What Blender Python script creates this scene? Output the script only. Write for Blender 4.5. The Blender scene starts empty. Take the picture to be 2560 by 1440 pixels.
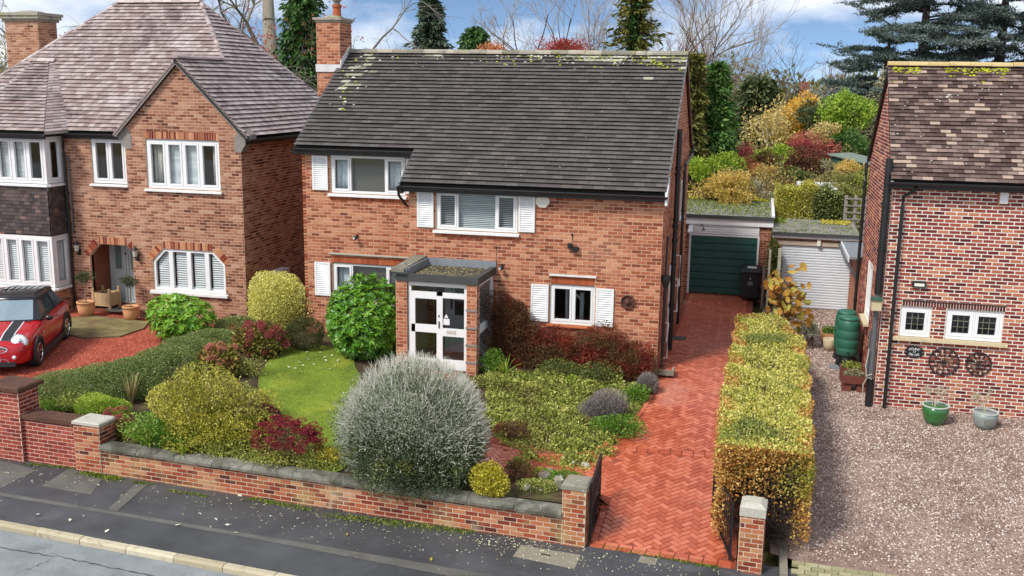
import bpy, math, random
import numpy as np
from mathutils import Vector, Matrix

rng = np.random.default_rng(7)
random.seed(7)
S = bpy.context.scene
COL = S.collection

# ------------------------------------------------------------------ camera
YAW, PITCH, ROLL, FPX = math.radians(-13.78), math.radians(11.49), math.radians(-0.842), 2518.5
CAM = np.array([2.0736, -22.5449, 6.4301])
_f = np.array([math.sin(YAW) * math.cos(PITCH), math.cos(YAW) * math.cos(PITCH), -math.sin(PITCH)])
_r = np.array([math.cos(YAW), -math.sin(YAW), 0.0])
_d = np.cross(_f, _r)
RT = np.array([_r * math.cos(ROLL) + _d * math.sin(ROLL), -_r * math.sin(ROLL) + _d * math.cos(ROLL), _f])
cam_data = bpy.data.cameras.new("camera")
cam = bpy.data.objects.new("camera", cam_data)
COL.objects.link(cam)
_m = Matrix.Identity(4)
for i in range(3):
    _m[i][0], _m[i][1], _m[i][2], _m[i][3] = RT[0][i], -RT[1][i], -RT[2][i], CAM[i]
cam.matrix_world = _m
cam_data.sensor_width = 36.0
cam_data.lens = FPX / 2560 * 36.0
cam_data.clip_end = 2000
S.camera = cam

# ------------------------------------------------------------------ sky, sun, exposure
SUN_AZ, SUN_EL = math.radians(215), math.radians(48)      # compass-like: from +Y clockwise; sun stands front-left
CLX, CLY = 1.7, 0.4
world = bpy.data.worlds.new("World")
S.world = world
world.use_nodes = True
wn = world.node_tree
wn.nodes.clear()
w_out = wn.nodes.new("ShaderNodeOutputWorld")
w_bg = wn.nodes.new("ShaderNodeBackground")
w_sky = wn.nodes.new("ShaderNodeTexSky")
w_sky.sky_type = 'NISHITA'
w_sky.sun_disc = False
w_sky.sun_elevation = SUN_EL
w_sky.sun_rotation = SUN_AZ
w_sky.air_density = 1.0
w_sky.dust_density = 1.0
w_tc = wn.nodes.new("ShaderNodeTexCoord")
w_dir = wn.nodes.new("ShaderNodeMapping")                 # the clear blue reaches low over the trees
w_dir.inputs['Scale'].default_value = (1.0, 1.0, 2.4)
w_dir.inputs['Location'].default_value = (0.0, 0.0, 0.16)
wn.links.new(w_tc.outputs['Generated'], w_dir.inputs['Vector'])
wn.links.new(w_dir.outputs['Vector'], w_sky.inputs['Vector'])
w_map = wn.nodes.new("ShaderNodeMapping")
w_map.inputs['Scale'].default_value = (1.0, 1.0, 2.6)
w_map.inputs['Location'].default_value = (CLX, CLY, 0.12)
w_no = wn.nodes.new("ShaderNodeTexNoise")
w_no.inputs['Scale'].default_value = 4.2
w_no.inputs['Detail'].default_value = 7
w_no.inputs['Roughness'].default_value = 0.52
w_rmp = wn.nodes.new("ShaderNodeValToRGB")
w_rmp.color_ramp.elements[0].position = 0.40
w_rmp.color_ramp.elements[1].position = 0.61
w_mix = wn.nodes.new("ShaderNodeMix")
w_mix.data_type = 'RGBA'
w_mix.inputs['B'].default_value = (7.6, 7.7, 8.0, 1)
wn.links.new(w_tc.outputs['Generated'], w_map.inputs['Vector'])
wn.links.new(w_map.outputs['Vector'], w_no.inputs['Vector'])
wn.links.new(w_no.outputs['Fac'], w_rmp.inputs['Fac'])
wn.links.new(w_rmp.outputs['Color'], w_mix.inputs['Factor'])
w_tint = wn.nodes.new("ShaderNodeMix"); w_tint.data_type = 'RGBA'; w_tint.blend_type = 'MULTIPLY'
w_tint.inputs['Factor'].default_value = 1.0; w_tint.inputs['B'].default_value = (0.92, 1.0, 1.06, 1)
wn.links.new(w_sky.outputs['Color'], w_tint.inputs['A'])
wn.links.new(w_tint.outputs['Result'], w_mix.inputs['A'])
wn.links.new(w_mix.outputs['Result'], w_bg.inputs['Color'])
wn.links.new(w_bg.outputs['Background'], w_out.inputs['Surface'])
w_bg.inputs['Strength'].default_value = 0.10

sun_data = bpy.data.lights.new("sun", 'SUN')
sun_data.energy = 2.3
sun_data.angle = math.radians(13)
sun_data.color = (1.0, 0.965, 0.91)
sun = bpy.data.objects.new("sun", sun_data)
COL.objects.link(sun)
_sd = Vector((math.sin(SUN_AZ) * math.cos(SUN_EL), math.cos(SUN_AZ) * math.cos(SUN_EL), math.sin(SUN_EL)))
sun.rotation_euler = _sd.to_track_quat('Z', 'Y').to_euler()
S.view_settings.view_transform = 'Standard'
S.view_settings.look = 'None'
S.view_settings.exposure = 0.72
S.view_settings.gamma = 1.0
S.cycles.max_bounces = 5
S.cycles.diffuse_bounces = 2
S.cycles.glossy_bounces = 2
S.cycles.transmission_bounces = 2
S.cycles.transparent_max_bounces = 12
S.cycles.use_denoising = True
S.cycles.use_adaptive_sampling = True
S.cycles.adaptive_threshold = 0.02

# ------------------------------------------------------------------ measuring helpers (survey points on real planes)
def ray(u, v):
    return RT.T @ np.array([(u - 1280) / FPX, (v - 720) / FPX, 1.0])
def at_depth(u, v, y):
    w = ray(u, v); return CAM + w * ((y - CAM[1]) / w[1])
def at_height(u, v, z):
    w = ray(u, v); return CAM + w * ((z - CAM[2]) / w[2])
def at_side(u, v, x):
    w = ray(u, v); return CAM + w * ((x - CAM[0]) / w[0])
def project(p):
    c = RT @ (np.asarray(p, float) - CAM); return FPX * c[0] / c[2] + 1280, FPX * c[1] / c[2] + 720, c[2]

# ------------------------------------------------------------------ ground heights
WSL = -0.0638
def wall_y(x): return -7.48 + WSL * (x + 0.35)
def sm(a, b, t):
    t = min(1.0, max(0.0, (t - a) / (b - a))); return t * t * (3 - 2 * t)
def lin(a, b, t): return min(1.0, max(0.0, (t - a) / (b - a)))
def h_garden(x, y):
    g = -0.36 * (1 - lin(wall_y(x), -1.0, y))
    t = lin(-3.2, -0.4, x) * lin(-6.5, -5.9, y)          # the beds fall to the level of the drive
    return g * (1 - t) + h_drive(x, y) * t
def h_drive(x, y): return -0.9 * (1 - lin(wall_y(x) + 0.1, 0.6, y)) if y > wall_y(x) - .4 else -0.9
def h_gravel(x, y): return -0.42 * (1 - lin(0.0, 8.0, y)) - 0.48 * (1 - lin(wall_y(x), 0.0, y))
def h_fore(x, y): return -0.12 - 0.7 * (1 - lin(wall_y(x), -4.2, y))

# ------------------------------------------------------------------ object helpers
def tag(o, label=None, cat=None, group=None, kind=None):
    if label: o["label"] = label
    if cat: o["category"] = cat
    if group: o["group"] = group
    if kind: o["kind"] = kind
    return o
def thing(name, loc, label, cat, group=None):
    o = bpy.data.objects.new(name, None)
    o.location = loc
    o.empty_display_size = 0.2
    COL.objects.link(o)
    return tag(o, label, cat, group)
def attach(o, parent):
    """parts keep world coordinates; only top-level Empties carry a translation"""
    if parent is not None:
        o.parent = parent
        if parent.type == 'EMPTY':
            o.matrix_parent_inverse = Matrix.Translation(-Vector(parent.location))
    return o
def mesh_obj(name, me, parent=None):
    o = bpy.data.objects.new(name, me)
    COL.objects.link(o)
    return attach(o, parent)
def copy_tree(root, dx, label=None, group=None):
    r = root.copy(); COL.objects.link(r)
    r.location = Vector(root.location) + Vector(dx)
    if label: r["label"] = label
    if group: r["group"] = group
    def rec(src, dst):
        for ch in list(src.children):
            c = ch.copy(); COL.objects.link(c); c.parent = dst
            c.matrix_parent_inverse = ch.matrix_parent_inverse.copy()
            rec(ch, c)
    rec(root, r)
    return r

class MB:
    """collects shapes for ONE mesh; every face carries a random tone 'rnd' and a material slot"""
    def __init__(s):
        s.v, s.f, s.r, s.m = [], [], [], []
    def add(s, vs, fs, r=None, m=0):
        b = len(s.v)
        s.v.extend([tuple(map(float, p)) for p in vs])
        for q in fs:
            s.f.append([i + b for i in q]); s.r.append(random.random() if r is None else r); s.m.append(m)
        return s
    def box(s, a, b, r=None, m=0, skip=()):
        x0, y0, z0 = a; x1, y1, z1 = b
        if r is None: r = random.random()
        vs = [(x0,y0,z0),(x1,y0,z0),(x1,y1,z0),(x0,y1,z0),(x0,y0,z1),(x1,y0,z1),(x1,y1,z1),(x0,y1,z1)]
        fs = {'b':(0,3,2,1),'t':(4,5,6,7),'f':(0,1,5,4),'r':(1,2,6,5),'k':(2,3,7,6),'l':(3,0,4,7)}
        return s.add(vs, [q for k, q in fs.items() if k not in skip], r, m)
    def obox(s, c, ax, ay, az, r=None, m=0):
        c, ax, ay, az = map(np.asarray, (c, ax, ay, az))
        if r is None: r = random.random()
        vs = [c + i*ax + j*ay + k*az for k in (-1, 1) for i, j in ((-1,-1),(1,-1),(1,1),(-1,1))]
        return s.add(vs, [(0,3,2,1),(4,5,6,7),(0,1,5,4),(1,2,6,5),(2,3,7,6),(3,0,4,7)], r, m)
    def bar(s, a, b, w, h=None, up=(0,0,1), r=None, m=0):
        """square bar from a to b"""
        a, b = np.asarray(a, float), np.asarray(b, float)
        d = b - a; L = np.linalg.norm(d); d = d / L
        u = np.asarray(up, float)
        if abs(d @ u) > .95: u = np.array([1.0, 0, 0])
        n = np.cross(d, u); n /= np.linalg.norm(n); u2 = np.cross(n, d)
        return s.obox((a + b) / 2, d * L / 2, n * w / 2, u2 * (h or w) / 2, r, m)
    def tube(s, pts, rad, n=8, r=None, m=0, cap=True):
        pts = [np.asarray(p, float) for p in pts]
        if not hasattr(rad, '__len__'): rad = [rad] * len(pts)
        if r is None: r = random.random()
        rings = []; vs = []
        up = np.array([0, 0, 1.0])
        for i, p in enumerate(pts):
            d = pts[min(i+1, len(pts)-1)] - pts[max(i-1, 0)]
            d = d / (np.linalg.norm(d) + 1e-9)
            a = np.cross(d, up)
            if np.linalg.norm(a) < .05: a = np.cross(d, [1.0, 0, 0])
            a /= np.linalg.norm(a); b = np.cross(d, a)
            for k in range(n):
                t = 2*math.pi*k/n
                vs.append(p + rad[i]*(a*math.cos(t) + b*math.sin(t)))
        fs = []
        for i in range(len(pts)-1):
            for k in range(n):
                fs.append((i*n+k, i*n+(k+1) % n, (i+1)*n+(k+1) % n, (i+1)*n+k))
        if cap:
            fs.append(tuple(range(n))[::-1]); fs.append(tuple(range((len(pts)-1)*n, len(pts)*n)))
        return s.add(vs, fs, r, m)
    def lathe(s, prof, c, n=20, r=None, m=0, axis='z', sx=1.0):
        if r is None: r = random.random()
        vs, fs = [], []
        for (rad, h) in prof:
            for k in range(n):
                t = 2*math.pi*k/n
                x, y = rad*math.cos(t)*sx, rad*math.sin(t)
                vs.append({'z': (c[0]+x, c[1]+y, c[2]+h), 'y': (c[0]+x, c[1]+h, c[2]+y), 'x': (c[0]+h, c[1]+x, c[2]+y)}[axis])
        for i in range(len(prof)-1):
            for k in range(n):
                fs.append((i*n+k, i*n+(k+1) % n, (i+1)*n+(k+1) % n, (i+1)*n+k))
        fs.append(tuple(range(n))[::-1]); fs.append(tuple(range((len(prof)-1)*n, len(prof)*n)))
        return s.add(vs, fs, r, m)
    def prism(s, pts, d, r=None, m=0):
        """polygon (list of 3D points) pushed along vector d"""
        if r is None: r = random.random()
        n = len(pts); d = np.asarray(d, float)
        vs = [np.asarray(p, float) for p in pts] + [np.asarray(p, float) + d for p in pts]
        fs = [tuple(range(n))[::-1], tuple(range(n, 2*n))] + [(i, (i+1) % n, n+(i+1) % n, n+i) for i in range(n)]
        return s.add(vs, fs, r, m)
    def blob(s, c, rad, n=10, noise=.15, r=None, m=0):
        """uneven stone"""
        if r is None: r = random.random()
        vs, fs = [], []
        rows = max(4, n // 2)
        for i in range(rows + 1):
            ph = math.pi * i / rows
            for k in range(n):
                t = 2*math.pi*k/n
                q = 1 + noise*(random.random()*2-1)
                vs.append((c[0]+rad[0]*q*math.sin(ph)*math.cos(t), c[1]+rad[1]*q*math.sin(ph)*math.sin(t), c[2]+rad[2]*q*math.cos(ph)))
        for i in range(rows):
            for k in range(n):
                fs.append((i*n+k, (i+1)*n+k, (i+1)*n+(k+1) % n, i*n+(k+1) % n))
        return s.add(vs, fs, r, m)
    def mesh(s, name, mats, smooth=False):
        me = bpy.data.meshes.new(name)
        me.from_pydata(s.v, [], s.f)
        a = me.attributes.new("rnd", 'FLOAT', 'FACE')
        a.data.foreach_set("value", np.array(s.r, dtype=np.float32))
        if not isinstance(mats, (list, tuple)): mats = [mats]
        for mt in mats: me.materials.append(mt)
        if len(mats) > 1: me.polygons.foreach_set("material_index", np.array(s.m, dtype=np.int32))
        if smooth: me.polygons.foreach_set("use_smooth", np.ones(len(s.f), dtype=bool))
        me.update()
        return me
    def build(s, name, mats, parent=None, smooth=False, kind=None):
        o = mesh_obj(name, s.mesh(name, mats, smooth), parent)
        if kind: o["kind"] = kind
        return o

def np_mesh(name, V, F, R, mat, parent=None, smooth=False, kind=None, k=4):
    """fast mesh from numpy arrays of equal-sized faces"""
    me = bpy.data.meshes.new(name)
    n = len(F)
    me.vertices.add(len(V)); me.vertices.foreach_set("co", np.ascontiguousarray(V, dtype=np.float32).ravel())
    me.loops.add(n*k); me.loops.foreach_set("vertex_index", np.ascontiguousarray(F, dtype=np.int32).ravel())
    me.polygons.add(n)
    me.polygons.foreach_set("loop_start", np.arange(0, n*k, k, dtype=np.int32))
    me.polygons.foreach_set("loop_total", np.full(n, k, dtype=np.int32))
    if smooth: me.polygons.foreach_set("use_smooth", np.ones(n, dtype=bool))
    a = me.attributes.new("rnd", 'FLOAT', 'FACE')
    a.data.foreach_set("value", np.ascontiguousarray(R, dtype=np.float32))
    for mt in (mat if isinstance(mat, (list, tuple)) else [mat]): me.materials.append(mt)
    me.update(calc_edges=True); me.validate()
    o = mesh_obj(name, me, parent)
    if kind: o["kind"] = kind
    return o

# ------------------------------------------------------------------ materials
def C3(c): return (c[0], c[1], c[2], 1.0)
def srgb(r, g, b):
    f = lambda c: (c/255/12.92) if c/255 <= .04045 else ((c/255+.055)/1.055)**2.4
    return (f(r), f(g), f(b))
def ramp(nt, stops, fac, interp='LINEAR'):
    n = nt.nodes.new("ShaderNodeValToRGB")
    cr = n.color_ramp; cr.interpolation = interp
    while len(cr.elements) < len(stops): cr.elements.new(0.5)
    for e, (p, c) in zip(cr.elements, stops):
        e.position = p; e.color = C3(c)
    nt.links.new(fac, n.inputs['Fac'])
    return n.outputs['Color']
def noise(nt, scale, detail=4, rough=.55, vec=None, out='Fac', dist=0.0):
    n = nt.nodes.new("ShaderNodeTexNoise")
    n.inputs['Scale'].default_value = scale; n.inputs['Detail'].default_value = detail
    n.inputs['Roughness'].default_value = rough; n.inputs['Distortion'].default_value = dist
    if vec is not None: nt.links.new(vec, n.inputs['Vector'])
    return n.outputs[out]
def mixc(nt, a, b, fac, mode='MIX'):
    n = nt.nodes.new("ShaderNodeMix"); n.data_type = 'RGBA'; n.blend_type = mode
    for key, val in (('A', a), ('B', b), ('Factor', fac)):
        if isinstance(val, (tuple, list)): n.inputs[key].default_value = C3(val)
        elif isinstance(val, (int, float)): n.inputs[key].default_value = val
        else: nt.links.new(val, n.inputs[key])
    return n.outputs['Result']
def math_n(nt, op, a, b=0.0, clamp=False):
    n = nt.nodes.new("ShaderNodeMath"); n.operation = op; n.use_clamp = clamp
    for i, val in enumerate((a, b)):
        if isinstance(val, (int, float)): n.inputs[i].default_value = val
        else: nt.links.new(val, n.inputs[i])
    return n.outputs[0]
def maprange(nt, v, a, b, c=0.0, d=1.0):
    n = nt.nodes.new("ShaderNodeMapRange")
    for i, x in enumerate((a, b, c, d)): n.inputs[i+1].default_value = x
    nt.links.new(v, n.inputs[0]); return n.outputs[0]
def new_mat(name):
    m = bpy.data.materials.new(name); m.use_nodes = True
    nt = m.node_tree; bs = nt.nodes['Principled BSDF']
    g = nt.nodes.new("ShaderNodeNewGeometry")
    return m, nt, bs, g.outputs['Position']
def rnd(nt):
    n = nt.nodes.new("ShaderNodeAttribute"); n.attribute_name = "rnd"; return n.outputs['Fac']
def bump(nt, bs, h, strength=.3, dist=.01):
    n = nt.nodes.new("ShaderNodeBump"); n.inputs['Strength'].default_value = strength; n.inputs['Distance'].default_value = dist
    nt.links.new(h, n.inputs['Height']); nt.links.new(n.outputs['Normal'], bs.inputs['Normal'])
def plain(name, col, rough=.5, var=.12, scale=6.0, metal=0.0, spec=.5, bmp=0.0):
    """paint, metal, plastic: one colour with a little uneven wear"""
    m, nt, bs, pos = new_mat(name)
    n1 = noise(nt, scale, 5, .6, pos)
    c = ramp(nt, [(.3, tuple(x*(1-var) for x in col)), (.7, tuple(min(1, x*(1+var*.6)) for x in col))], n1)
    nt.links.new(c, bs.inputs['Base Color'])
    bs.inputs['Roughness'].default_value = rough; bs.inputs['Metallic'].default_value = metal
    bs.inputs['Specular IOR Level'].default_value = spec
    if bmp: bump(nt, bs, noise(nt, scale*14, 3, .6, pos), bmp, .01)
    return m
def toned(name, stops, rough=.8, grain=.18, gscale=40.0, stain=None, bmp=.25, spec=.3, amount=.75):
    """pieces (bricks, tiles, pavers, leaves): tone from the piece's own random number, plus grain and optional stains
    stain = (colour, noise scale, low, high)"""
    m, nt, bs, pos = new_mat(name)
    c = ramp(nt, stops, rnd(nt))
    g = noise(nt, gscale, 3, .65, pos)
    c = mixc(nt, c, ramp(nt, [(.25, (1-grain,)*3), (.75, (1+grain*.5,)*3)], g), 1.0, 'MULTIPLY')
    for st in (stain or []):
        sn = noise(nt, st[1], 3, .62, pos, dist=st[4] if len(st) > 4 else 0.0)
        c = mixc(nt, c, st[0], math_n(nt, 'MULTIPLY', maprange(nt, sn, st[2], st[3]), st[5] if len(st) > 5 else amount))
    nt.links.new(c, bs.inputs['Base Color'])
    bs.inputs['Roughness'].default_value = rough; bs.inputs['Specular IOR Level'].default_value = spec
    if bmp: bump(nt, bs, g, bmp, .006)
    return m
def leafmat(name, stops, rough=.55, trans=.25, patch=None, spec=.35):
    m, nt, bs, pos = new_mat(name)
    c = ramp(nt, stops, rnd(nt))
    if patch:                               # (colour, noise scale, low, high, amount): natural colour patches on the plant
        sn = noise(nt, patch[1], 3, .5, pos)
        c = mixc(nt, c, patch[0], math_n(nt, 'MULTIPLY', maprange(nt, sn, patch[2], patch[3]), patch[4]))
    nt.links.new(c, bs.inputs['Base Color'])
    bs.inputs['Roughness'].default_value = rough; bs.inputs['Specular IOR Level'].default_value = spec
    tr = nt.nodes.new("ShaderNodeBsdfTranslucent"); nt.links.new(c, tr.inputs['Color'])
    mx = nt.nodes.new("ShaderNodeMixShader"); mx.inputs['Fac'].default_value = trans
    nt.links.new(bs.outputs['BSDF'], mx.inputs[1]); nt.links.new(tr.outputs['BSDF'], mx.inputs[2])
    nt.links.new(mx.outputs['Shader'], nt.nodes['Material Output'].inputs['Surface'])
    return m
def glassmat(name, tint=(.97, .99, .99), refl=.02):
    m, nt, bs, pos = new_mat(name)
    nt.nodes.remove(bs)
    t = nt.nodes.new("ShaderNodeBsdfTransparent"); t.inputs['Color'].default_value = C3(tint)
    g = nt.nodes.new("ShaderNodeBsdfGlossy"); g.inputs['Roughness'].default_value = .03; g.inputs['Color'].default_value = (.95, .98, 1, 1)
    fr = nt.nodes.new("ShaderNodeLayerWeight"); fr.inputs['Blend'].default_value = .5
    f2 = math_n(nt, 'ADD', math_n(nt, 'MULTIPLY', math_n(nt, 'POWER', fr.outputs['Facing'], 4.0), .8), refl + .03, True)
    mx = nt.nodes.new("ShaderNodeMixShader")
    nt.links.new(f2, mx.inputs['Fac']); nt.links.new(t.outputs['BSDF'], mx.inputs[1]); nt.links.new(g.outputs['BSDF'], mx.inputs[2])
    nt.links.new(mx.outputs['Shader'], nt.nodes['Material Output'].inputs['Surface'])
    return m

M = {}
M['brick_main'] = toned('brick_main', [(0, srgb(126, 62, 42)), (.15, srgb(150, 80, 54)), (.45, srgb(172, 100, 70)), (.75, srgb(188, 120, 88)), (1, srgb(202, 142, 108))], .85, .22, 60,
    [(srgb(216, 172, 138), .55, .58, .8, .6, .45), (srgb(88, 40, 30), .9, .66, .85, .8, .4)])
M['brick_left'] = toned('brick_left', [(0, srgb(92, 50, 38)), (.10, srgb(130, 76, 56)), (.4, srgb(158, 104, 80)), (.75, srgb(174, 124, 98)), (1, srgb(190, 148, 122))], .85, .22, 60,
    [(srgb(202, 164, 136), .6, .56, .8, .6, .45), (srgb(120, 52, 38), .8, .62, .85, .8, .4)])
M['brick_right'] = toned('brick_right', [(0, srgb(78, 30, 26)), (.2, srgb(116, 48, 38)), (.5, srgb(146, 68, 52)), (.8, srgb(168, 92, 68)), (1, srgb(198, 138, 100))], .85, .22, 60,
    [(srgb(196, 128, 90), .7, .6, .85, .6, .4)])
M['brick_garden'] = toned('brick_garden', [(0, srgb(84, 40, 34)), (.2, srgb(132, 58, 40)), (.5, srgb(160, 78, 52)), (.8, srgb(178, 104, 70)), (1, srgb(190, 138, 104))], .9, .25, 55,
    [(srgb(168, 148, 92), .9, .56, .72, .5, .6), (srgb(206, 190, 160), 1.6, .62, .8, .5, .5)])
M['brick_red'] = toned('brick_red', [(0, srgb(118, 48, 38)), (.5, srgb(148, 66, 50)), (1, srgb(166, 84, 64))], .88, .2, 55, [(srgb(200, 150, 130), 1.2, .62, .85, .5, .5)])
M['brick_garage'] = toned('brick_garage', [(0, srgb(120, 62, 46)), (.5, srgb(160, 96, 72)), (1, srgb(184, 126, 100))], .88, .2, 50)
M['mortar'] = plain('mortar', srgb(206, 178, 150), .95, .16, 9, bmp=.3)
M['mortar_pale'] = plain('mortar_pale', srgb(234, 224, 212), .95, .12, 9, bmp=.3)
M['mortar_garden'] = plain('mortar_garden', srgb(206, 190, 162), .95, .22, 4, bmp=.3)
M['mortar_pink'] = plain('mortar_pink', srgb(220, 184, 166), .95, .14, 6, bmp=.3)
M['tile_main'] = toned('tile_main', [(0, srgb(78, 73, 69)), (.42, srgb(88, 83, 79)), (.84, srgb(99, 94, 89)), (.86, srgb(128, 126, 108)), (.93, srgb(164, 162, 138)), (1, srgb(196, 194, 176))], .6, .22, 45,
    [(srgb(120, 108, 100), .8, .58, .8, 1.0, .5), (srgb(190, 186, 172), 7, .70, .76, .3, .8)], spec=.4)
M['tile_left'] = toned('tile_left', [(0, srgb(140, 118, 112)), (.5, srgb(164, 146, 140)), (1, srgb(188, 172, 166))], .42, .22, 45,
    [(srgb(82, 66, 64), .75, .55, .72, 1.2, .8), (srgb(222, 214, 210), 1.2, .58, .8, 1.0, .6), (srgb(140, 84, 66), .7, .62, .8, .8, .5)], spec=.65)
M['tile_right'] = toned('tile_right', [(0, srgb(72, 54, 50)), (.3, srgb(96, 76, 70)), (.75, srgb(122, 102, 94)), (.93, srgb(144, 122, 112)), (1, srgb(196, 172, 152))], .72, .25, 45,
    [(srgb(64, 52, 50), .9, .56, .75, 1.0, .6), (srgb(214, 206, 194), 5, .69, .75, .4, .8)], spec=.35)
M['ridge'] = toned('ridge', [(0, srgb(128, 122, 108)), (1, srgb(168, 160, 144))], .85, .3, 30, [(srgb(150, 150, 60), 2.2, .55, .7, .6, .7), (srgb(70, 66, 60), 3, .56, .7, .8, .6)])
M['ridge_right'] = toned('ridge_right', [(0, srgb(186, 160, 110)), (1, srgb(206, 184, 134))], .85, .2, 30, [(srgb(120, 120, 50), 3, .6, .75, .5, .6)])
M['ridge_left'] = toned('ridge_left', [(0, srgb(170, 150, 144)), (1, srgb(200, 184, 176))], .5, .2, 30, [(srgb(100, 80, 74), 3, .6, .75, .5, .6)])
M['moss'] = toned('moss', [(0, srgb(120, 122, 22)), (.5, srgb(168, 172, 34)), (1, srgb(206, 206, 70))], .95, .3, 50)
M['lichen'] = toned('lichen', [(0, srgb(176, 172, 156)), (1, srgb(222, 220, 208))], .95, .2, 50)
M['white'] = plain('white_paint', (.80, .80, .79), .4, .05, 3)
M['white_old'] = plain('white_old_paint', (.76, .75, .73), .5, .12, 5)
M['black'] = plain('black_plastic', (.016, .016, .017), .35, .2, 6)
M['black_metal'] = plain('black_metal', (.012, .012, .013), .45, .2, 8)
M['grey_pipe'] = plain('grey_pipe', srgb(92, 94, 96), .5, .15, 6)
M['gutter_wood'] = plain('dark_fascia', (.018, .016, .015), .5, .2, 6)
M['bargeboard'] = plain('bargeboard', srgb(96, 46, 34), .6, .15, 5)
M['lead'] = plain('lead', srgb(128, 134, 138), .55, .15, 5)
M['felt'] = plain('roof_felt', srgb(96, 98, 98), .8, .2, 8, bmp=.3)
M['felt_edge'] = plain('felt_edge', srgb(66, 68, 66), .75, .2, 8)
M['stone'] = toned('stone', [(0, srgb(128, 122, 106)), (1, srgb(160, 154, 138))], .9, .3, 28, [(srgb(78, 78, 64), 3, .52, .72, .6, .75), (srgb(206, 204, 194), 6, .62, .72, .4, .7)])
M['stone_pale'] = toned('stone_pale', [(0, srgb(176, 172, 158)), (1, srgb(198, 194, 180))], .9, .22, 28, [(srgb(120, 118, 92), 3, .56, .75, .5, .6)])
M['coping'] = toned('coping', [(0, srgb(98, 96, 86)), (1, srgb(132, 130, 118))], .85, .32, 26, [(srgb(58, 58, 46), 2.2, .46, .66, .9, .8), (srgb(196, 196, 184), 8, .66, .74, .3, .7)])
M['coping_brown'] = toned('coping_brown', [(0, srgb(84, 58, 46)), (1, srgb(112, 80, 64))], .85, .3, 26, [(srgb(60, 40, 34), 3, .5, .7, .7, .6)])
M['sill_stone'] = toned('sill_stone', [(0, srgb(196, 178, 142)), (1, srgb(212, 196, 160))], .85, .2, 22, [(srgb(150, 134, 104), 4, .58, .75, .6, .6)])
M['lintel'] = plain('concrete_lintel', srgb(188, 170, 150), .9, .12, 5, bmp=.2)
M['soldier'] = toned('soldier', [(0, srgb(146, 70, 44)), (.5, srgb(168, 88, 56)), (1, srgb(186, 106, 70))], .88, .2, 50)
M['soldier_left'] = toned('soldier_left', [(0, srgb(104, 36, 26)), (.35, srgb(138, 62, 42)), (.6, srgb(182, 120, 84)), (1, srgb(200, 146, 108))], .88, .2, 50)
M['soldier_right'] = toned('soldier_right', [(0, srgb(66, 28, 26)), (1, srgb(108, 50, 42))], .88, .2, 50)
M['hung_tile'] = toned('hung_tile', [(0, srgb(60, 52, 50)), (.5, srgb(78, 68, 66)), (.9, srgb(98, 84, 80)), (1, srgb(128, 100, 90))], .7, .2, 40)
M['timber_grey'] = plain('weathered_timber', srgb(138, 130, 124), .85, .2, 12, bmp=.3)
M['glass'] = glassmat('glass')
M['glass_dark'] = glassmat('glass_dark', (.8, .83, .84), .01)
M['frosted'] = plain('frosted_glass', srgb(112, 132, 126), .25, .08, 6)
M['curtain'] = toned('curtain', [(0, srgb(196, 204, 210)), (1, srgb(226, 230, 234))], .9, .06, 20, bmp=0)
M['curtain_cream'] = toned('curtain_cream', [(0, srgb(178, 172, 160)), (1, srgb(214, 208, 196))], .9, .06, 20, bmp=0)
M['blind_dark'] = plain('brown_blind', srgb(92, 86, 76), .7, .06, 5)
M['blind_white'] = toned('blind_white', [(0, srgb(196, 200, 200)), (1, srgb(222, 224, 224))], .7, .05, 20, bmp=0)
M['inside'] = plain('inside_wall', srgb(120, 104, 88), .9, .1, 2)
M['inside_floor'] = plain('inside_floor', srgb(80, 58, 44), .7, .15, 3)
# ------------------------------------------------------------------ masonry and roofing builders
Z3 = np.array([0.0, 0.0, 1.0])
def scan(poly, z):
    xs = []
    n = len(poly)
    for i in range(n):
        (u0, z0), (u1, z1) = poly[i], poly[(i+1) % n]
        if (z0 <= z < z1) or (z1 <= z < z0):
            xs.append(u0 + (u1-u0)*(z-z0)/(z1-z0))
    xs.sort()
    return [(xs[i], xs[i+1]) for i in range(0, len(xs)-1, 2)]
def subtract(iv, cut):
    out = []
    for a, b in iv:
        segs = [(a, b)]
        for c, d in cut:
            nx = []
            for p, q in segs:
                if d <= p or c >= q: nx.append((p, q)); continue
                if c > p: nx.append((p, c))
                if d < q: nx.append((d, q))
            segs = nx
        out += segs
    return out
def rect(u0, u1, z0, z1): return [(u0, z0), (u1, z0), (u1, z1), (u0, z1)]

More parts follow.
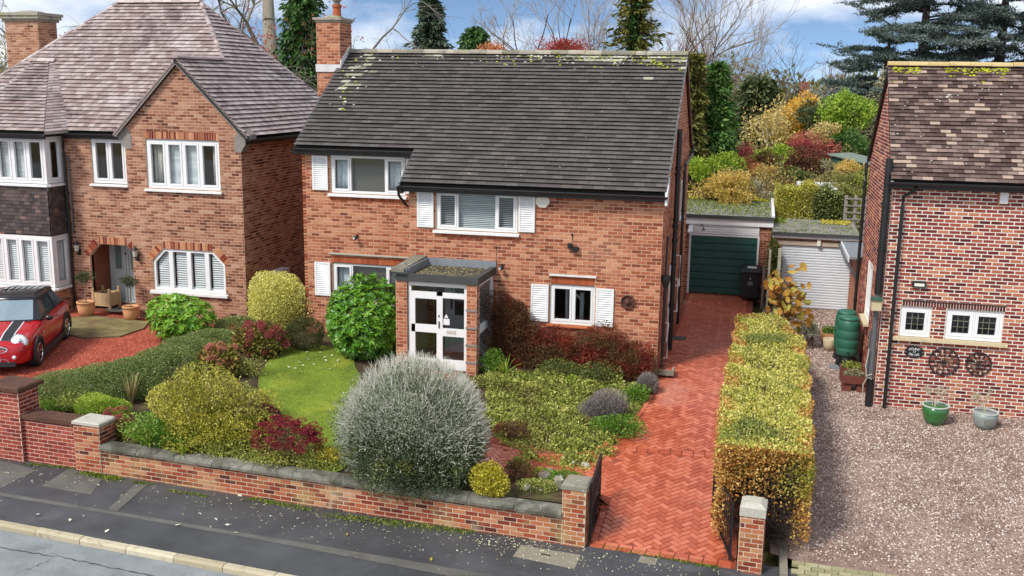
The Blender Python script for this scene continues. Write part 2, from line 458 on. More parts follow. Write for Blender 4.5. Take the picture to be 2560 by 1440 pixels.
class Pieces:
    """all bricks (or tiles) of one thing: the 300 that show largest become objects, the rest one joined part"""
    def __init__(s, owner, name, mat, limit=300, mask=None):
        s.owner, s.name, s.mat, s.limit, s.items, s.cache, s.mask = owner, name, mat, limit, [], {}, mask
    def add(s, c, A, B, Nn, dims, part, shape, full, rv):
        s.items.append((c, A, B, Nn, dims, part, shape, full, rv))
    def shape_verts(s, dims, shape):
        l, h, p = dims
        if shape == 'brick':
            e = .004
            return [(-l/2+e, h*-.5+e, p), (l/2-e, -h/2+e, p), (l/2-e, h/2-e, p), (-l/2+e, h/2-e, p), (-l/2, -h/2, -.012), (l/2, -h/2, -.012), (l/2, h/2, -.012), (-l/2, h/2, -.012)]
        t = p                                      # tile: thick lower edge, tucked under the course above
        return [(-l/2, -h/2, t), (l/2, -h/2, t), (l/2, h/2, t*.25), (-l/2, h/2, t*.25), (-l/2, -h/2, t-.014), (l/2, -h/2, t-.014), (l/2, h/2, t*.25-.014), (-l/2, h/2, t*.25-.014)]
    FACES = [(0, 1, 2, 3), (0, 4, 5, 1), (1, 5, 6, 2), (2, 6, 7, 3), (3, 7, 4, 0)]
    def faces(s, shape): return s.FACES if shape == 'brick' else s.FACES + [(7, 6, 5, 4)]
    def finish(s, restname, variants=16):
        sc = []
        for i, it in enumerate(s.items):
            if not it[7]: continue
            u, v, d = project(it[0])
            if not (8 < u < 2552 and 8 < v < 1432) or d < 1: continue
            if s.mask and s.mask(u, v): continue
            w = (np.asarray(it[0]) - CAM); w /= np.linalg.norm(w)
            sc.append((abs(w @ it[3]) / d**2 * it[4][0] * it[4][1], i))
        sc.sort(reverse=True)
        chosen = set(i for _, i in sc[:s.limit])
        mb = MB()
        for i, (c, A, B, Nn, dims, part, shape, full, rv) in enumerate(s.items):
            if i in chosen:
                key = (round(dims[0], 4), round(dims[1], 4), shape, int(rv*variants))
                me = s.cache.get(key)
                if me is None:
                    q = MB(); q.add(s.shape_verts(dims, shape), s.faces(shape), (int(rv*variants)+.5)/variants)
                    me = q.mesh(s.name, s.mat); s.cache[key] = me
                o = bpy.data.objects.new(s.name, me); COL.objects.link(o)
                o.parent = part
                o.matrix_local = Matrix(((A[0], B[0], Nn[0], c[0]), (A[1], B[1], Nn[1], c[1]), (A[2], B[2], Nn[2], c[2]), (0, 0, 0, 1)))
            else:
                vs = [c + A*x + B*y + Nn*z for x, y, z in s.shape_verts(dims, shape)]
                mb.add(vs, s.faces(shape), rv)
        if mb.f: mb.build(restname, s.mat, s.owner, kind="stuff")

def masonry(parent, pieces, name, O, U, N, outline, openings=(), ch=.08, L=.225, mortar='mortar', reveal=.11, gap=.011, phase=0, proud=.007, top_open=False):
    """a wall face: mortar backing with reveals, and one brick per stretcher. outline/openings are (u, z) polygons, z absolute"""
    O, U, N = (np.asarray(a, float) for a in (O, U, N))
    O = np.array([O[0], O[1], 0.0])
    mb = MB()
    z0 = min(p[1] for p in outline); z1 = max(p[1] for p in outline)
    nrow = int(math.ceil((z1 - z0) / ch - 1e-6))
    P = lambda u, z, d=0.0: O + U*u + Z3*z + N*d
    wall = bpy.data.objects.new(name, None) if False else None
    todo = []
    for i in range(nrow):
        a, b = z0 + i*ch, min(z0 + (i+1)*ch, z1)
        if b - a < .02: continue
        def iv(z):
            base = scan(outline, z)
            cuts = []
            for op in openings: cuts += scan(op, z)
            return subtract(base, cuts)
        lo, hi, mid = iv(a + 1e-4), iv(b - 1e-4), iv((a+b)/2)
        if len(lo) == len(hi) == len(mid):
            for (p, q), (r, t) in zip(lo, hi): mb.add([P(p, a), P(q, a), P(t, b), P(r, b)], [(0, 1, 2, 3)])
        else:
            for p, q in mid: mb.add([P(p, a), P(q, a), P(q, b), P(p, b)], [(0, 1, 2, 3)])
        off = (L/2 if (i + phase) % 2 else 0.0)
        for p, q in mid:
            k = math.floor((p - off) / L)
            u = off + k*L
            while u < q - 1e-6:
                x0, x1 = max(u, p), min(u + L, q)
                if x1 - x0 > .035:
                    full = abs((x1-x0) - L) < 1e-6 and abs(b - a - ch) < 1e-6
                    todo.append((P((x0+x1)/2, (a+b)/2, random.uniform(-.0015, .0015)), U, Z3, N, (x1-x0-gap, b-a-gap, proud), full))
                u += L
    for op in openings:                                            # reveals
        n = len(op)
        for i in range(n):
            (ua, za), (ub, zb) = op[i], op[(i+1) % n]
            mb.add([P(ua, za, .004), P(ub, zb, .004), P(ub, zb, -reveal), P(ua, za, -reveal)], [(0, 1, 2, 3)])
    w = mb.build(name, M[mortar], parent)
    for c, A, B, Nn, dims, full in todo:
        pieces.add(c, A, B, Nn, dims, w, 'brick', full, min(.999, max(0, random.random())))
    return w

def roof_slope(parent, pieces, name, O, U, Sv, outline, g=.154, w=.25, thick=.034, under='gutter_wood', slab=.06, wob=.004, lap=1.22, tone=None):
    """one roof slope: underlay slab and overlapping tiles. outline in (u, s)"""
    O, U, Sv = (np.asarray(a, float) for a in (O, U, Sv))
    Nn = np.cross(U, Sv); Nn /= np.linalg.norm(Nn)
    P = lambda u, s, d=0.0: O + U*u + Sv*s + Nn*d
    mb = MB()
    mb.prism([P(u, s, -.012) for u, s in outline], -Nn*slab)
    part = mb.build(name, M[under], parent)
    s0 = min(p[1] for p in outline); s1 = max(p[1] for p in outline)
    nrow = int(math.ceil((s1-s0)/g))
    ends = MB()
    for i in range(nrow):
        a = s0 + i*g; b = min(a + g*lap, s1)
        lo = scan(outline, a + 1e-4); hi = scan(outline, min(a + g, s1) - 1e-4)
        if not lo: continue
        if len(hi) != len(lo): hi = lo
        off = w/2 if i % 2 else 0.0
        for (p, q), (r, t) in zip(lo, hi):
            left, right = min(p, r), max(q, t)
            k = math.floor((left - off)/w); u = off + k*w
            sag = wob*math.sin(i*1.7 + 3*math.sin(i))
            while u < right - 1e-6:
                x0, x1 = u, u + w
                rv = random.random() if tone is None else tone(u, a)
                if x0 >= max(p, r) - 1e-6 and x1 <= min(q, t) + 1e-6 and b - a > g*.9:
                    c = P((x0+x1)/2, (a+b)/2, random.uniform(0, wob) + sag*math.sin(u*1.1))
                    pieces.add(c, U, Sv, Nn, (w-.005, b-a, thick), part, 'tile', True, rv)
                else:
                    c0, c1 = min(max(x0, p), q), min(max(x1, p), q)
                    d0, d1 = min(max(x0, r), t), min(max(x1, r), t)
                    if max(c1-c0, d1-d0) > .01:
                        ends.add([P(c0, a, thick), P(c1, a, thick), P(d1, b, thick*.3), P(d0, b, thick*.3), P(c0, a, thick-.014), P(c1, a, thick-.014), P(d1, b, thick*.3-.014), P(d0, b, thick*.3-.014)], Pieces.FACES+[(7, 6, 5, 4)], rv)
                u += w
    if ends.f: ends.build('cut_tiles', pieces.mat, part, kind="stuff")
    return part

def ridge_run(part, name, a, b, mat, rad=.12, seg=.45, lift=.02):
    """half-round ridge or hip tiles laid end to end from a to b; one mesh, shared by all"""
    a, b = np.asarray(a, float), np.asarray(b, float)
    d = b - a; L = np.linalg.norm(d); d /= L
    n = max(1, round(L/seg)); sl = L/n
    side = np.cross(d, Z3); side /= np.linalg.norm(side); up = np.cross(side, d)
    meshes = []
    for k in range(5):
        q = MB(); vs = []
        for x, rr in ((-sl/2+.004, rad*1.04), (sl/2-.004, rad)):
            for j in range(7):
                t = math.pi*j/6
                vs.append((x, -rr*math.cos(t), rr*.8*math.sin(t)))
        q.add(vs, [(j, j+1, 8+j, 7+j) for j in range(6)] + [(0, 1, 2, 3, 4, 5, 6)[::-1], (7, 8, 9, 10, 11, 12, 13)], k/4)
        meshes.append(q.mesh(name, M[mat]))
    for i in range(n):
        c = a + d*sl*(i+.5) + up*(lift + random.uniform(-.006, .006))
        o = bpy.data.objects.new(name, random.choice(meshes)); COL.objects.link(o); o.parent = part
        o.matrix_local = Matrix(((d[0], side[0], up[0], c[0]), (d[1], side[1], up[1], c[1]), (d[2], side[2], up[2], c[2]), (0, 0, 0, 1)))

def soldiers(parent, part_name, O, U, N, u0, u1, z0, z1, n, brick, mortar, name='soldier_brick', skew=None, sink=0.0, proud=.008):
    """bricks on end above or below an opening, each its own piece; skew maps (u, z) for raked runs"""
    O, U, N = (np.asarray(a, float) for a in (O, U, N)); O = np.array([O[0], O[1], 0.0])
    f = skew or (lambda u, z: (u, z))
    P = lambda u, z, d: O + U*f(u, z)[0] + Z3*f(u, z)[1] + N*d
    mb = MB(); mb.prism([P(u0, z0, -.03), P(u1, z0, -.03), P(u1, z1, -.03), P(u0, z1, -.03)], N*(.034 - sink))
    part = mb.build(part_name, M[mortar], parent)
    w = (u1-u0)/n
    for i in range(n):
        a, b = u0 + i*w + .006, u0 + (i+1)*w - .006
        q = MB(); vs = [P(u, z, proud - sink) for u, z in ((a, z0+.005), (b, z0+.005), (b, z1-.005), (a, z1-.005))] + [P(u, z, -.02) for u, z in ((a, z0+.005), (b, z0+.005), (b, z1-.005), (a, z1-.005))]
        q.add(vs, [(0, 1, 2, 3), (0, 4, 5, 1), (1, 5, 6, 2), (2, 6, 7, 3), (3, 7, 4, 0)], random.random())
        q.build(name, M[brick], part)
    return part

class LB(MB):
    """builder in a wall's own frame: u along the wall, d outwards, z up"""
    def __init__(s, O, U, N):
        MB.__init__(s); s.O, s.U, s.N = np.array([O[0], O[1], 0.0]), np.asarray(U, float), np.asarray(N, float)
    def add(s, vs, fs, r=None, m=0):
        return MB.add(s, [s.O + s.U*p[0] + s.N*p[1] + Z3*p[2] for p in vs], fs, r, m)

def bars(mb, u0, u1, z0, z1, w, d0, d1, bottom=None):
    """four bars of a rectangular frame, butted"""
    wb = bottom or w
    mb.box((u0, d0, z0), (u1, d1, z0+wb)); mb.box((u0, d0, z1-w), (u1, d1, z1))
    mb.box((u0, d0, z0+wb), (u0+w, d1, z1-w)); mb.box((u1-w, d0, z0+wb), (u1, d1, z1-w))

def drape(O, U, N, u0, u1, z0, z1, d, folds, mat, parent, name='curtain', amp=.02):
    V, F, R = [], [], []
    n = folds*6 + 1
    Ov = np.array([O[0], O[1], 0.0]); U = np.asarray(U, float); N = np.asarray(N, float)
    for i in range(n):
        t = i/(n-1); u = u0 + (u1-u0)*t
        dd = d + amp*math.sin(t*folds*2*math.pi + .6*math.sin(t*9))
        for z in (z0, (z0+z1)/2, z1): V.append(Ov + U*u + N*dd + Z3*z)
    for i in range(n-1):
        for j in range(2): F.append((i*3+j, (i+1)*3+j, (i+1)*3+j+1, i*3+j+1)); R.append(.5 + .5*math.sin(i*.8))
    o = np_mesh(name, np.array(V), np.array(F), np.array(R), mat, parent)
    md = o.modifiers.new("thickness", 'SOLIDIFY'); md.thickness = .004
    return o

def window(house, O, U, N, u0, u1, z0, z1, lights, depth=.05, fw=.055, sill=True, mat='white', glass='glass', sill_over=.06, sill_mat='white', sash=.045, name='window', sill_h=.05, sill_out=.09):
    """lights: list of (fraction width, kind, sashed). kinds: curtain, blind, slat, dark, none"""
    f = LB(O, U, N)
    bars(f, u0+.002, u1-.002, z0+.002, z1-.002, fw, -depth-.06, -depth+.02)
    total = sum(l[0] for l in lights); u = u0 + fw; W = u1 - u0 - 2*fw
    edges = []
    for i, l in enumerate(lights):
        e = u + W*l[0]/total
        edges.append((u + (fw*.35 if i else 0), e - (fw*.35 if i < len(lights)-1 else 0), l))
        if i < len(lights)-1: f.box((e-fw*.35, -depth-.06, z0+fw+.002), (e+fw*.35, -depth+.02, z1-fw-.002))
        u = e
    win = f.build(name, M[mat], house)
    for a, b, l in edges:
        zz0, zz1 = z0+fw+.002, z1-fw-.002
        if l[2]:
            s = LB(O, U, N); bars(s, a+.003, b-.003, zz0+.003, zz1-.003, sash, -depth-.05, -depth+.032); s.build('casement', M[mat], win)
            a, b, zz0, zz1 = a+sash, b-sash, zz0+sash, zz1-sash
        g = LB(O, U, N); g.box((a, -depth-.024, zz0), (b, -depth-.018, zz1)); g.build('pane', M[glass], win)
        k = l[1]
        if k == 'curtain': drape(O, U, N, a-.02, b+.02, zz0-.02, zz1+.02, -depth-.16, max(3, int((b-a)/.1)), M['curtain'], win)
        elif k == 'cream': drape(O, U, N, a-.02, a+(b-a)*.75, zz0-.02, zz1+.02, -depth-.16, max(3, int((b-a)/.1)), M['curtain_cream'], win)
        elif k == 'cream_r': drape(O, U, N, a+(b-a)*.55, b+.02, zz0-.02, zz1+.02, -depth-.16, 3, M['curtain_cream'], win)
        elif k in ('darkblind', 'greyblind'):
            q = LB(O, U, N); n = 22
            for j in range(n):
                z = zz0 + (zz1-zz0)*j/n; q.box((a-.02, -depth-.12, z), (b+.02, -depth-.105-.004*(j % 2), z+(zz1-zz0)/n-.002))
            q.build('roller_blind', M['blind_dark' if k == 'darkblind' else 'blind_white'], win)
        elif k in ('slat', 'slat_open'):
            q = LB(O, U, N); n = int((zz1-zz0)/.042); tilt = .012 if k == 'slat' else .004
            for j in range(n):
                z = zz0 + (zz1-zz0)*(j+.5)/n
                q.add([(a-.01, -depth-.09, z-tilt), (b+.01, -depth-.09, z-tilt), (b+.01, -depth-.12, z+tilt), (a-.01, -depth-.12, z+tilt),
                       (a-.01, -depth-.09, z-tilt-.003), (b+.01, -depth-.09, z-tilt-.003), (b+.01, -depth-.12, z+tilt-.003), (a-.01, -depth-.12, z+tilt-.003)],
                      [(0, 1, 2, 3), (7, 6, 5, 4), (0, 4, 5, 1), (2, 6, 7, 3)])
            q.build('venetian_blind', M['blind_white'], win)
        elif k == 'shutter':
            q = LB(O, U, N); n = int((zz1-zz0)/.062)
            bars(q, a+.005, b-.005, zz0, zz1, .03, -depth-.11, -depth-.075)
            for j in range(n):
                z = zz0+.04 + (zz1-zz0-.08)*(j+.5)/n
                q.add([(a+.03, -depth-.075, z-.008), (b-.03, -depth-.075, z-.008), (b-.03, -depth-.11, z+.03), (a+.03, -depth-.11, z+.03),
                       (a+.03, -depth-.075, z-.016), (b-.03, -depth-.075, z-.016), (b-.03, -depth-.11, z+.022), (a+.03, -depth-.11, z+.022)],
                      [(0, 1, 2, 3), (7, 6, 5, 4), (0, 4, 5, 1), (2, 6, 7, 3)])
            q.build('plantation_shutter', M['white'], win)
    if sill:
        q = LB(O, U, N)
        q.prism([(u0-sill_over, -.05, z0-.012), (u0-sill_over, sill_out, z0-.03), (u0-sill_over, sill_out, z0-.03-sill_h), (u0-sill_over, -.05, z0-.03-sill_h)], (u1-u0+2*sill_over, 0, 0))
        q.build('sill', M[sill_mat], win)
    return win

def shutter(house, O, U, N, u0, u1, z0, z1, n=15):
    """louvred shutter fixed to the wall: frame and single slats"""
    f = LB(O, U, N); bars(f, u0, u1, z0, z1, .05, .012, .05)
    f.box((u0+.05, .012, z0+.05), (u1-.05, .018, z1-.05))
    sh = f.build('shutter', M['white'], house)
    h = (z1-z0-.1)/n
    q = LB((0, 0), U, N)
    q.prism([(-(u1-u0-.1)/2, .016, h*.48), (-(u1-u0-.1)/2, .024, h*.48), (-(u1-u0-.1)/2, .05, -h*.22), (-(u1-u0-.1)/2, .044, -h*.30)], (u1-u0-.1, 0, 0))
    me = q.mesh('slat', M['white'])
    Ov = np.array([O[0], O[1], 0.0]) + np.asarray(U, float)*(u0+u1)/2
    for i in range(n):
        o = bpy.data.objects.new('slat', me); COL.objects.link(o); o.parent = sh
        o.location = Ov + Z3*(z0+.05+h*(i+.5))
    return sh

def pipe(parent, pts, r, mat='black', name='downpipe', collars=True, n=10):
    mb = MB(); mb.tube(pts, r, n)
    if collars:
        a, b = np.asarray(pts[-2], float), np.asarray(pts[-1], float)
        if abs(a[2]-b[2]) > 1.2:
            k = int(abs(a[2]-b[2])/1.5) + 1
            for i in range(1, k+1):
                t = i/(k+1); c = a+(b-a)*t
                mb.lathe([(r*1.25, -.03), (r*1.25, .03)], c, n)
    return mb.build(name, M[mat], parent, smooth=False)

def gutter(parent, a, b, mat='black', r=.06, name='gutter', board=.14):
    """half-round gutter with its fascia board and brackets"""
    a, b = np.asarray(a, float), np.asarray(b, float)
    d = b-a; L = np.linalg.norm(d); d /= L
    out = np.cross(d, Z3); out /= np.linalg.norm(out)
    mb = MB(); vs = []
    for p in (a, b):
        for rr in (r, r-.008):
            for j in range(7):
                t = math.pi*j/6
                vs.append(p + out*(rr*math.cos(t)) - Z3*(rr*math.sin(t)))
    fs = []
    for j in range(6):
        fs += [(j, j+1, 15+j, 14+j), (7+j, 21+j, 22+j, 8+j), (j, 7+j, 8+j, j+1), (14+j, 15+j, 22+j, 21+j)]
    fs += [(0, 14, 21, 7), (6, 13, 27, 20)]
    mb.add(vs, fs, .5)
    for i in range(int(L/.9)+1):
        c = a + d*(.1 + i*.9)
        if (c-a) @ d < L-.05: mb.tube([c + out*(r+.006)*math.cos(t) - Z3*(r+.006)*math.sin(t) for t in np.linspace(0, math.pi, 7)], .007, 4)
    g = mb.build(name, M[mat], parent)
    q = MB(); q.obox((a+b)/2 - out*(r+.016) - Z3*.06, d*L/2, out*.011, Z3*board/2)
    q.build('fascia', M['gutter_wood'], g)
    return g
# ================================================================== ground, street, drives
def sheet(name, poly, hf, mat, step=.5, lift=0.0, parent=None, kind='structure', thick=0.0):
    """a surface filling a plan polygon, following a height function"""
    xs = [p[0] for p in poly]; ys = [p[1] for p in poly]
    mb = MB(); n = max(2, int((max(ys)-min(ys))/step))
    y0, y1 = min(ys), max(ys)
    for i in range(n):
        a, b = y0+(y1-y0)*i/n, y0+(y1-y0)*(i+1)/n
        lo = scan(poly2(poly), a+1e-5); hi = scan(poly2(poly), b-1e-5)
        if len(lo) != len(hi): hi = lo
        for (p, q), (r, t) in zip(lo, hi):
            m = max(1, int(max(q-p, t-r)/step))
            for j in range(m):
                f0, f1 = j/m, (j+1)/m
                pts = [(p+(q-p)*f0, a), (p+(q-p)*f1, a), (r+(t-r)*f1, b), (r+(t-r)*f0, b)]
                mb.add([(x, y, hf(x, y)+lift) for x, y in pts], [(0, 1, 2, 3)], .5)
    o = mb.build(name, mat, parent)
    if kind and parent is None: o["kind"] = kind
    return o
def poly2(p): return [(x, y) for x, y in p]
def inside(poly, x, y):
    c = False; n = len(poly)
    for i in range(n):
        (x0, y0), (x1, y1) = poly[i], poly[(i+1) % n]
        if (y0 > y) != (y1 > y) and x < x0+(x1-x0)*(y-y0)/(y1-y0): c = not c
    return c
def kerb_y(x): return -9.22 - .083*(x+10.01)

def mottled(name, a, b, scale, rough=.9, bmp=.4, fine=None, spec=.3, third=None):
    m, nt, bs, pos = new_mat(name)
    n1 = noise(nt, scale, 5, .62, pos)
    c = ramp(nt, [(.32, a), (.68, b)], n1)
    if third: c = mixc(nt, c, third[0], math_n(nt, 'MULTIPLY', maprange(nt, noise(nt, third[1], 4, .6, pos, dist=.6), third[2], third[3]), third[4]))
    if fine:
        vo = nt.nodes.new("ShaderNodeTexVoronoi"); vo.inputs['Scale'].default_value = fine[0]; nt.links.new(pos, vo.inputs['Vector'])
        c = mixc(nt, c, ramp(nt, [(0, (fine[1],)*3), (1, (fine[2],)*3)], vo.outputs['Color']), 1.0, 'MULTIPLY')
        bump(nt, bs, vo.outputs['Distance'], bmp, .012)
    elif bmp: bump(nt, bs, noise(nt, 90, 4, .7, pos), bmp, .008)
    nt.links.new(c, bs.inputs['Base Color']); bs.inputs['Roughness'].default_value = rough; bs.inputs['Specular IOR Level'].default_value = spec
    return m
M['earth'] = mottled('earth', srgb(74, 72, 40), srgb(112, 108, 60), 1.2)
M['soil'] = mottled('soil', srgb(48, 38, 28), srgb(82, 66, 48), 5, third=(srgb(96, 100, 48), 2.2, .52, .68, .7))
M['road'] = mottled('road', srgb(124, 130, 132), srgb(150, 155, 155), 1.6, .8, .35, fine=(160, .75, 1.1), third=(srgb(104, 108, 108), 3, .58, .75, .7))
M['tarmac'] = mottled('tarmac', srgb(58, 60, 62), srgb(84, 86, 88), .9, .5, .3, fine=(220, .8, 1.1), spec=.5, third=(srgb(120, 122, 122), 1.1, .60, .78, .55))
M['tarmac_old'] = mottled('tarmac_old', srgb(92, 90, 84), srgb(116, 113, 106), 2, .75, .4, fine=(200, .75, 1.1))
M['tarmac_dark'] = mottled('tarmac_dark', srgb(54, 54, 56), srgb(70, 70, 72), 2, .65, .3, fine=(220, .8, 1.1))
M['gravel_bed'] = mottled('gravel_bed', srgb(132, 108, 96), srgb(172, 148, 134), 1.1, .95, .8, fine=(48, .45, 1.25), third=(srgb(110, 84, 76), 1.4, .56, .74, .5))
M['red_gravel'] = mottled('red_gravel', srgb(150, 66, 48), srgb(186, 96, 74), 1.3, .95, .8, fine=(40, .5, 1.2))
M['stones'] = toned('gravel_stones', [(0, srgb(70, 52, 46)), (.3, srgb(130, 104, 92)), (.65, srgb(186, 162, 148)), (1, srgb(238, 228, 218))], .9, .15, 60, bmp=0)
M['red_stones'] = toned('red_stones', [(0, srgb(110, 44, 32)), (.5, srgb(168, 78, 58)), (1, srgb(206, 122, 98))], .9, .15, 60, bmp=0)
M['paver'] = toned('paver', [(0, srgb(168, 78, 50)), (.5, srgb(190, 98, 68)), (1, srgb(206, 118, 88))], .34, .14, 40,
    [(srgb(216, 160, 140), .45, .52, .75, .5, .7), (srgb(164, 78, 50), .7, .56, .74, .5, .6)], spec=.6)
M['paver_bed'] = mottled('paver_bed', srgb(116, 52, 36), srgb(156, 82, 58), 1.4, .6, .3, third=(srgb(196, 134, 110), .6, .55, .75, .5))
M['lawn'] = mottled('lawn', srgb(88, 108, 34), srgb(128, 146, 48), 1.3, .95, .5, third=(srgb(168, 168, 66), .8, .52, .72, .6))
M['mossy_slab'] = mottled('mossy_slab', srgb(104, 96, 58), srgb(142, 130, 88), 2.6, .95, .3, third=(srgb(112, 86, 66), 1.6, .48, .62, .8))
M['sett'] = toned('sett', [(0, srgb(148, 144, 108)), (1, srgb(182, 174, 140))], .9, .22, 30, [(srgb(130, 136, 70), 3, .55, .75, .5, .6)])
M['kerbstone'] = toned('kerbstone', [(0, srgb(176, 164, 136)), (1, srgb(202, 192, 166))], .9, .25, 60, [(srgb(116, 102, 74), 4, .54, .74, .6, .6)])
M['concrete'] = plain('concrete', srgb(136, 130, 114), .9, .15, 6, bmp=.3)

# land to the horizon
mb = MB()
ys_ = [(-120, -1.12), (-7.4, -1.12), (-1.0, -.72), (9.5, -.16), (60, -.2), (1500, -.2)]
for (ya, za), (yb, zb) in zip(ys_[:-1], ys_[1:]):
    mb.add([(-900, ya, za), (900, ya, za), (900, yb, zb), (-900, yb, zb)], [(0, 1, 2, 3)])
tag(mb.build('ground', M['earth']), kind='structure')
# road and pavement
mb = MB(); mb.add([(-60, kerb_y(-60)-.12, -1.0), (60, kerb_y(60)-.12, -1.0), (60, -60, -1.06), (-60, -60, -1.06)][::-1], [(0, 1, 2, 3)])
road = tag(mb.build('road', M['road']), kind='structure')
pv = [(-30, wall_y(-30)+.25), (-30, kerb_y(-30)), (30, kerb_y(30)), (30, wall_y(30)+.25)]
mb = MB(); mb.add([(x, y, -.9) for x, y in pv], [(0, 1, 2, 3)])
pave = tag(mb.build('pavement', M['tarmac']), kind='structure')
def quad_patch(name, pix, mat, parent, z, lift):
    pts = [at_height(u, v, z) for u, v in pix]
    q = MB(); q.add([(p[0], p[1], z+lift) for p in pts], [tuple(range(len(pts)))]); return q.build(name, mat, parent)
quad_patch('trench_scar', [(-20, 1228), (270, 1276), (640, 1338), (1000, 1398), (1240, 1440), (1120, 1440), (640, 1348), (270, 1285), (-20, 1237)], M['tarmac_old'], pave, -.9, .004)
quad_patch('trench_scar', [(268, 1275), (338, 1212), (372, 1210), (292, 1280)], M['tarmac_old'], pave, -.9, .008)
quad_patch('pavement_patch', [(103, 1216), (172, 1172), (262, 1188), (226, 1238)], M['tarmac_old'], pave, -.9, .004)
quad_patch('pavement_patch', [(-20, 1232), (92, 1176), (18, 1156), (-20, 1152)], M['tarmac_old'], pave, -.9, .004)
cover = quad_patch('concrete_cover', [(1282, 1392), (1302, 1364), (1452, 1388), (1436, 1424)], M['concrete'], pave, -.9, .006)
p_ = at_height(1364, 1388, -.9); mb = MB(); mb.obox((p_[0], p_[1], -.890), (.075, -.012, 0), (.003, .015, 0), (0, 0, .002)); mb.build('cover_slot', M['black'], cover)
p_ = at_height(1620, 1402, -.9)
mb = MB(); mb.obox((p_[0], p_[1], -.893), (.14, -.01, 0), (.01, .11, 0), (0, 0, .004)); vc = mb.build('stop_valve_cover', M['concrete'], pave)
mb = MB(); mb.lathe([(.085, 0), (.085, .006)], (p_[0], p_[1], -.890), 18, sx=1.2); mb.build('valve_lid', M['stone'], vc)
# cracks in the road: shallow ribbons of dark filler
mc = MB()
def crack(pix, w=.012):
    pts = [at_height(u, v, -1.0) for u, v in pix]; P_ = []
    for a, b in zip(pts[:-1], pts[1:]):
        n = 10
        for i in range(n): P_.append(a+(b-a)*i/n + np.array([random.gauss(0, .015), random.gauss(0, .015), 0]))
    for a, b in zip(P_[:-1], P_[1:]):
        ww = w*random.uniform(.4, 1.2); mc.add([(a[0], a[1]-ww, -.994), (b[0], b[1]-ww, -.994), (b[0], b[1]+ww, -.994), (a[0], a[1]+ww, -.994)], [(0, 1, 2, 3)])
crack([(-30, 1364), (60, 1380), (180, 1398), (300, 1424), (420, 1448)]); crack([(30, 1440), (90, 1415), (130, 1398)], .008)
mc.build('crack_filler', M['tarmac_dark'], road)
# kerbstones
kb = tag(MB().box((-30, -20, -1.3), (-29.9, -19.9, -1.2)).build('kerb', M['concrete']), kind='structure')
kdir = np.array([1, -.083, 0]); kdir /= np.linalg.norm(kdir); kn = np.array([kdir[1], -kdir[0], 0])*1.0; kn = np.array([-.083, -1, 0])/math.hypot(1, .083)
q = MB()
L_ = .9
prof = [(0, -.14), (.125, -.14), (.125, -.035), (.095, 0), (0, 0)]
vs = [(x, d, h) for x in (-L_/2+.006, L_/2-.006) for d, h in prof]
me_k = []
for k in range(4):
    q = MB(); q.add(vs, [(0, 1, 2, 3, 4), (9, 8, 7, 6, 5)] + [(i, i+5, (i+1) % 5+5, (i+1) % 5) for i in range(5)], k/3); me_k.append(q.mesh('kerbstone', M['kerbstone']))
for i in range(22):
    x = -13.2 + i*L_*kdir[0]; c = np.array([x, kerb_y(x), -.895 + random.uniform(-.004, .004)])
    o = bpy.data.objects.new('kerbstone', me_k[i % 4]); COL.objects.link(o); o.parent = kb
    o.matrix_local = Matrix(((kdir[0], kn[0], 0, c[0]), (kdir[1], kn[1], 0, c[1]), (0, 0, 1, c[2]), (0, 0, 0, 1)))
# ------------------------------------------------------------------ street walls, along the boundary line
we = np.array([1, WSL, 0]); we /= np.linalg.norm(we); wn_ = np.array([we[1], -we[0], 0])
WO = np.array([-.35, -7.48, 0])
def s_of(x): return (x+.35)/we[0]
def s_px(u, v, z=-.9): return (at_height(u, v, z)-WO) @ we
gp = None
def wall_thing(name, label, s0, s1, z0, z1, front, back, pieces_mat, mortar, cat='garden wall', L=.225, limit=300, coping=None, group=None, ch=.078):
    c = WO + we*(s0+s1)/2
    t = thing(name, (c[0], c[1], z0), label, cat, group); t['kind'] = 'thing'
    pcs = Pieces(t, 'brick', M[pieces_mat], limit)
    Of = WO + wn_*front
    masonry(t, pcs, 'front_face', Of, we, wn_, rect(s0, s1, z0, z1), ch=ch, mortar=mortar, L=L)
    Ob = WO + we*s1
    masonry(t, pcs, 'end_face', Ob, -wn_, we, rect(-front, -back, z0, z1), ch=ch, mortar=mortar, L=L, phase=1)
    Oc = WO + we*s0
    masonry(t, pcs, 'end_face', Oc, wn_, -we, rect(back, front, z0, z1), ch=ch, mortar=mortar, L=L, phase=1)
    Od = WO + wn_*back
    masonry(t, pcs, 'back_face', Od, -we, -wn_, rect(-s1, -s0, z0+.3, z1), ch=ch, mortar=mortar, L=L)
    pcs.finish('brickwork')
    return t
def capstone(t, s0, s1, front, back, z, h, over, mat, name='capstone', crown=.0):
    q = MB(); c = [WO + we*s + wn_*d + Z3*zz for zz, o in ((z, over), (z+h*.7, over), (z+h, over-.03-crown)) for s, d in ((s0-o, front+o), (s1+o, front+o), (s1+o, back-o), (s0-o, back-o))]
    fs = [(0, 3, 2, 1), (8, 9, 10, 11)]
    for k in (0, 4): fs += [(k+i, k+(i+1) % 4, k+4+(i+1) % 4, k+4+i) for i in range(4)]
    q.add(c, fs, random.random()); return q.build(name, M[mat], t)
sP0, sP1 = s_px(1406, 1356), s_px(1464, 1364)      # pillar at the gate
sL0, sL1 = s_px(199, 1172), s_px(262, 1182)        # weathered pillar at the other end
gw = wall_thing('street_wall', 'long low weathered brick wall with stone coping along the pavement', sL1, sP0, -.95, -.42, .10, -.13, 'brick_garden', 'mortar_garden')
nst = 11; cl = (sP0-sL1)/nst
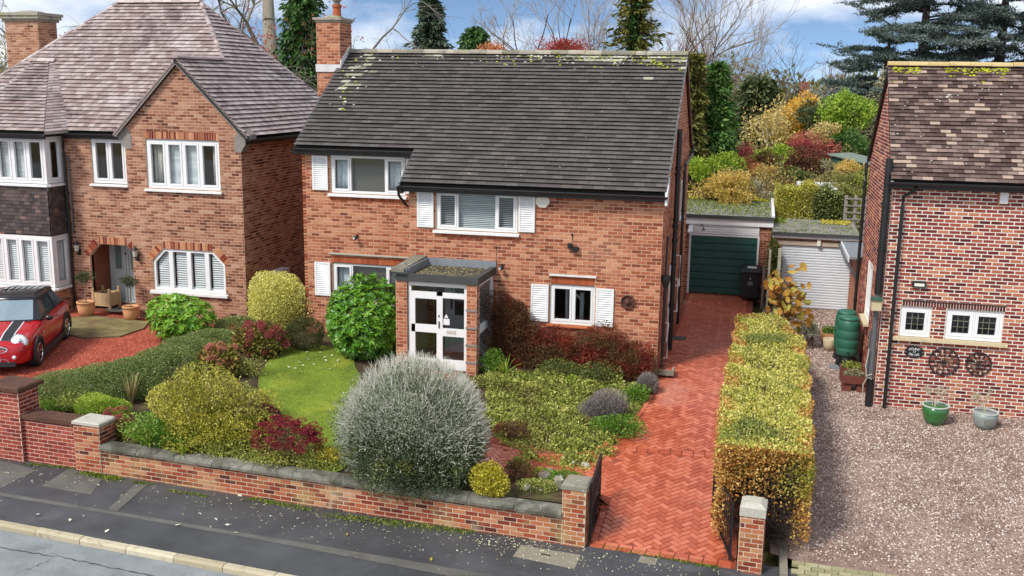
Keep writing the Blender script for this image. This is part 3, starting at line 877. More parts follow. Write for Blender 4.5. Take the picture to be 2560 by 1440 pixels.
for i in range(nst):
    a = sL1 + i*cl + .005; b = a + cl - .01
    q = MB(); pr = [(.16, -.42), (.16, -.375), (.09, -.315), (-.10, -.30), (-.19, -.345), (-.19, -.42)]
    vs = [WO + we*s + wn_*d + Z3*(z+random.uniform(-.003, .003)) for s in (a, b) for d, z in pr]
    q.add(vs, [(5, 4, 3, 2, 1, 0), (6, 7, 8, 9, 10, 11)] + [(i_, (i_+1) % 6, (i_+1) % 6+6, i_+6) for i_ in range(6)], random.random()); q.build('coping_stone', M['coping'], gw)
gpL = wall_thing('gate_pillar', 'brick gate pillar with mottled stone cap joined to the long street wall', sP0, sP1, -.95, .06, .11, -.30, 'brick_garden', 'mortar_garden', 'pillar', L=.21)
capstone(gpL, sP0, sP1, .11, -.30, .06, .10, .02, 'stone')
gpW = wall_thing('weathered_pillar', 'low mossy brick pillar with grey cap between the two street walls', sL0, sL1-.004, -.95, .03, .12, -.34, 'brick_garden', 'mortar_garden', 'pillar', L=.225)
capstone(gpW, sL0, sL1, .12, -.34, .03, .07, .02, 'stone_pale')
sR0, sR1 = s_px(1843, 1425), s_px(1902, 1437)
gpR = wall_thing('hedge_pillar', 'brick gate pillar with pale stone cap standing in front of the tall hedge', sR0, sR1, -.95, .02, .10, -.30, 'brick_garden', 'mortar_garden', 'pillar', L=.21)
capstone(gpR, sR0, sR1, .10, -.30, .02, .2, .015, 'stone_pale', crown=.05)
sB0, sB1 = s_px(-14, 1147), s_px(58, 1156)
lw2 = wall_thing('red_wall', 'short red brick wall with brown coping beside the tall brown capped pillar', sB1, sL0-.03, -.95, -.03, .04, -.18, 'brick_red', 'mortar_pink')
for a, b in ((sB1-.05, sB1+.35), (sB1+.355, sL0-.05)):
    q = MB(); pr = [(.09, -.03), (.09, .05), (-.26, .07), (-.26, -.03)]
    vs = [WO + we*s + wn_*d + Z3*z for s in (a, b) for d, z in pr]
    q.add(vs, [(3, 2, 1, 0), (4, 5, 6, 7)] + [(i_, (i_+1) % 4, (i_+1) % 4+4, i_+4) for i_ in range(4)], random.random()); q.build('coping_stone', M['coping_brown'], lw2)
bp = wall_thing('brown_capped_pillar', 'tall red brick pillar with broad brown cap at the photo edge', sB0, sB1-.004, -.95, .53, .12, -.40, 'brick_red', 'mortar_pink', 'pillar')
capstone(bp, sB0, sB1, .12, -.40, .53, .09, .08, 'coping_brown')
# ------------------------------------------------------------------ garden beds, lawn
bed = [(-10.5, wall_y(-10.5)+.12), (-.3, wall_y(-.3)+.3), (-.28, -6.2), (-.5, -4.4), (.0, -2.0), (.0, .0), (-6.0, 0), (-6.0, 1.0), (-11.1, 1.4), (-11.1, -1.0), (-12.4, -4.6), (-12.2, wall_y(-12.2)+.2)]
sheet('garden_bed', bed, h_garden, M['soil'], .4, -.02)
lawn_px = [(640, 965), (668, 920), (716, 884), (800, 876), (880, 900), (905, 960), (905, 1100), (860, 1150), (800, 1160), (740, 1080), (690, 1010)]
lawn = [tuple(at_height(u, v, -.15)[:2]) for u, v in lawn_px]
lawn = [p for a, b in zip(lawn, lawn[1:]+lawn[:1]) for p in [tuple(np.array(a)+(np.array(b)-np.array(a))*k/4 + np.array([random.gauss(0, .03), random.gauss(0, .03)])) for k in range(4)]]
lawn_o = sheet('lawn', lawn, h_garden, M['lawn'], .25, .01)
n = 52000
xs = rng.uniform(min(p[0] for p in lawn), max(p[0] for p in lawn), n*2); ysn = rng.uniform(min(p[1] for p in lawn), max(p[1] for p in lawn), n*2)
ok = np.array([inside(lawn, a, b) for a, b in zip(xs[:n], ysn[:n])]); xs, ysn = xs[:n][ok], ysn[:n][ok]
zz = np.array([h_garden(a, b) for a, b in zip(xs, ysn)]) + .01
n = len(xs); hgt = rng.uniform(.012, .035, n); az = rng.uniform(0, 6.28, n); wv = .004
V = np.zeros((n*3, 3)); dx, dy = np.cos(az)*wv, np.sin(az)*wv
V[0::3] = np.stack([xs-dx, ysn-dy, zz], 1); V[1::3] = np.stack([xs+dx, ysn+dy, zz], 1)
V[2::3] = np.stack([xs+rng.normal(0, .012, n), ysn+rng.normal(0, .012, n), zz+hgt], 1)
M['grass'] = leafmat('grass', [(0, srgb(80, 104, 28)), (.5, srgb(126, 150, 44)), (1, srgb(170, 182, 72))], .7, .3, (srgb(188, 190, 74), .8, .5, .7, .7))
o = np_mesh('lawn_grass', V, np.arange(n*3).reshape(-1, 3), rng.random(n), M['grass'], kind='stuff', k=3)
tag(o, 'short mown grass of the small bright green lawn', 'grass')
# ------------------------------------------------------------------ red block drive and path
def h_block(x, y): return h_drive(x, y) if x > -.35 else h_garden(x, y)+.012
drive = [(-.30, wall_y(-.3)-.02), (2.06, wall_y(2.06)-.06), (2.06, 9.3), (-.0, 9.3), (-.0, -1.3), (-.10, -2.2), (-.36, -3.2), (-.62, -4.0), (-1.0, -4.55), (-1.7, -4.9), (-2.6, -4.95), (-3.6, -4.6), (-4.35, -3.6), (-4.3, -1.5), (-5.5, -1.5), (-5.5, -3.8), (-4.6, -5.8), (-3.4, -6.4), (-2.2, -6.3), (-1.1, -6.05), (-.5, -6.1), (-.28, -6.4)]
drv = sheet('driveway', drive, lambda x, y: h_block(x, y), M['paver_bed'], .3, 0.0)
def inset(poly, x, y, d):
    return all(inside(poly, x+a, y+b) for a, b in ((d, 0), (-d, 0), (0, d), (0, -d)))
pav = Pieces(drv, 'paver', M['paver'], 300, lambda u, v: u > 1850 and v < 1250)
c45 = math.sqrt(.5); A1, B1 = np.array([c45, c45, 0]), np.array([-c45, c45, 0])
def surf_frame(x, y, d):
    e = .05; dz = (h_block(x, y+e)-h_block(x, y-e))/(2*e); dxz = (h_block(x+e, y)-h_block(x-e, y))/(2*e)
    nn = np.array([-dxz, -dz, 1.0]); nn /= np.linalg.norm(nn)
    a = d - nn*(d@nn); a /= np.linalg.norm(a); b = np.cross(nn, a)
    return a, b, nn
a_ = .1025
for i in range(-190, 190):
    for j in range(-190, 190):
        k = (i-j) % 4
        if k == 0: cx, cy, d = (i+1)*a_, (j+.5)*a_, A1
        elif k == 3: cx, cy, d = (i+.5)*a_, (j+1)*a_, B1
        else: continue
        x, y = cx*c45 - cy*c45, cx*c45 + cy*c45
        x += .9; y += -.5
        if not (-5.6 < x < 2.2 and -7.9 < y < 9.4): continue
        if not inset(drive, x, y, .12): continue
        if wall_y(x)-.1 < y < wall_y(x)+.18: continue
        if -4.05 < y-.03*x < -3.83 and x > -.2: continue
        if 1.55 < y < 1.68 : continue
        a, b, nn = surf_frame(x, y, d)
        pav.add(np.array([x, y, h_block(x, y)+.003]), a, b, nn, (2*a_-.009, a_-.009, .006), drv, 'brick', True, random.random())
def course(pts, w, l, rows=1):
    """edging pavers set along a line"""
    pts = [np.array(p, float) for p in pts]
    for r in range(rows):
        for p, q in zip(pts[:-1], pts[1:]):
            d = q-p; Ln = np.linalg.norm(d); d /= Ln; nrm = np.array([-d[1], d[0]]); k = max(1, int(Ln/l))
            for i in range(k):
                c = p + d*Ln*(i+.5)/k + nrm*w*(r+.5)
                a, b, nn = surf_frame(c[0], c[1], np.array([d[0], d[1], 0]))
                pav.add(np.array([c[0], c[1], h_block(c[0], c[1])+.004]), a, b, nn, (Ln/k-.014, w-.014, .016), drv, 'brick', True, random.random())
course([(-.26, wall_y(-.26)-.04), (2.0, wall_y(2.0)-.06)], .11, .215, 2)
course([(-.16, -4.04), (2.0, -3.98)], .1, .2, 2)
course([(.06, 1.57), (2.0, 1.57)], .1, .2, 1)
course([(-.02, -1.3), (-.12, -2.2), (-.38, -3.2), (-.64, -4.0), (-1.02, -4.58), (-1.72, -4.93), (-2.6, -4.98)][::1], .11, .21, 1)
course([(-2.2, -6.3), (-1.1, -6.05), (-.5, -6.1), (-.27, -6.4), (-.27, -7.35)], -.0+.11, .21, 1)
pav.finish('paving')
# ------------------------------------------------------------------ gravel drives
grav = [(2.6, wall_y(2.6)+.12), (14, wall_y(14)+.12), (14, 0), (4.78, 0), (4.78, 8.2), (2.35, 8.2), (2.35, 1.0)]
sheet('gravel_drive', grav, h_gravel, M['gravel_bed'], .6, 0.0)
def scatter_stones(name, poly, hf, n, mat, size, label, cat, near=None):
    xs = rng.uniform(min(p[0] for p in poly), max(p[0] for p in poly), n); ys = rng.uniform(min(p[1] for p in poly), max(p[1] for p in poly), n)
    if near: ys = min(p[1] for p in poly) + (max(p[1] for p in poly)-min(p[1] for p in poly))*rng.random(n)**near
    ok = np.array([inside(poly, a, b) for a, b in zip(xs, ys)]); xs, ys = xs[ok], ys[ok]; n = len(xs)
    z = np.array([hf(a, b) for a, b in zip(xs, ys)])
    r = rng.uniform(size*.5, size, n); az = rng.uniform(0, 6.28, n)
    V = np.zeros((n, 5, 3))
    for k in range(4):
        t = az + k*math.pi/2; rr = r*rng.uniform(.7, 1.3, n)
        V[:, k] = np.stack([xs+np.cos(t)*rr, ys+np.sin(t)*rr, z-.002+rng.uniform(0, .004, n)], 1)
    V[:, 4] = np.stack([xs+rng.normal(0, .25, n)*r, ys+rng.normal(0, .25, n)*r, z+r*rng.uniform(.6, 1.1, n)], 1)
    b = np.arange(n)[:, None]*5
    F = np.concatenate([b+np.array([[0, 1, 4]]), b+np.array([[1, 2, 4]]), b+np.array([[2, 3, 4]]), b+np.array([[3, 0, 4]])], 0)
    rv = rng.random(n); o = np_mesh(name, V.reshape(-1, 3), F, np.tile(rv, 4), mat, kind='stuff', k=3)
    return tag(o, label, cat)
grav_v = [(2.85, wall_y(2.85)+.62), (9.5, wall_y(9.5)+.62), (9.5, 0), (4.78, 0), (4.78, 8.2), (2.35, 8.2), (2.35, 1.0)]
scatter_stones('drive_gravel', grav_v, h_gravel, 90000, M['stones'], .02, 'loose pinkish gravel on the drive before the neighbouring house', 'gravel', .8)
fore = [(-21, wall_y(-21)+.4), (-12.6, wall_y(-12.6)+.4), (-12.6, -4.6), (-11.2, -.6), (-11.2, 1.5), (-14.5, 1.5), (-14.5, 1.8), (-21, 1.8)]
sheet('forecourt', fore, h_fore, M['red_gravel'], .6, 0.0)
fore_v = [(-16.5, -6.0), (-12.6, -6.0), (-12.6, -4.6), (-11.2, -.6), (-11.2, 1.5), (-14.5, 1.5), (-16.5, 1.5)]
scatter_stones('forecourt_gravel', fore_v, h_fore, 16000, M['red_stones'], .022, 'red gravel on the forecourt around the parked car', 'gravel')
slab = [tuple(at_height(u, v, -.1)[:2]) for u, v in ((172, 795), (230, 790), (372, 806), (360, 822), (300, 842), (210, 846), (172, 838))]
mb = MB(); mb.prism([(x, y, -.12) for x, y in slab], (0, 0, .045)); tag(mb.build('entrance_step', M['mossy_slab']), kind='structure')
# pale setts across the mouth of the gravel drive, and the hedge edging
st = tag(MB().box((2.72, -7.75, -1.1), (2.84, -6.6, -.84)).build('drive_edging', M['concrete']), kind='structure')
q = [MB().box((-.095, -.06, -.05), (.095, .06, 0), k/4).mesh('sett', M['sett']) for k in range(5)]
for r in range(4):
    for i in range(24):
        s = s_of(2.98) + (i + .5*(r % 2))*.2; c = WO + we*s - wn_*(.42 - r*.128)
        o = bpy.data.objects.new('sett', random.choice(q)); COL.objects.link(o); o.parent = st
        o.location = (c[0], c[1], h_gravel(c[0], c[1])+.014+random.uniform(-.004, .004)); o.rotation_euler = (0, 0, math.atan(WSL))
# drain grate in the drive
g_ = at_height(1695, 846, .0)
dg = thing('drain_grate', (g_[0], g_[1], 0), 'small dark drain grate set in the red drive beside the house', 'drain')
mb = MB(); bars(mb, g_[0]-.2, g_[0]+.2, 0, 0, 0, 0, 0) if False else mb.box((g_[0]-.2, g_[1]-.2, .0), (g_[0]+.2, g_[1]+.2, .012)); mb.build('grate_frame', M['black_metal'], dg)
for i in range(7):
    mb = MB(); mb.box((g_[0]-.17+i*.05, g_[1]-.17, .012), (g_[0]-.15+i*.05, g_[1]+.17, .02)); mb.build('grate_bar', M['grey_pipe'], dg)
FX, FN = (1, 0, 0), (0, -1, 0)                  # front walls: u along +X, facing the street
RX, RN = (0, 1, 0), (1, 0, 0)                   # right-hand side walls
LX, LN = (0, -1, 0), (-1, 0, 0)                 # left-hand side walls

# ================================================================== main house
house = thing('detached_house', (-4.6, 3.5, 0), 'middle brick house with dark tiled roof, white louvred shutters and glazed porch', 'house')
def mask_main(u, v): return (v > 690 and u < 1560) or (800 < u < 1240 and v > 640)
hb = Pieces(house, 'brick', M['brick_main'], 300, mask_main)
W = masonry
w1 = W(house, hb, 'front_wall', (0, 0), FX, FN, rect(-6.0, 0, -.35, 4.03),
       [rect(-5.33, -3.35, 3.02, 3.93), rect(-2.54, -1.48, .93, 1.87), rect(-2.52, -1.50, 1.87, 2.07), rect(-5.38, -4.02, 0.02, 2.0)])
w2 = W(house, hb, 'recessed_front_wall', (0, 1.0), FX, FN, rect(-9.22, -6.0, -.35, 4.78),
       [rect(-8.44, -6.46, 3.66, 4.60), rect(-8.44, -6.40, .92, 1.87), rect(-8.46, -6.38, 1.87, 2.09)])
w3 = W(house, hb, 'side_wall', (0, 0), RX, RN, [(0, -.35), (7.2, -.35), (7.2, 4.86), (4.06, 7.08), (0, 4.14)], [rect(2.2, 3.1, .02, 2.05), rect(4.6, 5.4, 2.95, 3.95)])
w4 = W(house, hb, 'return_wall', (-6.0, 0), LX, LN, [(-1.0, -.35), (0, -.35), (0, 4.0), (-1.0, 4.6)])
mb = MB()
mb.prism([(-9.22, 7.2, -.35), (-9.22, 1.0, -.35), (-9.22, 1.0, 4.75), (-9.22, 4.06, 7.08), (-9.22, 7.2, 4.86)], (.1, 0, 0))
mb.prism([(-9.12, 7.2, -.35), (0, 7.2, -.35), (0, 7.2, 4.86), (-9.12, 7.2, 4.86)], (0, -.1, 0))
mb.build('rear_wall', M['brick_main'], house)
mb = MB(); mb.box((-9.1, 1.2, 2.35), (-.12, 7.08, 2.5)); mb.box((-5.95, .12, 2.35), (-.12, 1.2, 2.5)); mb.box((-9.1, 1.2, -.1), (-.12, 7.08, 0.0)); mb.box((-5.95, .12, -.1), (-.12, 1.2, 0.0))
mb.box((-9.1, 3.4, 0), (-.2, 3.5, 4.7)); mb.box((-3.2, .15, 0), (-3.1, 3.4, 4.2))
mb.build('inner_floors', M['inside'], house)
# roof
cs = 1/math.hypot(1, .72)
SF = (0, cs, .72*cs)
ht = Pieces(house, 'roof_tile', M['tile_main'], 300)
s_up, s_r = 1.0/cs, 4.28/cs
def main_tone(u, s):
    x = u - 9.31; t = s_r - s; k = random.random()*.84
    wash = math.exp(-((x+8.55+.10*t)/.22)**2)*max(0, 1-t/2.6)
    top = (.85 if x > -3.2 else .3)*math.exp(-(t/.22)**2) + (.9*math.exp(-(t/.5)**2) if x > -1.1 else 0) + (.45*math.exp(-(t/.45)**2) if -3.4 < x < -1.6 else 0)
    return .86+.13*random.random() if random.random() < max(wash*.8, top*.8) else k
roof = roof_slope(house, ht, 'roof', (-9.31, -.22, 4.085), FX, SF, [(3.18, 0), (9.38, 0), (9.38, s_r), (.03, s_r), (0, s_up), (3.18, s_up)], g=s_up/8, w=.25, thick=.07, tone=main_tone)
mb = MB(); mb.prism([(-9.28, 4.06, 7.17), (.07, 4.06, 7.17), (.07, 7.45, 4.73), (-9.28, 7.45, 4.73)], (0, -.03, -.07)); mb.build('rear_slope', M['tile_main'], house)
ridge_run(roof, 'ridge_tile', (-9.2, 4.06, 7.17), (.08, 4.06, 7.17), 'ridge', .13, .45)
# verge boards and mortar
mb = MB(); mb.bar((.055, -.2, 4.03), (.055, 4.06, 7.10), .03, .16); mb.build('verge', M['white_old'], roof)
mb = MB(); mb.bar((.06, 4.06, 7.10), (.06, 7.44, 4.68), .04, .2); mb.build('bargeboard', M['bargeboard'], roof)
mb = MB(); mb.prism([(.045, -.26, 4.12), (.045, -.26, 3.83), (.045, -.02, 3.78), (.045, .34, 4.4)], (.05, 0, 0)); mb.build('box_end', M['white'], roof)
mb = MB(); mb.bar((-6.14, -.2, 4.05), (-6.14, .8, 4.77), .04, .12); mb.box((-6.16, -.26, 3.86), (-6.10, -.04, 4.05)); mb.build('verge', M['black'], roof)
gutter(house, (-6.2, -.28, 4.03), (.10, -.28, 4.03))
gutter(house, (-9.36, .72, 4.76), (-6.16, .72, 4.76))
mb = MB(); mb.box((-6.0, -.2, 3.9), (0, .02, 3.96)); mb.box((-9.22, .8, 4.62), (-6.0, 1.02, 4.68)); mb.build('soffit', M['gutter_wood'], house)
pipe(house, [(-6.18, -.26, 3.98), (-6.18, -.2, 3.8), (-6.12, .1, 3.55), (-6.10, .92, 3.3), (-6.10, .93, .1)], .034)
# moss and lichen on the ridge and top courses
def pad(mb, c, a, S_, N_, h):
    n = 6; ph = random.random()*6; k = [random.uniform(.55, 1.1) for _ in range(n)]
    S_, N_ = np.asarray(S_, float), np.asarray(N_, float); X_ = np.array([1.0, 0, 0])
    ring = [c + X_*a*k[i]*math.cos(ph+i*math.pi/3) + S_*a*.75*k[i]*math.sin(ph+i*math.pi/3) for i in range(n)]
    mb.add(ring + [c + N_*h], [(i, (i+1) % n, n) for i in range(n)])
mb = MB(); ml = MB()
for i in range(300):
    x = -9.1 + 9.1*random.random()**.55
    s = s_r - abs(random.gauss(0, .22)) - .1
    if x > -1.6 and random.random() < .8: s = s_r - random.random()*.85*(.3+.7*(x+1.6)/1.6)
    if x < -5 and random.random() < .6: continue
    c = np.array([x, -.22 + cs*s, 4.085 + .72*cs*s]) + np.array([0, -.584, .8115])*.04
    tgt = mb if random.random() < (.35 + .5*(x > -1.3)) else ml
    a = random.uniform(.015, .05)
    pad(tgt, c+np.array([0, -.584, .8115])*.018, a, SF, np.array([0, -.584, .8115]), .022 if tgt is mb else .006)
for i in range(70):
    s = random.uniform(.3, s_r-.3); x = random.uniform(-9.1 if s > s_up else -6, 0)
    c = np.array([x, -.22 + cs*s, 4.085 + .72*cs*s]) + np.array([0, -.584, .8115])*.036
    a = random.uniform(.008, .022); pad(ml, c+np.array([0, -.584, .8115])*.018, a, SF, np.array([0, -.584, .8115]), .004)
for i in range(60):                                # pale wash of lichen below the chimney
    s = random.uniform(s_r-2.6, s_r-.05); x = -8.55 + random.gauss(0, .18) + (s_r-s)*-.05
    c = np.array([x, -.22 + cs*s, 4.085 + .72*cs*s]) + np.array([0, -.584, .8115])*.034
    a = random.uniform(.03, .08); pad(mb if random.random() < .25 else ml, c+np.array([0, -.584, .8115])*.02, a*.7, SF, np.array([0, -.584, .8115]), .004)
mb.build('moss', M['moss'], roof, kind='stuff'); ml.build('lichen', M['lichen'], roof, kind='stuff')
# chimney
def chimney(house, pieces, x0, x1, y0, y1, z0, z1, cap, pots, mortar='mortar'):
    for nm, O, U, N, o in (('chimney', (0, y0), FX, FN, rect(x0, x1, z0, z1)), ('chimney_side', (x1, 0), RX, RN, rect(y0, y1, z0, z1)), ('chimney_side', (x0, 0), LX, LN, rect(-y1, -y0, z0, z1))):
        W(house, pieces, nm, O, U, N, o, ch=.078, mortar=mortar)
    mb = MB(); mb.box((x0, y1-.01, z0), (x1, y1, z1)); mb.build('chimney_back', M['brick_garage'], house)
    mb = MB()
    for dz, ov, h in cap: mb.box((x0-ov, y0-ov, z1+dz), (x1+ov, y1+ov, z1+dz+h))
    mb.blob(((x0+x1)/2, (y0+y1)/2, z1+cap[-1][0]+cap[-1][2]), ((x1-x0)*.42, (y1-y0)*.42, .09), 12, .08)
    mb.build('chimney_cap', M['ridge'], house)
    for (px_, py_) in pots:
        b = z1+cap[-1][0]+cap[-1][2]
        q = MB(); q.lathe([(.14, 0), (.115, .05), (.105, .26), (.135, .28), (.135, .34), (.1, .34)], (px_, py_, b+.02), 14); p = q.build('chimney_pot', M['soldier'], house, smooth=False)
        q = MB(); q.lathe([(.09, .0), (.09, .1), (.13, .11), (.13, .2), (.02, .24)], (px_, py_, b+.35), 12); q.build('cowl', M['stone'], p)
chimney(house, hb, -9.86, -9.18, 3.45, 4.25, 6.0, 7.98, [(0, .03, .05), (.05, .07, .06)], [(-9.42, 3.85)])
mb = MB(); mb.prism([(-9.17, 3.43, 6.74), (-9.17, 4.06, 7.2), (-9.17, 4.06, 7.38), (-9.17, 3.43, 6.95)], (.02, 0, 0)); mb.prism([(-9.88, 3.43, 6.66), (-9.15, 3.43, 6.66), (-9.15, 3.40, 6.86), (-9.88, 3.40, 6.86)], (0, -.02, 0)); mb.build('flashing', M['white_old'], house)
# windows, lintels, shutters
window(house, (0, 0), FX, FN, -5.33, -3.35, 3.02, 3.93, [(.5, 'slat_open', 1), (1.0, 'slat', 0), (.5, 'slat_open', 1)])
soldiers(house, 'sill_course', (0, 0), FX, FN, -5.38, -3.30, 2.84, 2.95, 26, 'soldier', 'mortar')
window(house, (0, 1.0), FX, FN, -8.44, -6.46, 3.66, 4.60, [(.5, 'curtain', 1), (1.0, 'darkblind', 0), (.5, 'curtain', 1)])
soldiers(house, 'sill_course', (0, 1.0), FX, FN, -8.46, -6.42, 3.47, 3.58, 26, 'soldier', 'mortar')
window(house, (0, 1.0), FX, FN, -8.44, -6.40, .92, 1.87, [(.5, 'curtain', 1), (1.0, 'darkblind', 0), (.55, 'curtain', 1)])
soldiers(house, 'lintel', (0, 1.0), FX, FN, -8.46, -6.38, 1.875, 2.085, 26, 'soldier', 'soldier', sink=.012)
mb = LB((0, 1.0), FX, FN); mb.box((-8.5, 0, 2.095), (-6.36, .06, 2.125)); mb.build('lintel_ledge', M['stone_pale'], house)
window(house, (0, 0), FX, FN, -2.54, -1.48, .93, 1.87, [(.5, 'none', 1), (.5, 'none', 1)], sill_mat='soldier', sill_h=.03)
soldiers(house, 'lintel', (0, 0), FX, FN, -2.52, -1.50, 1.875, 2.065, 13, 'soldier', 'soldier', sink=.012)
mb = LB((0, 0), FX, FN); mb.box((-2.56, 0, 2.075), (-1.46, .06, 2.11)); mb.build('lintel_ledge', M['white_old'], house)
shutter(house, (0, 0), FX, FN, -5.79, -5.38, 3.06, 3.92); shutter(house, (0, 0), FX, FN, -3.32, -2.93, 3.06, 3.93)
shutter(house, (0, 1.0), FX, FN, -8.92, -8.50, 3.72, 4.58); shutter(house, (0, 1.0), FX, FN, -6.42, -6.05, 3.72, 4.58)
shutter(house, (0, 1.0), FX, FN, -8.92, -8.49, 1.00, 1.87)
shutter(house, (0, 0), FX, FN, -2.99, -2.57, .97, 1.85); shutter(house, (0, 0), FX, FN, -1.45, -1.04, .95, 1.84)
# stairs and things seen through the small window: a white banister inside
mb = MB(); mb.bar((-2.35, .9, 1.75), (-1.9, 1.0, 1.25), .05); mb.bar((-2.3, .9, .2), (-2.3, .9, 1.75), .07); mb.bar((-1.95, 1.0, .1), (-1.95, 1.0, 1.5), .09); mb.build('banister', M['white'], house)
# porch ---------------------------------------------------------------
px0, px1, py = -5.80, -3.87, -1.5
mb = MB(); mb.box((px0-.0, py, 2.05), (px1, 0.0, 2.15)); porch = mb.build('porch_roof', M['felt_edge'], house)
mb = MB()
mb.box((px0+.02, py-.02, 2.03), (px1+.02, py+.10, 2.20)); mb.box((px1-.10, py+.10, 2.03), (px1+.02, -.02, 2.20)); mb.build('fascia', M['felt_edge'], porch)
mb = MB(); mb.box((px0+.26, -.05, 2.15), (px1+.03, -.005, 2.33)); mb.build('upstand', M['lead'], porch)
mb = MB(); mb.box((px0+.22, py+.10, 2.15), (px0+.29, -.05, 2.32)); mb.box((px0+.02, py-.03, 2.20), (px0+.28, py+.04, 2.33)); mb.build('lead_apron', M['lead'], porch)
q = MB()
for i in range(700):
    x, y = random.uniform(px0+.32, px1-.12), random.uniform(py+.12, -.07)
    q.blob((x, y, 2.155), (random.uniform(.01, .035), random.uniform(.01, .035), random.uniform(.004, .014)), 5, .4)
M['porch_moss'] = toned('porch_moss', [(0, srgb(70, 62, 46)), (.6, srgb(128, 116, 86)), (1, srgb(164, 156, 118))], .95, .3, 60)
q.build('roof_debris', M['porch_moss'], porch, kind='stuff')
pb = Pieces(house, 'porch_brick', M['brick_main'], 200)
W(house, pb, 'porch_wall', (0, py+.02), FX, FN, rect(px0, px0+.27, -.3, 2.2), ch=.078)
W(house, pb, 'porch_wall', (px0, 0), LX, LN, rect(0, -py-.02, -.3, 2.2), ch=.078)
W(house, pb, 'porch_pier', (0, py+.02), FX, FN, rect(px1-.26, px1-.03, -.35, 2.03), ch=.078, L=.23)
W(house, pb, 'porch_pier', (px1-.03, 0), RX, RN, rect(py+.02, py+.25, -.35, 2.03), ch=.078, L=.23)
mb = MB(); mb.box((px0+.02, py+.05, -.3), (px0+.25, 0, 2.2)); mb.box((px1-.24, py+.05, -.3), (px1-.05, py+.22, 2.03)); mb.build('porch_core', M['mortar'], house)
mb = MB()
for z in (.22, .62, 1.02, 1.42):
    mb.box((px1-.275, py, z), (px1-.015, py+.26, z+.045))
mb.build('pier_bands', M['timber_grey'], house)
mb = MB(); mb.prism([(px0-.06, py-.12, 2.25), (px0+.24, py-.12, 2.25), (px0+.24, py-.12, 2.33), (px0-.06, py-.12, 2.33)], (0, 1.62, .04)); mb.build('coping_stone', M['stone'], house)
# porch joinery
fy = py + .10
def joinery(name, O, U, N, u0, u1, members, panes, handle=None):
    f = LB(O, U, N)
    for a, b, c, d in members: f.box((a, -.03, c), (b, .03, d))
    o = f.build(name, M['white'], house)
    for a, b, c, d in panes:
        g = LB(O, U, N); g.box((a, -.004, c), (b, .002, d)); g.build('pane', M['glass_dark'], o)
    return o
x0, x1 = px0+.28, px1-.27
xm = x0 + (x1-x0)*.56
dz = [(.02, .22), (.85, 1.03), (1.72, 1.80), (1.93, 2.03)]
pd = joinery('porch_front', (0, fy), FX, FN, x0, x1,
    [(x0, x0+.07, .02, 2.03), (x1-.06, x1, .02, 2.03), (xm-.10, xm+.04, .02, 1.80), (x0+.07, x1-.06, 1.93, 2.03), (x0+.07, x1-.06, 1.72, 1.80),
     (x0+.07, xm-.10, .02, .25), (x0+.07, xm-.10, .86, 1.04), (xm+.04, x1-.06, .02, .25), (xm+.04, x1-.06, .80, .98), (x0+.07, x0+.16, .25, 1.72), (x0+.16, xm-.10, 1.64, 1.72), (xm+.04, x1-.06, 1.68, 1.72)],
    [(x0+.16, xm-.10, .25, .86), (x0+.16, xm-.10, 1.04, 1.64), (xm+.04, x1-.06, .25, .80), (xm+.04, x1-.06, .98, 1.68), (x0+.07, x1-.06, 1.80, 1.93)])
mb = LB((0, fy), FX, FN); mb.box((xm-.05, .03, .98), (xm-.03, .05, 1.14)); mb.box((xm-.06, .03, 1.24), (xm-.03, .045, 1.28)); mb.build('door_handle', M['black_metal'], pd)
mb = LB((0, fy), FX, FN); mb.box((xm+.14, .03, .86), (xm+.36, .036, .94)); mb.build('letter_plate', M['stone_pale'], pd)
mb = LB((0, fy), FX, FN); mb.prism([(xm+.07, .004, 1.22), (xm+.17, .004, 1.22), (xm+.12, .004, 1.31)], (0, .004, 0)); mb.box((xm+.05, .004, 1.06), (xm+.20, .008, 1.20)); mb.build('notice', M['white'], pd)
ys0, ys1 = py+.25, -.02
joinery('porch_side', (px1-.07, 0), RX, RN, ys0, ys1,
    [(ys0, ys0+.06, -.02, 2.03), (ys1-.12, ys1, -.02, 2.03), (ys0+.06, ys1-.12, -.02, .22), (ys0+.06, ys1-.12, .84, 1.02), (ys0+.06, ys1-.12, 1.95, 2.03)],
    [(ys0+.06, ys1-.12, .22, .84), (ys0+.06, ys1-.12, 1.02, 1.95)])
mb = MB(); mb.box((px0+.2, py+.05, -.3), (px1-.05, 0, .01)); mb.build('porch_floor', M['inside_floor'], house)
# inner front door with glazed panels
d0, d1 = -5.0, -4.12
di = joinery('front_door', (0, .06), FX, FN, d0, d1,
    [(d0-.12, d0-.01, .02, 2.0), (d1+.01, d1+.09, .02, 2.0), (d0, d0+.12, .02, 1.98), (d1-.12, d1, .02, 1.98), (d0+.12, d1-.12, .02, .26), (d0+.12, d1-.12, .82, .95), (d0+.12, d1-.12, 1.32, 1.36), (d0+.12, d1-.12, 1.66, 1.70), (d0+.12, d1-.12, 1.86, 1.98), (d0+.12, d1-.12, .26, .82)],
    [(d0+.12, d1-.12, .95, 1.32), (d0+.12, d1-.12, 1.36, 1.66), (d0+.12, d1-.12, 1.70, 1.86)])
mb = LB((0, .06), FX, FN); mb.box((d0+.04, .03, 1.1), (d0+.075, .06, 1.4)); mb.lathe([(.02, .03), (.02, .05)], (d0+.06, 0, 1.58), 8, axis='y'); mb.build('door_handle', M['black_metal'], di)
pb.finish('porch_brickwork')
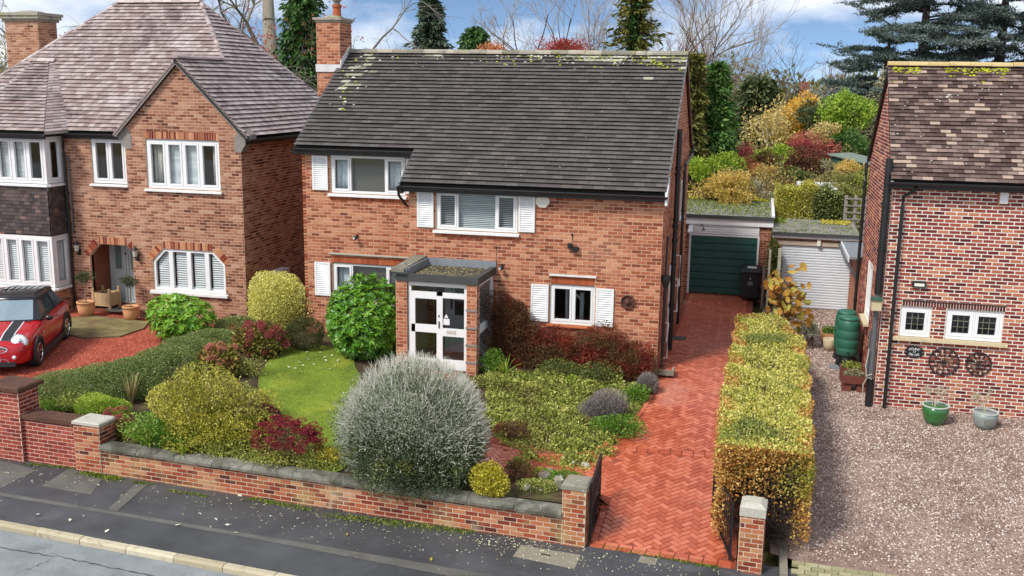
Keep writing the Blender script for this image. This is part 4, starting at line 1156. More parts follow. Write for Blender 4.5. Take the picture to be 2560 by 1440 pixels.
# side door and pipes on the side wall
mb = LB((0, 0), RX, RN); bars(mb, 2.2, 3.1, .02, 2.05, .06, -.08, .0); mb.box((2.26, -.07, .08), (3.04, -.03, 1.99)); sd = mb.build('side_door', M['white'], house)
window(house, (0, 0), RX, RN, 4.6, 5.4, 2.95, 3.95, [(1, 'none', 1)])
pst = at_side(1672, 895, .12)
pipe(house, [(.13, pst[1], 5.42), (.13, pst[1], .02)], .06, name='soil_stack', n=12)
mb = MB()
for z in (3.1, 2.75, 1.15, 4.5): mb.lathe([(.078, -.05), (.078, .05)], (.13, pst[1], z), 12)
mb.build('stack_collars', M['black'], house)
pipe(house, [(.10, .16, 2.02), (.10, .16, .04)], .036, name='waste_pipe')
mb = MB(); mb.lathe([(.05, -.22), (.10, -.04), (.10, .08)], (.11, .16, 2.12), 8); mb.build('hopper', M['black'], house)
pipe(house, [(.06, .75, 3.0), (.08, .35, 2.35), (.10, .18, 2.2)], .025, name='waste_pipe', collars=False)
p3 = at_height(1697, 813, .02)
pipe(house, [(.10, 7.3, 4.72), (.10, 7.2, 4.5), (.10, p3[1]+.12, 4.36), (.10, p3[1], 4.2), (.10, p3[1], .05)], .04)
for (yy, za, zb) in ((3.6, 1.3, 2.1), (3.2, .7, 1.55), (.75, .1, .95)):
    pipe(house, [(.02, yy, zb), (.16, yy, zb), (.16, yy, za), (.02, yy, za)], .022, 'white', 'overflow_pipe', collars=False)
# wall fittings
mb = LB((0, 0), FX, FN); mb.prism([(-2.75+.17*math.cos(math.pi/8+i*math.pi/4), .01, 3.79+.15*math.sin(math.pi/8+i*math.pi/4)) for i in range(8)], (0, .07, 0))
M['cream_plastic'] = plain('cream_plastic', srgb(226, 222, 204), .45, .05, 4)
mb.build('alarm_box', M['cream_plastic'], house)
def camera_light(u, z, y, name):
    q = LB((0, y), FX, FN); q.box((u-.03, .0, z-.02), (u+.03, .03, z+.05)); q.tube([(u, .03, z), (u, .12, z-.02)], .014, 6); q.blob((u, .14, z-.02), (.06, .06, .055), 10, 0)
    o = q.build(name, M['black'], house); r = LB((0, y), FX, FN); r.box((u-.03, .198, z-.045), (u+.01, .203, z-.01)); r.build('lens', M['white'], o)
camera_light(-7.75, 2.58, 1.0, 'security_light'); camera_light(-3.70, 2.22, 0, 'security_light')
q = LB((0, 0), FX, FN); q.lathe([(.03, 0), (.03, .03)], (-2.05, 0, 3.05), 8, axis='y'); q.tube([(-2.05, .02, 3.03), (-2.03, .03, 2.86)], .006, 5); q.box((-2.14, 0, 2.74), (-2.05, .1, 2.85)); q.box((-2.03, .02, 2.68), (-1.89, .1, 2.78)); q.build('security_light', M['black'], house)
pipe(house, [(-3.84, -.008, 2.33), (-3.84, -.008, 2.70)], .006, 'black', 'cable', collars=False, n=5)
q = LB((0, 0), FX, FN)
q.lathe([(.06, .02), (.06, .10), (.03, .12)], (-.72, 0, 1.57), 14, axis='y')
q.tube([(-.72+.145*math.cos(t), .05, 1.57+.145*math.sin(t)) for t in np.linspace(0, 2*math.pi, 25)], .018, 6)
q.lathe([(.145, .01), (.145, .03)], (-.72, 0, 1.57), 20, axis='y')
M['rust'] = plain('rusty_iron', srgb(88, 52, 40), .8, .3, 20)
q.build('iron_wall_disc', M['rust'], house)
mb = MB(); mb.box((-.15, -.32, -.02), (.42, -.27, .10)); mb.box((.37, -.27, -.02), (.42, .02, .10)); mb.box((-.15, -.27, -.02), (.37, 0, .02)); mb.build('gully_surround', M['stone'], house)
hb.finish('brickwork'); ht.finish('roof_tiling')

# ================================================================== left house
lh = thing('gabled_house', (-14.5, 4.5, 0), 'brick house with front gable, pale hipped roof and white bay windows beside the red car', 'house')
lb = Pieces(lh, 'brick', M['brick_left'], 300, lambda u, v: v > 730)
g0, g1, gx = -14.58, -11.18, -12.88
def octo(a, b, c, d, k): return [(a, c), (b, c), (b, d-k), (b-k*1.0, d), (a+k*1.0, d), (a, d-k)]
lw = octo(-13.97, -11.78, .72, 1.87, .34)
lw_arch = [(-14.14, 1.58), (-13.97, 1.53), (-13.63, 1.87), (-12.12, 1.87), (-11.78, 1.53), (-11.61, 1.58), (-12.03, 2.05), (-13.72, 2.05)]
G = masonry(lh, lb, 'gable_wall', (0, 1.5), FX, FN, [(g0, -.5), (g1, -.5), (g1, 4.75), (g1+.1, 5.0), (gx, 6.8), (g0-.1, 5.0), (g0, 4.75)],
    [rect(-13.99, -11.81, 3.52, 4.83), rect(-14.02, -11.80, 4.83, 5.04), lw], ch=.079)
arch = [(-16.16, -.2), (-14.66, -.2), (-14.66, 1.55), (-14.95, 1.84), (-15.85, 1.84), (-16.16, 1.5)]
masonry(lh, lb, 'hall_wall', (0, 1.8), FX, FN, rect(-16.85, -14.58, -.5, 4.9), [rect(-15.90, -14.82, 3.56, 4.80), arch], ch=.079, reveal=.15)
masonry(lh, lb, 'side_wall', (g1, 0), RX, RN, rect(1.5, 8.6, -.5, 4.92), ch=.079)
masonry(lh, lb, 'return_wall', (g0, 0), LX, LN, rect(-1.8, -1.5, -.5, 4.9), ch=.079)
mb = MB(); mb.box((-21.0, 8.5, -.5), (g1, 8.6, 4.92)); mb.box((-21.0, 1.8, -.5), (-20.9, 8.5, 4.92)); mb.box((-20.9, 1.8, -.5), (-18.95, 1.9, 4.9)); mb.box((-20.9, 1.9, 2.5), (g1-.02, 8.5, 2.6)); mb.box((-20.9, 4.5, -.4), (g1-.05, 4.6, 4.9)); mb.build('rear_wall', M['brick_garage'], lh)
# entrance recess and door
mb = MB(); mb.box((-16.30, 1.86, -.3), (-16.16, 2.75, 2.0)); mb.box((-14.62, 1.86, -.3), (-14.5, 2.75, 2.0)); mb.box((-16.30, 1.86, 1.86), (-14.5, 2.75, 1.96)); mb.build('porch_recess', M['brick_left'], lh)
mb = MB(); mb.box((-16.3, 1.72, -.3), (-14.6, 2.75, -.02)); mb.build('porch_step', M['brick_garage'], lh)
M['door_green'] = plain('pale_green_door', srgb(196, 206, 204), .4, .04, 4)
dl = MB()
for a, b, c, d, y in ((-16.16, -14.62, -.02, 1.86, 2.66),): dl.box((a, y, c), (b, y+.06, d))
ddoor = dl.build('front_door', M['door_green'], lh)
dd = MB()
for xa, xb in ((-16.10, -15.62), (-15.58, -15.14), (-15.10, -14.64)):
    bars(LB((0, 2.66), FX, FN), 0, 0, 0, 0, 0, 0, 0)
    q = LB((0, 2.66), FX, FN); bars(q, xa, xb, .0, 1.85, .05, .0, .03); bars(q, xa+.1, xb-.1, .12, .72, .02, .0, .02); bars(q, xa+.1, xb-.1, .95, 1.8, .02, .0, .02); q.build('door_panel', M['door_green'], ddoor)
    q = LB((0, 2.66), FX, FN); q.box((xa+.14, .002, .99), (xb-.14, .012, 1.78)); q.build('pane', M['frosted'], ddoor)
q = LB((0, 2.66), FX, FN); q.box((-15.2, .03, .84), (-15.08, .07, .88)); q.lathe([(.03, .03), (.03, .05)], (-15.6, 0, 1.45), 8, axis='y'); q.box((-15.18, .03, 1.55), (-15.15, .04, 1.62)); q.box((-15.18, .03, 1.66), (-15.15, .04, 1.73)); q.build('door_handle', M['black_metal'], ddoor)
# windows
window(lh, (0, 1.5), FX, FN, -13.99, -11.81, 3.52, 4.83, [(1, 'cream', 1), (1, 'greyblind', 1), (1, 'greyblind', 1), (1, 'cream_r', 1)], fw=.08, sash=.05)
window(lh, (0, 1.8), FX, FN, -15.90, -14.82, 3.56, 4.80, [(1, 'none', 1), (1, 'none', 1)], fw=.075, sash=.05)
ow = LB((0, 1.5), FX, FN)
inner = octo(-13.97+.07, -11.78-.07, .72+.07, 1.87-.07, .31)
for i in range(6):
    a, b, c, d = lw[i], lw[(i+1) % 6], inner[(i+1) % 6], inner[i]
    ow.prism([(a[0], -.10, a[1]), (b[0], -.10, b[1]), (c[0], -.10, c[1]), (d[0], -.10, d[1])], (0, .075, 0))
for x in (-13.42, -12.875, -12.33): ow.box((x-.06, -.10, .79), (x+.06, -.02, 1.80))
owin = ow.build('window', M['white'], lh)
for k, (a, b) in enumerate(((-13.90, -13.48), (-13.36, -12.935), (-12.815, -12.39), (-12.27, -11.85))):
    top = 1.80
    g = LB((0, 1.5), FX, FN)
    if k == 0: pol = [(a, .79), (b, .79), (b, 1.80), (a+.27, 1.80), (a, 1.5)]
    elif k == 3: pol = [(a, .79), (b, .79), (b, 1.5), (b-.27, 1.80), (a, 1.80)]
    else: pol = rect(a, b, .79, 1.80)
    g.prism([(u, -.07, z) for u, z in pol], (0, .006, 0)); g.build('pane', M['glass'], owin)
    s = LB((0, 1.5), FX, FN)
    for j in range(15):
        z = .86 + j*.062
        iv_ = scan(pol, z+.01)
        if not iv_: continue
        ua, ub = iv_[0]; ua += .05; ub -= .05
        s.prism([(ua, -.10, z), (ua, -.14, z+.038), (ua, -.14, z+.030), (ua, -.10, z-.008)], (ub-ua, 0, 0))
    s.prism([(pol[0][0], -.14, .79), (pol[0][0], -.10, .79), (pol[0][0], -.10, .84), (pol[0][0], -.14, .84)], (pol[1][0]-pol[0][0], 0, 0))
    s.build('plantation_shutter', M['white'], owin)
q = LB((0, 1.5), FX, FN); q.prism([(-14.05, -.05, .72), (-14.05, .10, .70), (-14.05, .10, .63), (-14.05, -.05, .63)], (2.35, 0, 0)); q.build('sill', M['white'], owin)
# brick arches
soldiers(lh, 'lintel', (0, 1.5), FX, FN, -14.02, -11.80, 4.835, 5.035, 30, 'soldier_left', 'mortar', sink=.004)
soldiers(lh, 'arch', (0, 1.5), FX, FN, -13.62, -12.13, 1.875, 2.09, 20, 'soldier_left', 'mortar', sink=-.004)
def rake(ax, az, bx, bz, nx, nz): return lambda t, r: (ax+(bx-ax)*t+nx*r, az+(bz-az)*t+nz*r)
soldiers(lh, 'arch', (0, 1.5), FX, FN, 0, 1, 0, .21, 6, 'soldier_left', 'mortar', skew=rake(-13.99, 1.52, -13.64, 1.87, -.7, .7), sink=-.004)
soldiers(lh, 'arch', (0, 1.5), FX, FN, 0, 1, 0, .21, 6, 'soldier_left', 'mortar', skew=rake(-12.11, 1.87, -11.76, 1.52, .7, .7), sink=-.004)
soldiers(lh, 'arch', (0, 1.8), FX, FN, -15.85, -14.95, 1.845, 2.06, 13, 'soldier_left', 'mortar', sink=-.004)
soldiers(lh, 'arch', (0, 1.8), FX, FN, 0, 1, 0, .21, 5, 'soldier_left', 'mortar', skew=rake(-16.20, 1.47, -15.86, 1.84, -.7, .7), sink=-.004)
soldiers(lh, 'arch', (0, 1.8), FX, FN, 0, 1, 0, .21, 4, 'soldier_left', 'mortar', skew=rake(-14.94, 1.84, -14.66, 1.55, .7, .7), sink=-.004)
# kneelers at the gable shoulders
for sx, xx in ((1, g1), (-1, g0)):
    q = LB((0, 1.5), FX, FN); q.prism([(xx+sx*.30, -.3, 5.02), (xx+sx*.30, -.3, 4.86), (xx+sx*.22, -.3, 4.84), (xx+sx*.12, -.3, 4.72), (xx+sx*.01, -.3, 4.55), (xx-sx*.18, -.3, 4.55), (xx-sx*.18, -.3, 4.9), (xx-sx*.02, -.3, 5.14), (xx+sx*.12, -.3, 5.16)][::sx], (0, .315, 0)); q.build('kneeler', M['timber_grey'], lh)
# bay: tile hanging, windows, brick base
bx0, bx1, by = -18.95, -16.82, 1.1
bb = masonry(lh, lb, 'bay_wall', (0, by), FX, FN, rect(bx0, bx1, -.5, .60), ch=.079)
masonry(lh, lb, 'bay_wall', (bx1, 0), RX, RN, rect(by, 1.8, -.5, .60), ch=.079)
window(lh, (0, by), FX, FN, bx0, bx1, 3.55, 4.82, [(1, 'greyblind', 1), (1, 'greyblind', 1), (1, 'greyblind', 1), (1, 'none', 1)], fw=.085, sash=.055, depth=.02, sill_over=.05)
window(lh, (bx1, 0), RX, RN, by+.04, 1.79, 3.55, 4.82, [(1, 'cream', 1)], fw=.085, sash=.055, depth=.02)
window(lh, (0, by), FX, FN, bx0, bx1, .66, 2.10, [(1, 'shutter', 1), (1, 'shutter', 1), (1, 'shutter', 1), (1, 'shutter', 1)], fw=.085, sash=.05, depth=.02, sill_over=.05)
window(lh, (bx1, 0), RX, RN, by+.04, 1.79, .66, 2.10, [(1, 'shutter', 1)], fw=.085, sash=.05, depth=.02)
hung = Pieces(lh, 'hung_tile', M['hung_tile'], 300)
def hang(O, U, N, u0, u1, z0, z1):
    U, N = np.asarray(U, float), np.asarray(N, float)
    mb = LB(O, U, N); mb.box((u0, -.1, z0), (u1, 0.0, z1)); part = mb.build('bay_apron', M['hung_tile'], lh)
    rows = 13; g = (z1-z0)/rows
    for i in range(rows):
        w = .17; u = u0 - (w/2 if i % 2 else 0)
        while u < u1:
            a, b = max(u, u0), min(u+w, u1)
            if b-a > .03:
                c = np.array([O[0], O[1], 0.0]) + U*(a+b)/2 + N*.012 + Z3*(z0 + g*(i+.56))
                hung.add(c, U, Z3, N, (b-a-.004, g*1.12, .02), part, 'tile', b-a > w*.99, random.random())
            u += w
hang((0, by), FX, FN, bx0, bx1, 2.14, 3.46); hang((bx1, 0), RX, RN, by, 1.8, 2.14, 3.46)
hung.finish('hung_tiling')
mb = MB(); mb.box((bx0, by-.02, 3.36), (bx1+.02, by+.03, 3.47)); mb.box((bx1-.03, by, 3.36), (bx1+.02, 1.8, 3.47)); mb.build('lead_apron', M['lead'], lh)
# roofs
lt = Pieces(lh, 'roof_tile', M['tile_left'], 300)
E0 = 4.95
RRx, RRy, RRz, RLx = -14.62, 5.7, 8.66, -17.45
kf = (RRz-E0)/(RRy-1.7); kr = 1.006
cf, cr = 1/math.hypot(1, kf), 1/math.hypot(1, kr)
sf = lambda y: (y-1.7)/cf
sr = lambda x: (-10.93-x)/cr
rf = roof_slope(lh, lt, 'roof', (-21.45, 1.7, E0), FX, (0, cf, kf*cf), [(0, 0), (6.58, 0), (8.55, sf(3.84)), (6.83, sf(5.7)), (4.0, sf(5.7))], g=.155, w=.17, wob=.006, thick=.062)
rs = roof_slope(lh, lt, 'side_slope', (-10.93, 1.36, E0), RX, (-cr, 0, kr*cr), [(0, 0), (7.44, 0), (4.34, sr(RRx)), (2.48, sr(-12.9)), (0, sr(-12.9))], g=.155, w=.17, wob=.006, thick=.062)
mb = MB()
mb.prism([(-12.9, 1.36, 6.93), (-12.9, 3.84, 6.93), (-14.87, 1.7, 4.95), (-14.87, 1.36, 4.95)], (.0, 0, -.06))
mb.prism([(RRx, RRy, RRz), (RLx, RRy, RRz), (-21.45, 8.8, 4.95), (-10.93, 8.8, 4.95)], (0, 0, -.06)); mb.prism([(RLx, RRy, RRz), (-21.45, 1.7, 4.95), (-21.45, 8.8, 4.95)], (0, 0, -.06))
mb.build('rear_slope', M['tile_left'], lh)
ridge_run(rf, 'ridge_tile', (RLx, RRy, RRz), (RRx, RRy, RRz), 'ridge_left', .12, .33)
ridge_run(rs, 'ridge_tile', (-12.9, 1.33, 6.93), (-12.9, 3.8, 6.93), 'ridge_left', .11, .33)
ridge_run(rf, 'hip_tile', (-12.9, 3.84, 6.92), (RRx, RRy, RRz), 'tile_left', .07, .2, .0)
ridge_run(rf, 'hip_tile', (-21.45, 1.7, 4.95), (RLx, RRy, RRz), 'tile_left', .08, .2, .0)
ridge_run(rs, 'hip_tile', (-10.93, 8.8, 4.95), (RRx, RRy, RRz), 'tile_left', .08, .2, .0)
for sx, xe in ((1, -10.95), (-1, -14.85)):
    mb = MB(); mb.bar((xe, 1.40, 4.90), (-12.9, 1.40, 6.86), .05, .10, up=(0, 0, 1)); mb.build('bargeboard', M['timber_grey'], lh)
gutter(lh, (-10.88, 8.7, 4.90), (-10.88, 1.36, 4.90)) if False else gutter(lh, (-10.88, 1.36, 4.90), (-10.88, 8.7, 4.90))
gutter(lh, (-16.7, 1.64, 4.90), (-14.9, 1.64, 4.90))
# bay roof
tp = None
for yy in np.arange(1.7, 5.7, .02):
    p = at_depth(103, 153, yy)
    if abs(p[2] - (E0 + kf*(yy-1.7))) < .03: tp = p; break
if tp is None: tp = np.array([-18.0, 4.0, 7.0])
bey = .88
kb = (tp[2]-E0)/(tp[1]-bey); cb = 1/math.hypot(1, kb)
bL, bR = -19.2, -16.62
sB = (tp[1]-bey)/cb
rb = roof_slope(lh, lt, 'bay_roof', (bL, bey, E0), FX, (0, cb, kb*cb), [(0, 0), (bR-bL, 0), (tp[0]+.28-bL, sB), (tp[0]-.2-bL, sB), (.0, sB*.5)], g=.155, w=.17, wob=.006, thick=.062)
mb = MB(); mb.prism([(bR, bey, E0), (bR+.12, 1.75, E0+.02), (tp[0]+.55, tp[1]+.12, tp[2]+.02), (tp[0]+.28, tp[1], tp[2])], (0, 0, -.05)); mb.build('bay_roof_cheek', M['tile_left'], lh)
n_sw = 26
for i in range(n_sw):                                   # laced tiles on the swept side of the bay roof
    t0, t1 = i/n_sw, (i+1.25)/n_sw
    A0, A1 = np.array([bR, bey, E0]), np.array([tp[0]+.28, tp[1], tp[2]])
    B0, B1 = np.array([bR+.14, 1.78, E0+.03]), np.array([tp[0]+.60, tp[1]+.14, tp[2]+.04])
    a, b = A0+(A1-A0)*t0, B0+(B1-B0)*t0; c, d = B0+(B1-B0)*t1, A0+(A1-A0)*t1
    for j in range(3):
        f0, f1 = j/3, (j+1)/3
        q = MB(); q.prism([a+(b-a)*f0+Z3*.04, a+(b-a)*f1+Z3*.04, d+(c-d)*f1+Z3*.012, d+(c-d)*f0+Z3*.012], (0, 0, -.03), r=random.random()); q.build('valley_tile', M['tile_left'], rb)
ridge_run(rb, 'ridge_tile', (tp[0]-.35, tp[1], tp[2]-.02), (tp[0]+.5, tp[1]+.02, tp[2]-.02), 'ridge_left', .13, .3)
gutter(lh, (bL, bey-.05, 4.9), (bR, bey-.05, 4.9))
mb = MB(); mb.box((bx0-.1, bey+.05, 4.83), (bx1+.1, 1.85, 4.89)); mb.build('soffit', M['gutter_wood'], lh)
pipe(lh, [(-16.62, 1.62, 4.85), (-16.70, 1.70, 4.55), (-16.72, 1.73, 4.3), (-16.72, 1.73, 0)], .034)
pipe(lh, [(-16.6, 1.74, 4.3), (-16.6, 1.74, 2.1)], .024, 'grey_pipe', 'conduit', collars=False)
chimney(lh, lb, at_depth(12, 60, 6)[0], at_depth(94, 60, 6)[0], 6.0, 6.9, 4.6, 8.15, [(0, .06, .08), (.08, .12, .1), (.18, .16, .09)], [])
# lanterns beside the entrance
def lantern(x, y, z):
    q = LB((0, y), FX, FN); q.box((x-.04, 0, z-.22), (x+.04, .03, z-.05)); q.tube([(x, .03, z-.18), (x, .10, z-.2), (x, .13, z-.12)], .012, 6)
    q.lathe([(.05, -.11), (.075, .1)], (x, .13, z), 6); q.lathe([(.11, .1), (.03, .17), (.015, .2)], (x, .13, z), 6); o = q.build('wall_lantern', M['black_metal'], lh)
    r = LB((0, y), FX, FN); r.lathe([(.055, -.09), (.08, .09)], (x, .13, z), 6); r.build('lantern_glass', M['stone_pale'], o)
lantern(-16.48, 1.8, 1.72); lantern(-14.42, 1.5, 1.72)
lb.finish('brickwork'); lt.finish('roof_tiling')

# ================================================================== right house
rh = thing('neighbour_house', (7.5, 2.4, -.45), 'brick house with brown tiled roof, leaded windows and green pot beside its gravel drive', 'house')
rb_ = Pieces(rh, 'brick', M['brick_right'], 300)
R0 = 4.77
masonry(rh, rb_, 'front_wall', (0, 0), FX, FN, rect(R0, 9.6, -.7, 4.5), [rect(5.16, 5.78, 1.21, 1.86), rect(6.08, 7.20, 1.21, 1.86), rect(5.18, 7.22, 1.865, 2.0)], ch=.0785, mortar='mortar_pale', gap=.017)
masonry(rh, rb_, 'side_wall', (R0, 0), LX, LN, [(-4.95, -.5), (0, -.5), (0, 4.5), (-2.2, 6.85), (-4.95, 4.62)], [rect(-3.3, -2.2, .95, 2.3)], ch=.0785, mortar='mortar_pale', gap=.014)
mb = MB(); mb.box((R0+.02, 4.85, -.5), (9.6, 4.95, 4.6)); mb.box((9.5, .02, -.7), (9.6, 4.85, 4.5)); mb.box((R0+.1, .12, 2.3), (9.5, 4.85, 2.4)); mb.box((R0+.1, 2.4, -.4), (9.5, 2.5, 4.5)); mb.build('rear_wall', M['brick_garage'], rh)
ks = (6.93-4.56)/(2.2+.22); c5 = 1/math.hypot(1, ks)
rt_ = Pieces(rh, 'roof_tile', M['tile_right'], 300)
rr = roof_slope(rh, rt_, 'roof', (R0-.07, -.22, 4.56), FX, (0, c5, ks*c5), rect(0, 5.2, 0, 2.42/c5), g=.112, w=.205, wob=.006, thick=.05)
kb2 = (6.93-4.65)/(5.1-2.2)
mb = MB(); mb.prism([(R0-.07, 2.2, 6.93), (9.9, 2.2, 6.93), (9.9, 5.1, 4.65), (R0-.07, 5.1, 4.65)], (0, 0, -.07)); mb.build('rear_slope', M['tile_right'], rh)
ridge_run(rr, 'ridge_tile', (R0-.08, 2.2, 6.93), (9.9, 2.2, 6.93), 'ridge_right', .11, .45)
mb = MB(); mb.bar((R0-.05, 2.2, 6.88), (R0-.05, 5.1, 4.60), .04, .14); mb.build('bargeboard', M['black'], rr)
mb = MB(); mb.bar((R0-.035, -.2, 4.52), (R0-.035, 2.2, 6.88), .06, .05); mb.build('verge', M['white_old'], rr)
gutter(rh, (R0-.14, -.28, 4.52), (9.8, -.28, 4.52))
mb = MB(); mb.box((R0, -.2, 4.40), (9.6, .02, 4.46)); mb.build('soffit', M['gutter_wood'], rh)
q = MB()
for i in range(420):
    x = random.uniform(R0, 9.6); s = 2.42/c5 - .08 - abs(random.gauss(0, .09)) - (random.random() < .06)*random.random()*.5
    if math.sin(x*3.1) + math.sin(x*7.3+1) < -.4: continue
    c = np.array([x, -.22+c5*s, 4.56+ks*c5*s]) + np.array([0, -ks*c5, c5])*.03; a = random.uniform(.015, .05)
    pad(q, c+np.array([0, -ks*c5, c5])*.012, a, (0, c5, ks*c5), np.array([0, -ks*c5, c5]), .02)
q.build('moss', M['moss'], rr, kind='stuff')
q = MB()
for i in range(160):
    x = random.uniform(R0, 9.6); s = random.uniform(.2, 3.2)
    c = np.array([x, -.22+c5*s, 4.56+ks*c5*s]) + np.array([0, -ks*c5, c5])*.028; a = random.uniform(.008, .035)
    pad(q, c+np.array([0, -ks*c5, c5])*.014, a*.8, (0, c5, ks*c5), np.array([0, -ks*c5, c5]), .004)
q.build('lichen', M['lichen'], rr, kind='stuff')
def leaded(u0, u1, z0, z1, lights):
    w_ = window(rh, (0, 0), FX, FN, u0, u1, z0, z1, lights, fw=.06, sash=.06, sill=False, glass='glass_dark')
    n = len(lights)
    for k in range(n):
        a = u0+.06+(u1-u0-.12)*k/n + .07; b = u0+.06+(u1-u0-.12)*(k+1)/n - .07
        q = LB((0, 0), FX, FN)
        for t in (1/3, 2/3):
            q.box((a+(b-a)*t-.005, -.070, z0+.13), (a+(b-a)*t+.005, -.062, z1-.13)); q.box((a, -.0705, z0+.13+(z1-z0-.26)*t-.005), (b, -.0625, z0+.13+(z1-z0-.26)*t+.005))
        q.build('lead_cames', M['stone'], w_)
leaded(5.16, 5.78, 1.21, 1.86, [(1, 'none', 1)]); leaded(6.08, 7.20, 1.21, 1.86, [(1, 'none', 1), (1, 'none', 1)])
soldiers(rh, 'lintel', (0, 0), FX, FN, 5.18, 7.22, 1.87, 1.995, 36, 'soldier_right', 'mortar_pale', sink=.002)
mb = LB((0, 0), FX, FN); mb.box((5.16, 0, 2.0), (7.24, .03, 2.012)); mb.build('lintel_strip', M['grey_pipe'], rh)
mb = LB((0, 0), FX, FN); mb.box((5.04, .0, 1.12), (7.32, .10, 1.20)); mb.build('sill', M['sill_stone'], rh)
pipe(rh, [(5.20, -.25, 4.44), (5.20, -.22, 4.38), (4.99, -.10, 4.22), (4.99, -.09, 4.0), (4.99, -.09, -.44)], .036)
mb = MB(); mb.box((4.88, -.2, -.47), (5.1, .0, -.43)); mb.build('drain_shoe', M['black'], rh)
ps = at_side(2172, 990, R0-.11)
pipe(rh, [(R0-.11, ps[1], 5.0), (R0-.11, ps[1], 2.1)], .075, name='soil_stack', n=12, collars=True)
pipe(rh, [(R0-.11, ps[1], 2.1), (R0-.11, ps[1], .2)], .06, 'grey_pipe', 'soil_stack', n=12, collars=False)
pipe(rh, [(R0-.11, ps[1], .2), (R0-.11, ps[1], -.4)], .075, name='soil_stack', n=12, collars=False)
pipe(rh, [(R0-.02, ps[1]+.5, 2.5), (R0-.10, ps[1]+.4, 2.45), (R0-.11, ps[1]+.05, 2.2)], .04, 'grey_pipe', 'waste_pipe', collars=False)
pipe(rh, [(R0-.09, 4.97, 4.55), (R0-.09, 4.9, 4.3), (R0-.09, 4.88, 4.1), (R0-.09, 4.88, -.1)], .042)
pipe(rh, [(R0-.05, 1.2, 1.0), (R0-.05, 1.2, -.3)], .03, 'grey_pipe', 'cable_duct', collars=False)
window(rh, (R0, 0), LX, LN, -3.3, -2.2, .95, 2.3, [(1, 'none', 1)], sill_mat='sill_stone', sill_out=.12)
# fittings
mb = LB((0, 0), FX, FN); mb.box((6.83, .0, 4.13), (7.02, .05, 4.47)); al = mb.build('alarm_box', M['soldier_left'], rh)
mb = LB((0, 0), FX, FN); mb.box((6.86, .05, 4.15), (7.02, .075, 4.45)); mb.build('alarm_cover', M['white'], al)
mb = LB((0, 0), FX, FN); mb.prism([(5.34, 0, 2.30), (5.60, 0, 2.30), (5.62, 0, 2.37), (5.59, 0, 2.43), (5.35, 0, 2.43), (5.32, 0, 2.37)], (0, .09, 0)); bl = mb.build('bulkhead_light', M['black'], rh)
mb = LB((0, 0), FX, FN); mb.box((5.37, .09, 2.33), (5.57, .11, 2.39)); mb.build('lens', M['cream_plastic'], bl)
def wall_wheel(x, z, R, label):
    t = thing('ornamental_wheel', (x, -.03, z), label, 'wall ornament', 'iron ornamental wheels')
    q = LB((0, 0), FX, FN)
    q.tube([(x+R*math.cos(a), .03, z+R*math.sin(a)) for a in np.linspace(0, 2*math.pi, 33)], .014, 6, cap=False); q.build('rim', M['rust_dark'], t)
    q = LB((0, 0), FX, FN); q.blob((x, .04, z), (.035, .03, .035), 8, 0); q.build('hub', M['rust_dark'], t)
    for k in range(12):
        a = 2*math.pi*k/12
        q = LB((0, 0), FX, FN); q.tube([(x+.03*math.cos(a), .03, z+.03*math.sin(a)), (x+R*math.cos(a), .03, z+R*math.sin(a))], .008, 5); q.build('spoke', M['rust_dark'], t)
        c = a + math.pi/12; cx, cz = x+R*.78*math.cos(c), z+R*.78*math.sin(c)
        q = LB((0, 0), FX, FN); q.tube([(cx+R*.19*math.cos(b), .03, cz+R*.19*math.sin(b)) for b in np.linspace(0, 2*math.pi, 13)], .007, 5, cap=False); q.build('ring', M['rust_dark'], t)
M['rust_dark'] = plain('dark_iron', srgb(48, 34, 30), .7, .25, 20)
wall_wheel(6.12, .71, .30, 'larger iron wheel ornament with spokes on the wall under leaded windows')
wall_wheel(6.81, .71, .25, 'smaller iron wheel ornament nearer the white rimmed grey pot')
# house plaque: raised white lettering on a black oval
pl = thing('house_plaque', (5.51, -.02, .87), 'black oval plaque reading MOUNT 17 DRIVE under the leaded windows', 'sign')
q = LB((0, 0), FX, FN); q.prism([(5.51+.2*math.cos(a), .008, .87+.135*math.sin(a)) for a in np.linspace(0, 2*math.pi, 29)[:-1]], (0, .014, 0)); q.build('plate', M['black_metal'], pl)
def lettering(parent, txt, loc, size, mat, rot=(math.pi/2, 0, 0), extrude=.002, name='lettering', roty=0.0):
    c = bpy.data.curves.new(name, 'FONT'); c.body = txt; c.size = size; c.extrude = extrude; c.align_x = 'CENTER'; c.align_y = 'CENTER'
    tmp = bpy.data.objects.new('tmp', c); COL.objects.link(tmp)
    dg_ = bpy.context.evaluated_depsgraph_get(); me = bpy.data.meshes.new_from_object(tmp.evaluated_get(dg_)); bpy.data.objects.remove(tmp); me.materials.clear(); me.materials.append(mat)
    o = bpy.data.objects.new(name, me); COL.objects.link(o); o.rotation_euler = rot
    if roty: o.rotation_euler = (Matrix.Rotation(roty, 3, 'Y') @ Matrix.Rotation(math.pi/2, 3, 'X')).to_euler()
    if parent is not None:
        o.parent = parent; o.matrix_parent_inverse = Matrix.Translation(-Vector(parent.location)) if parent.type == 'EMPTY' else Matrix.Identity(4)
    o.location = loc
    return o
for i, ch_ in enumerate("MOUNT"):
    a = (i-2)*.30; lettering(pl, ch_, (5.51+.145*math.sin(a)*1.05, -.0235, .87+.078*math.cos(a)-.012), .075, M['white'], roty=a*.55)
for i, ch_ in enumerate("DRIVE"):
    a = (i-2)*.30; lettering(pl, ch_, (5.51+.145*math.sin(a)*1.05, -.0235, .87-.078*math.cos(a)+.010), .075, M['white'], roty=-a*.55)
lettering(pl, "17", (5.51, -.0235, .87), .07, M['white'])
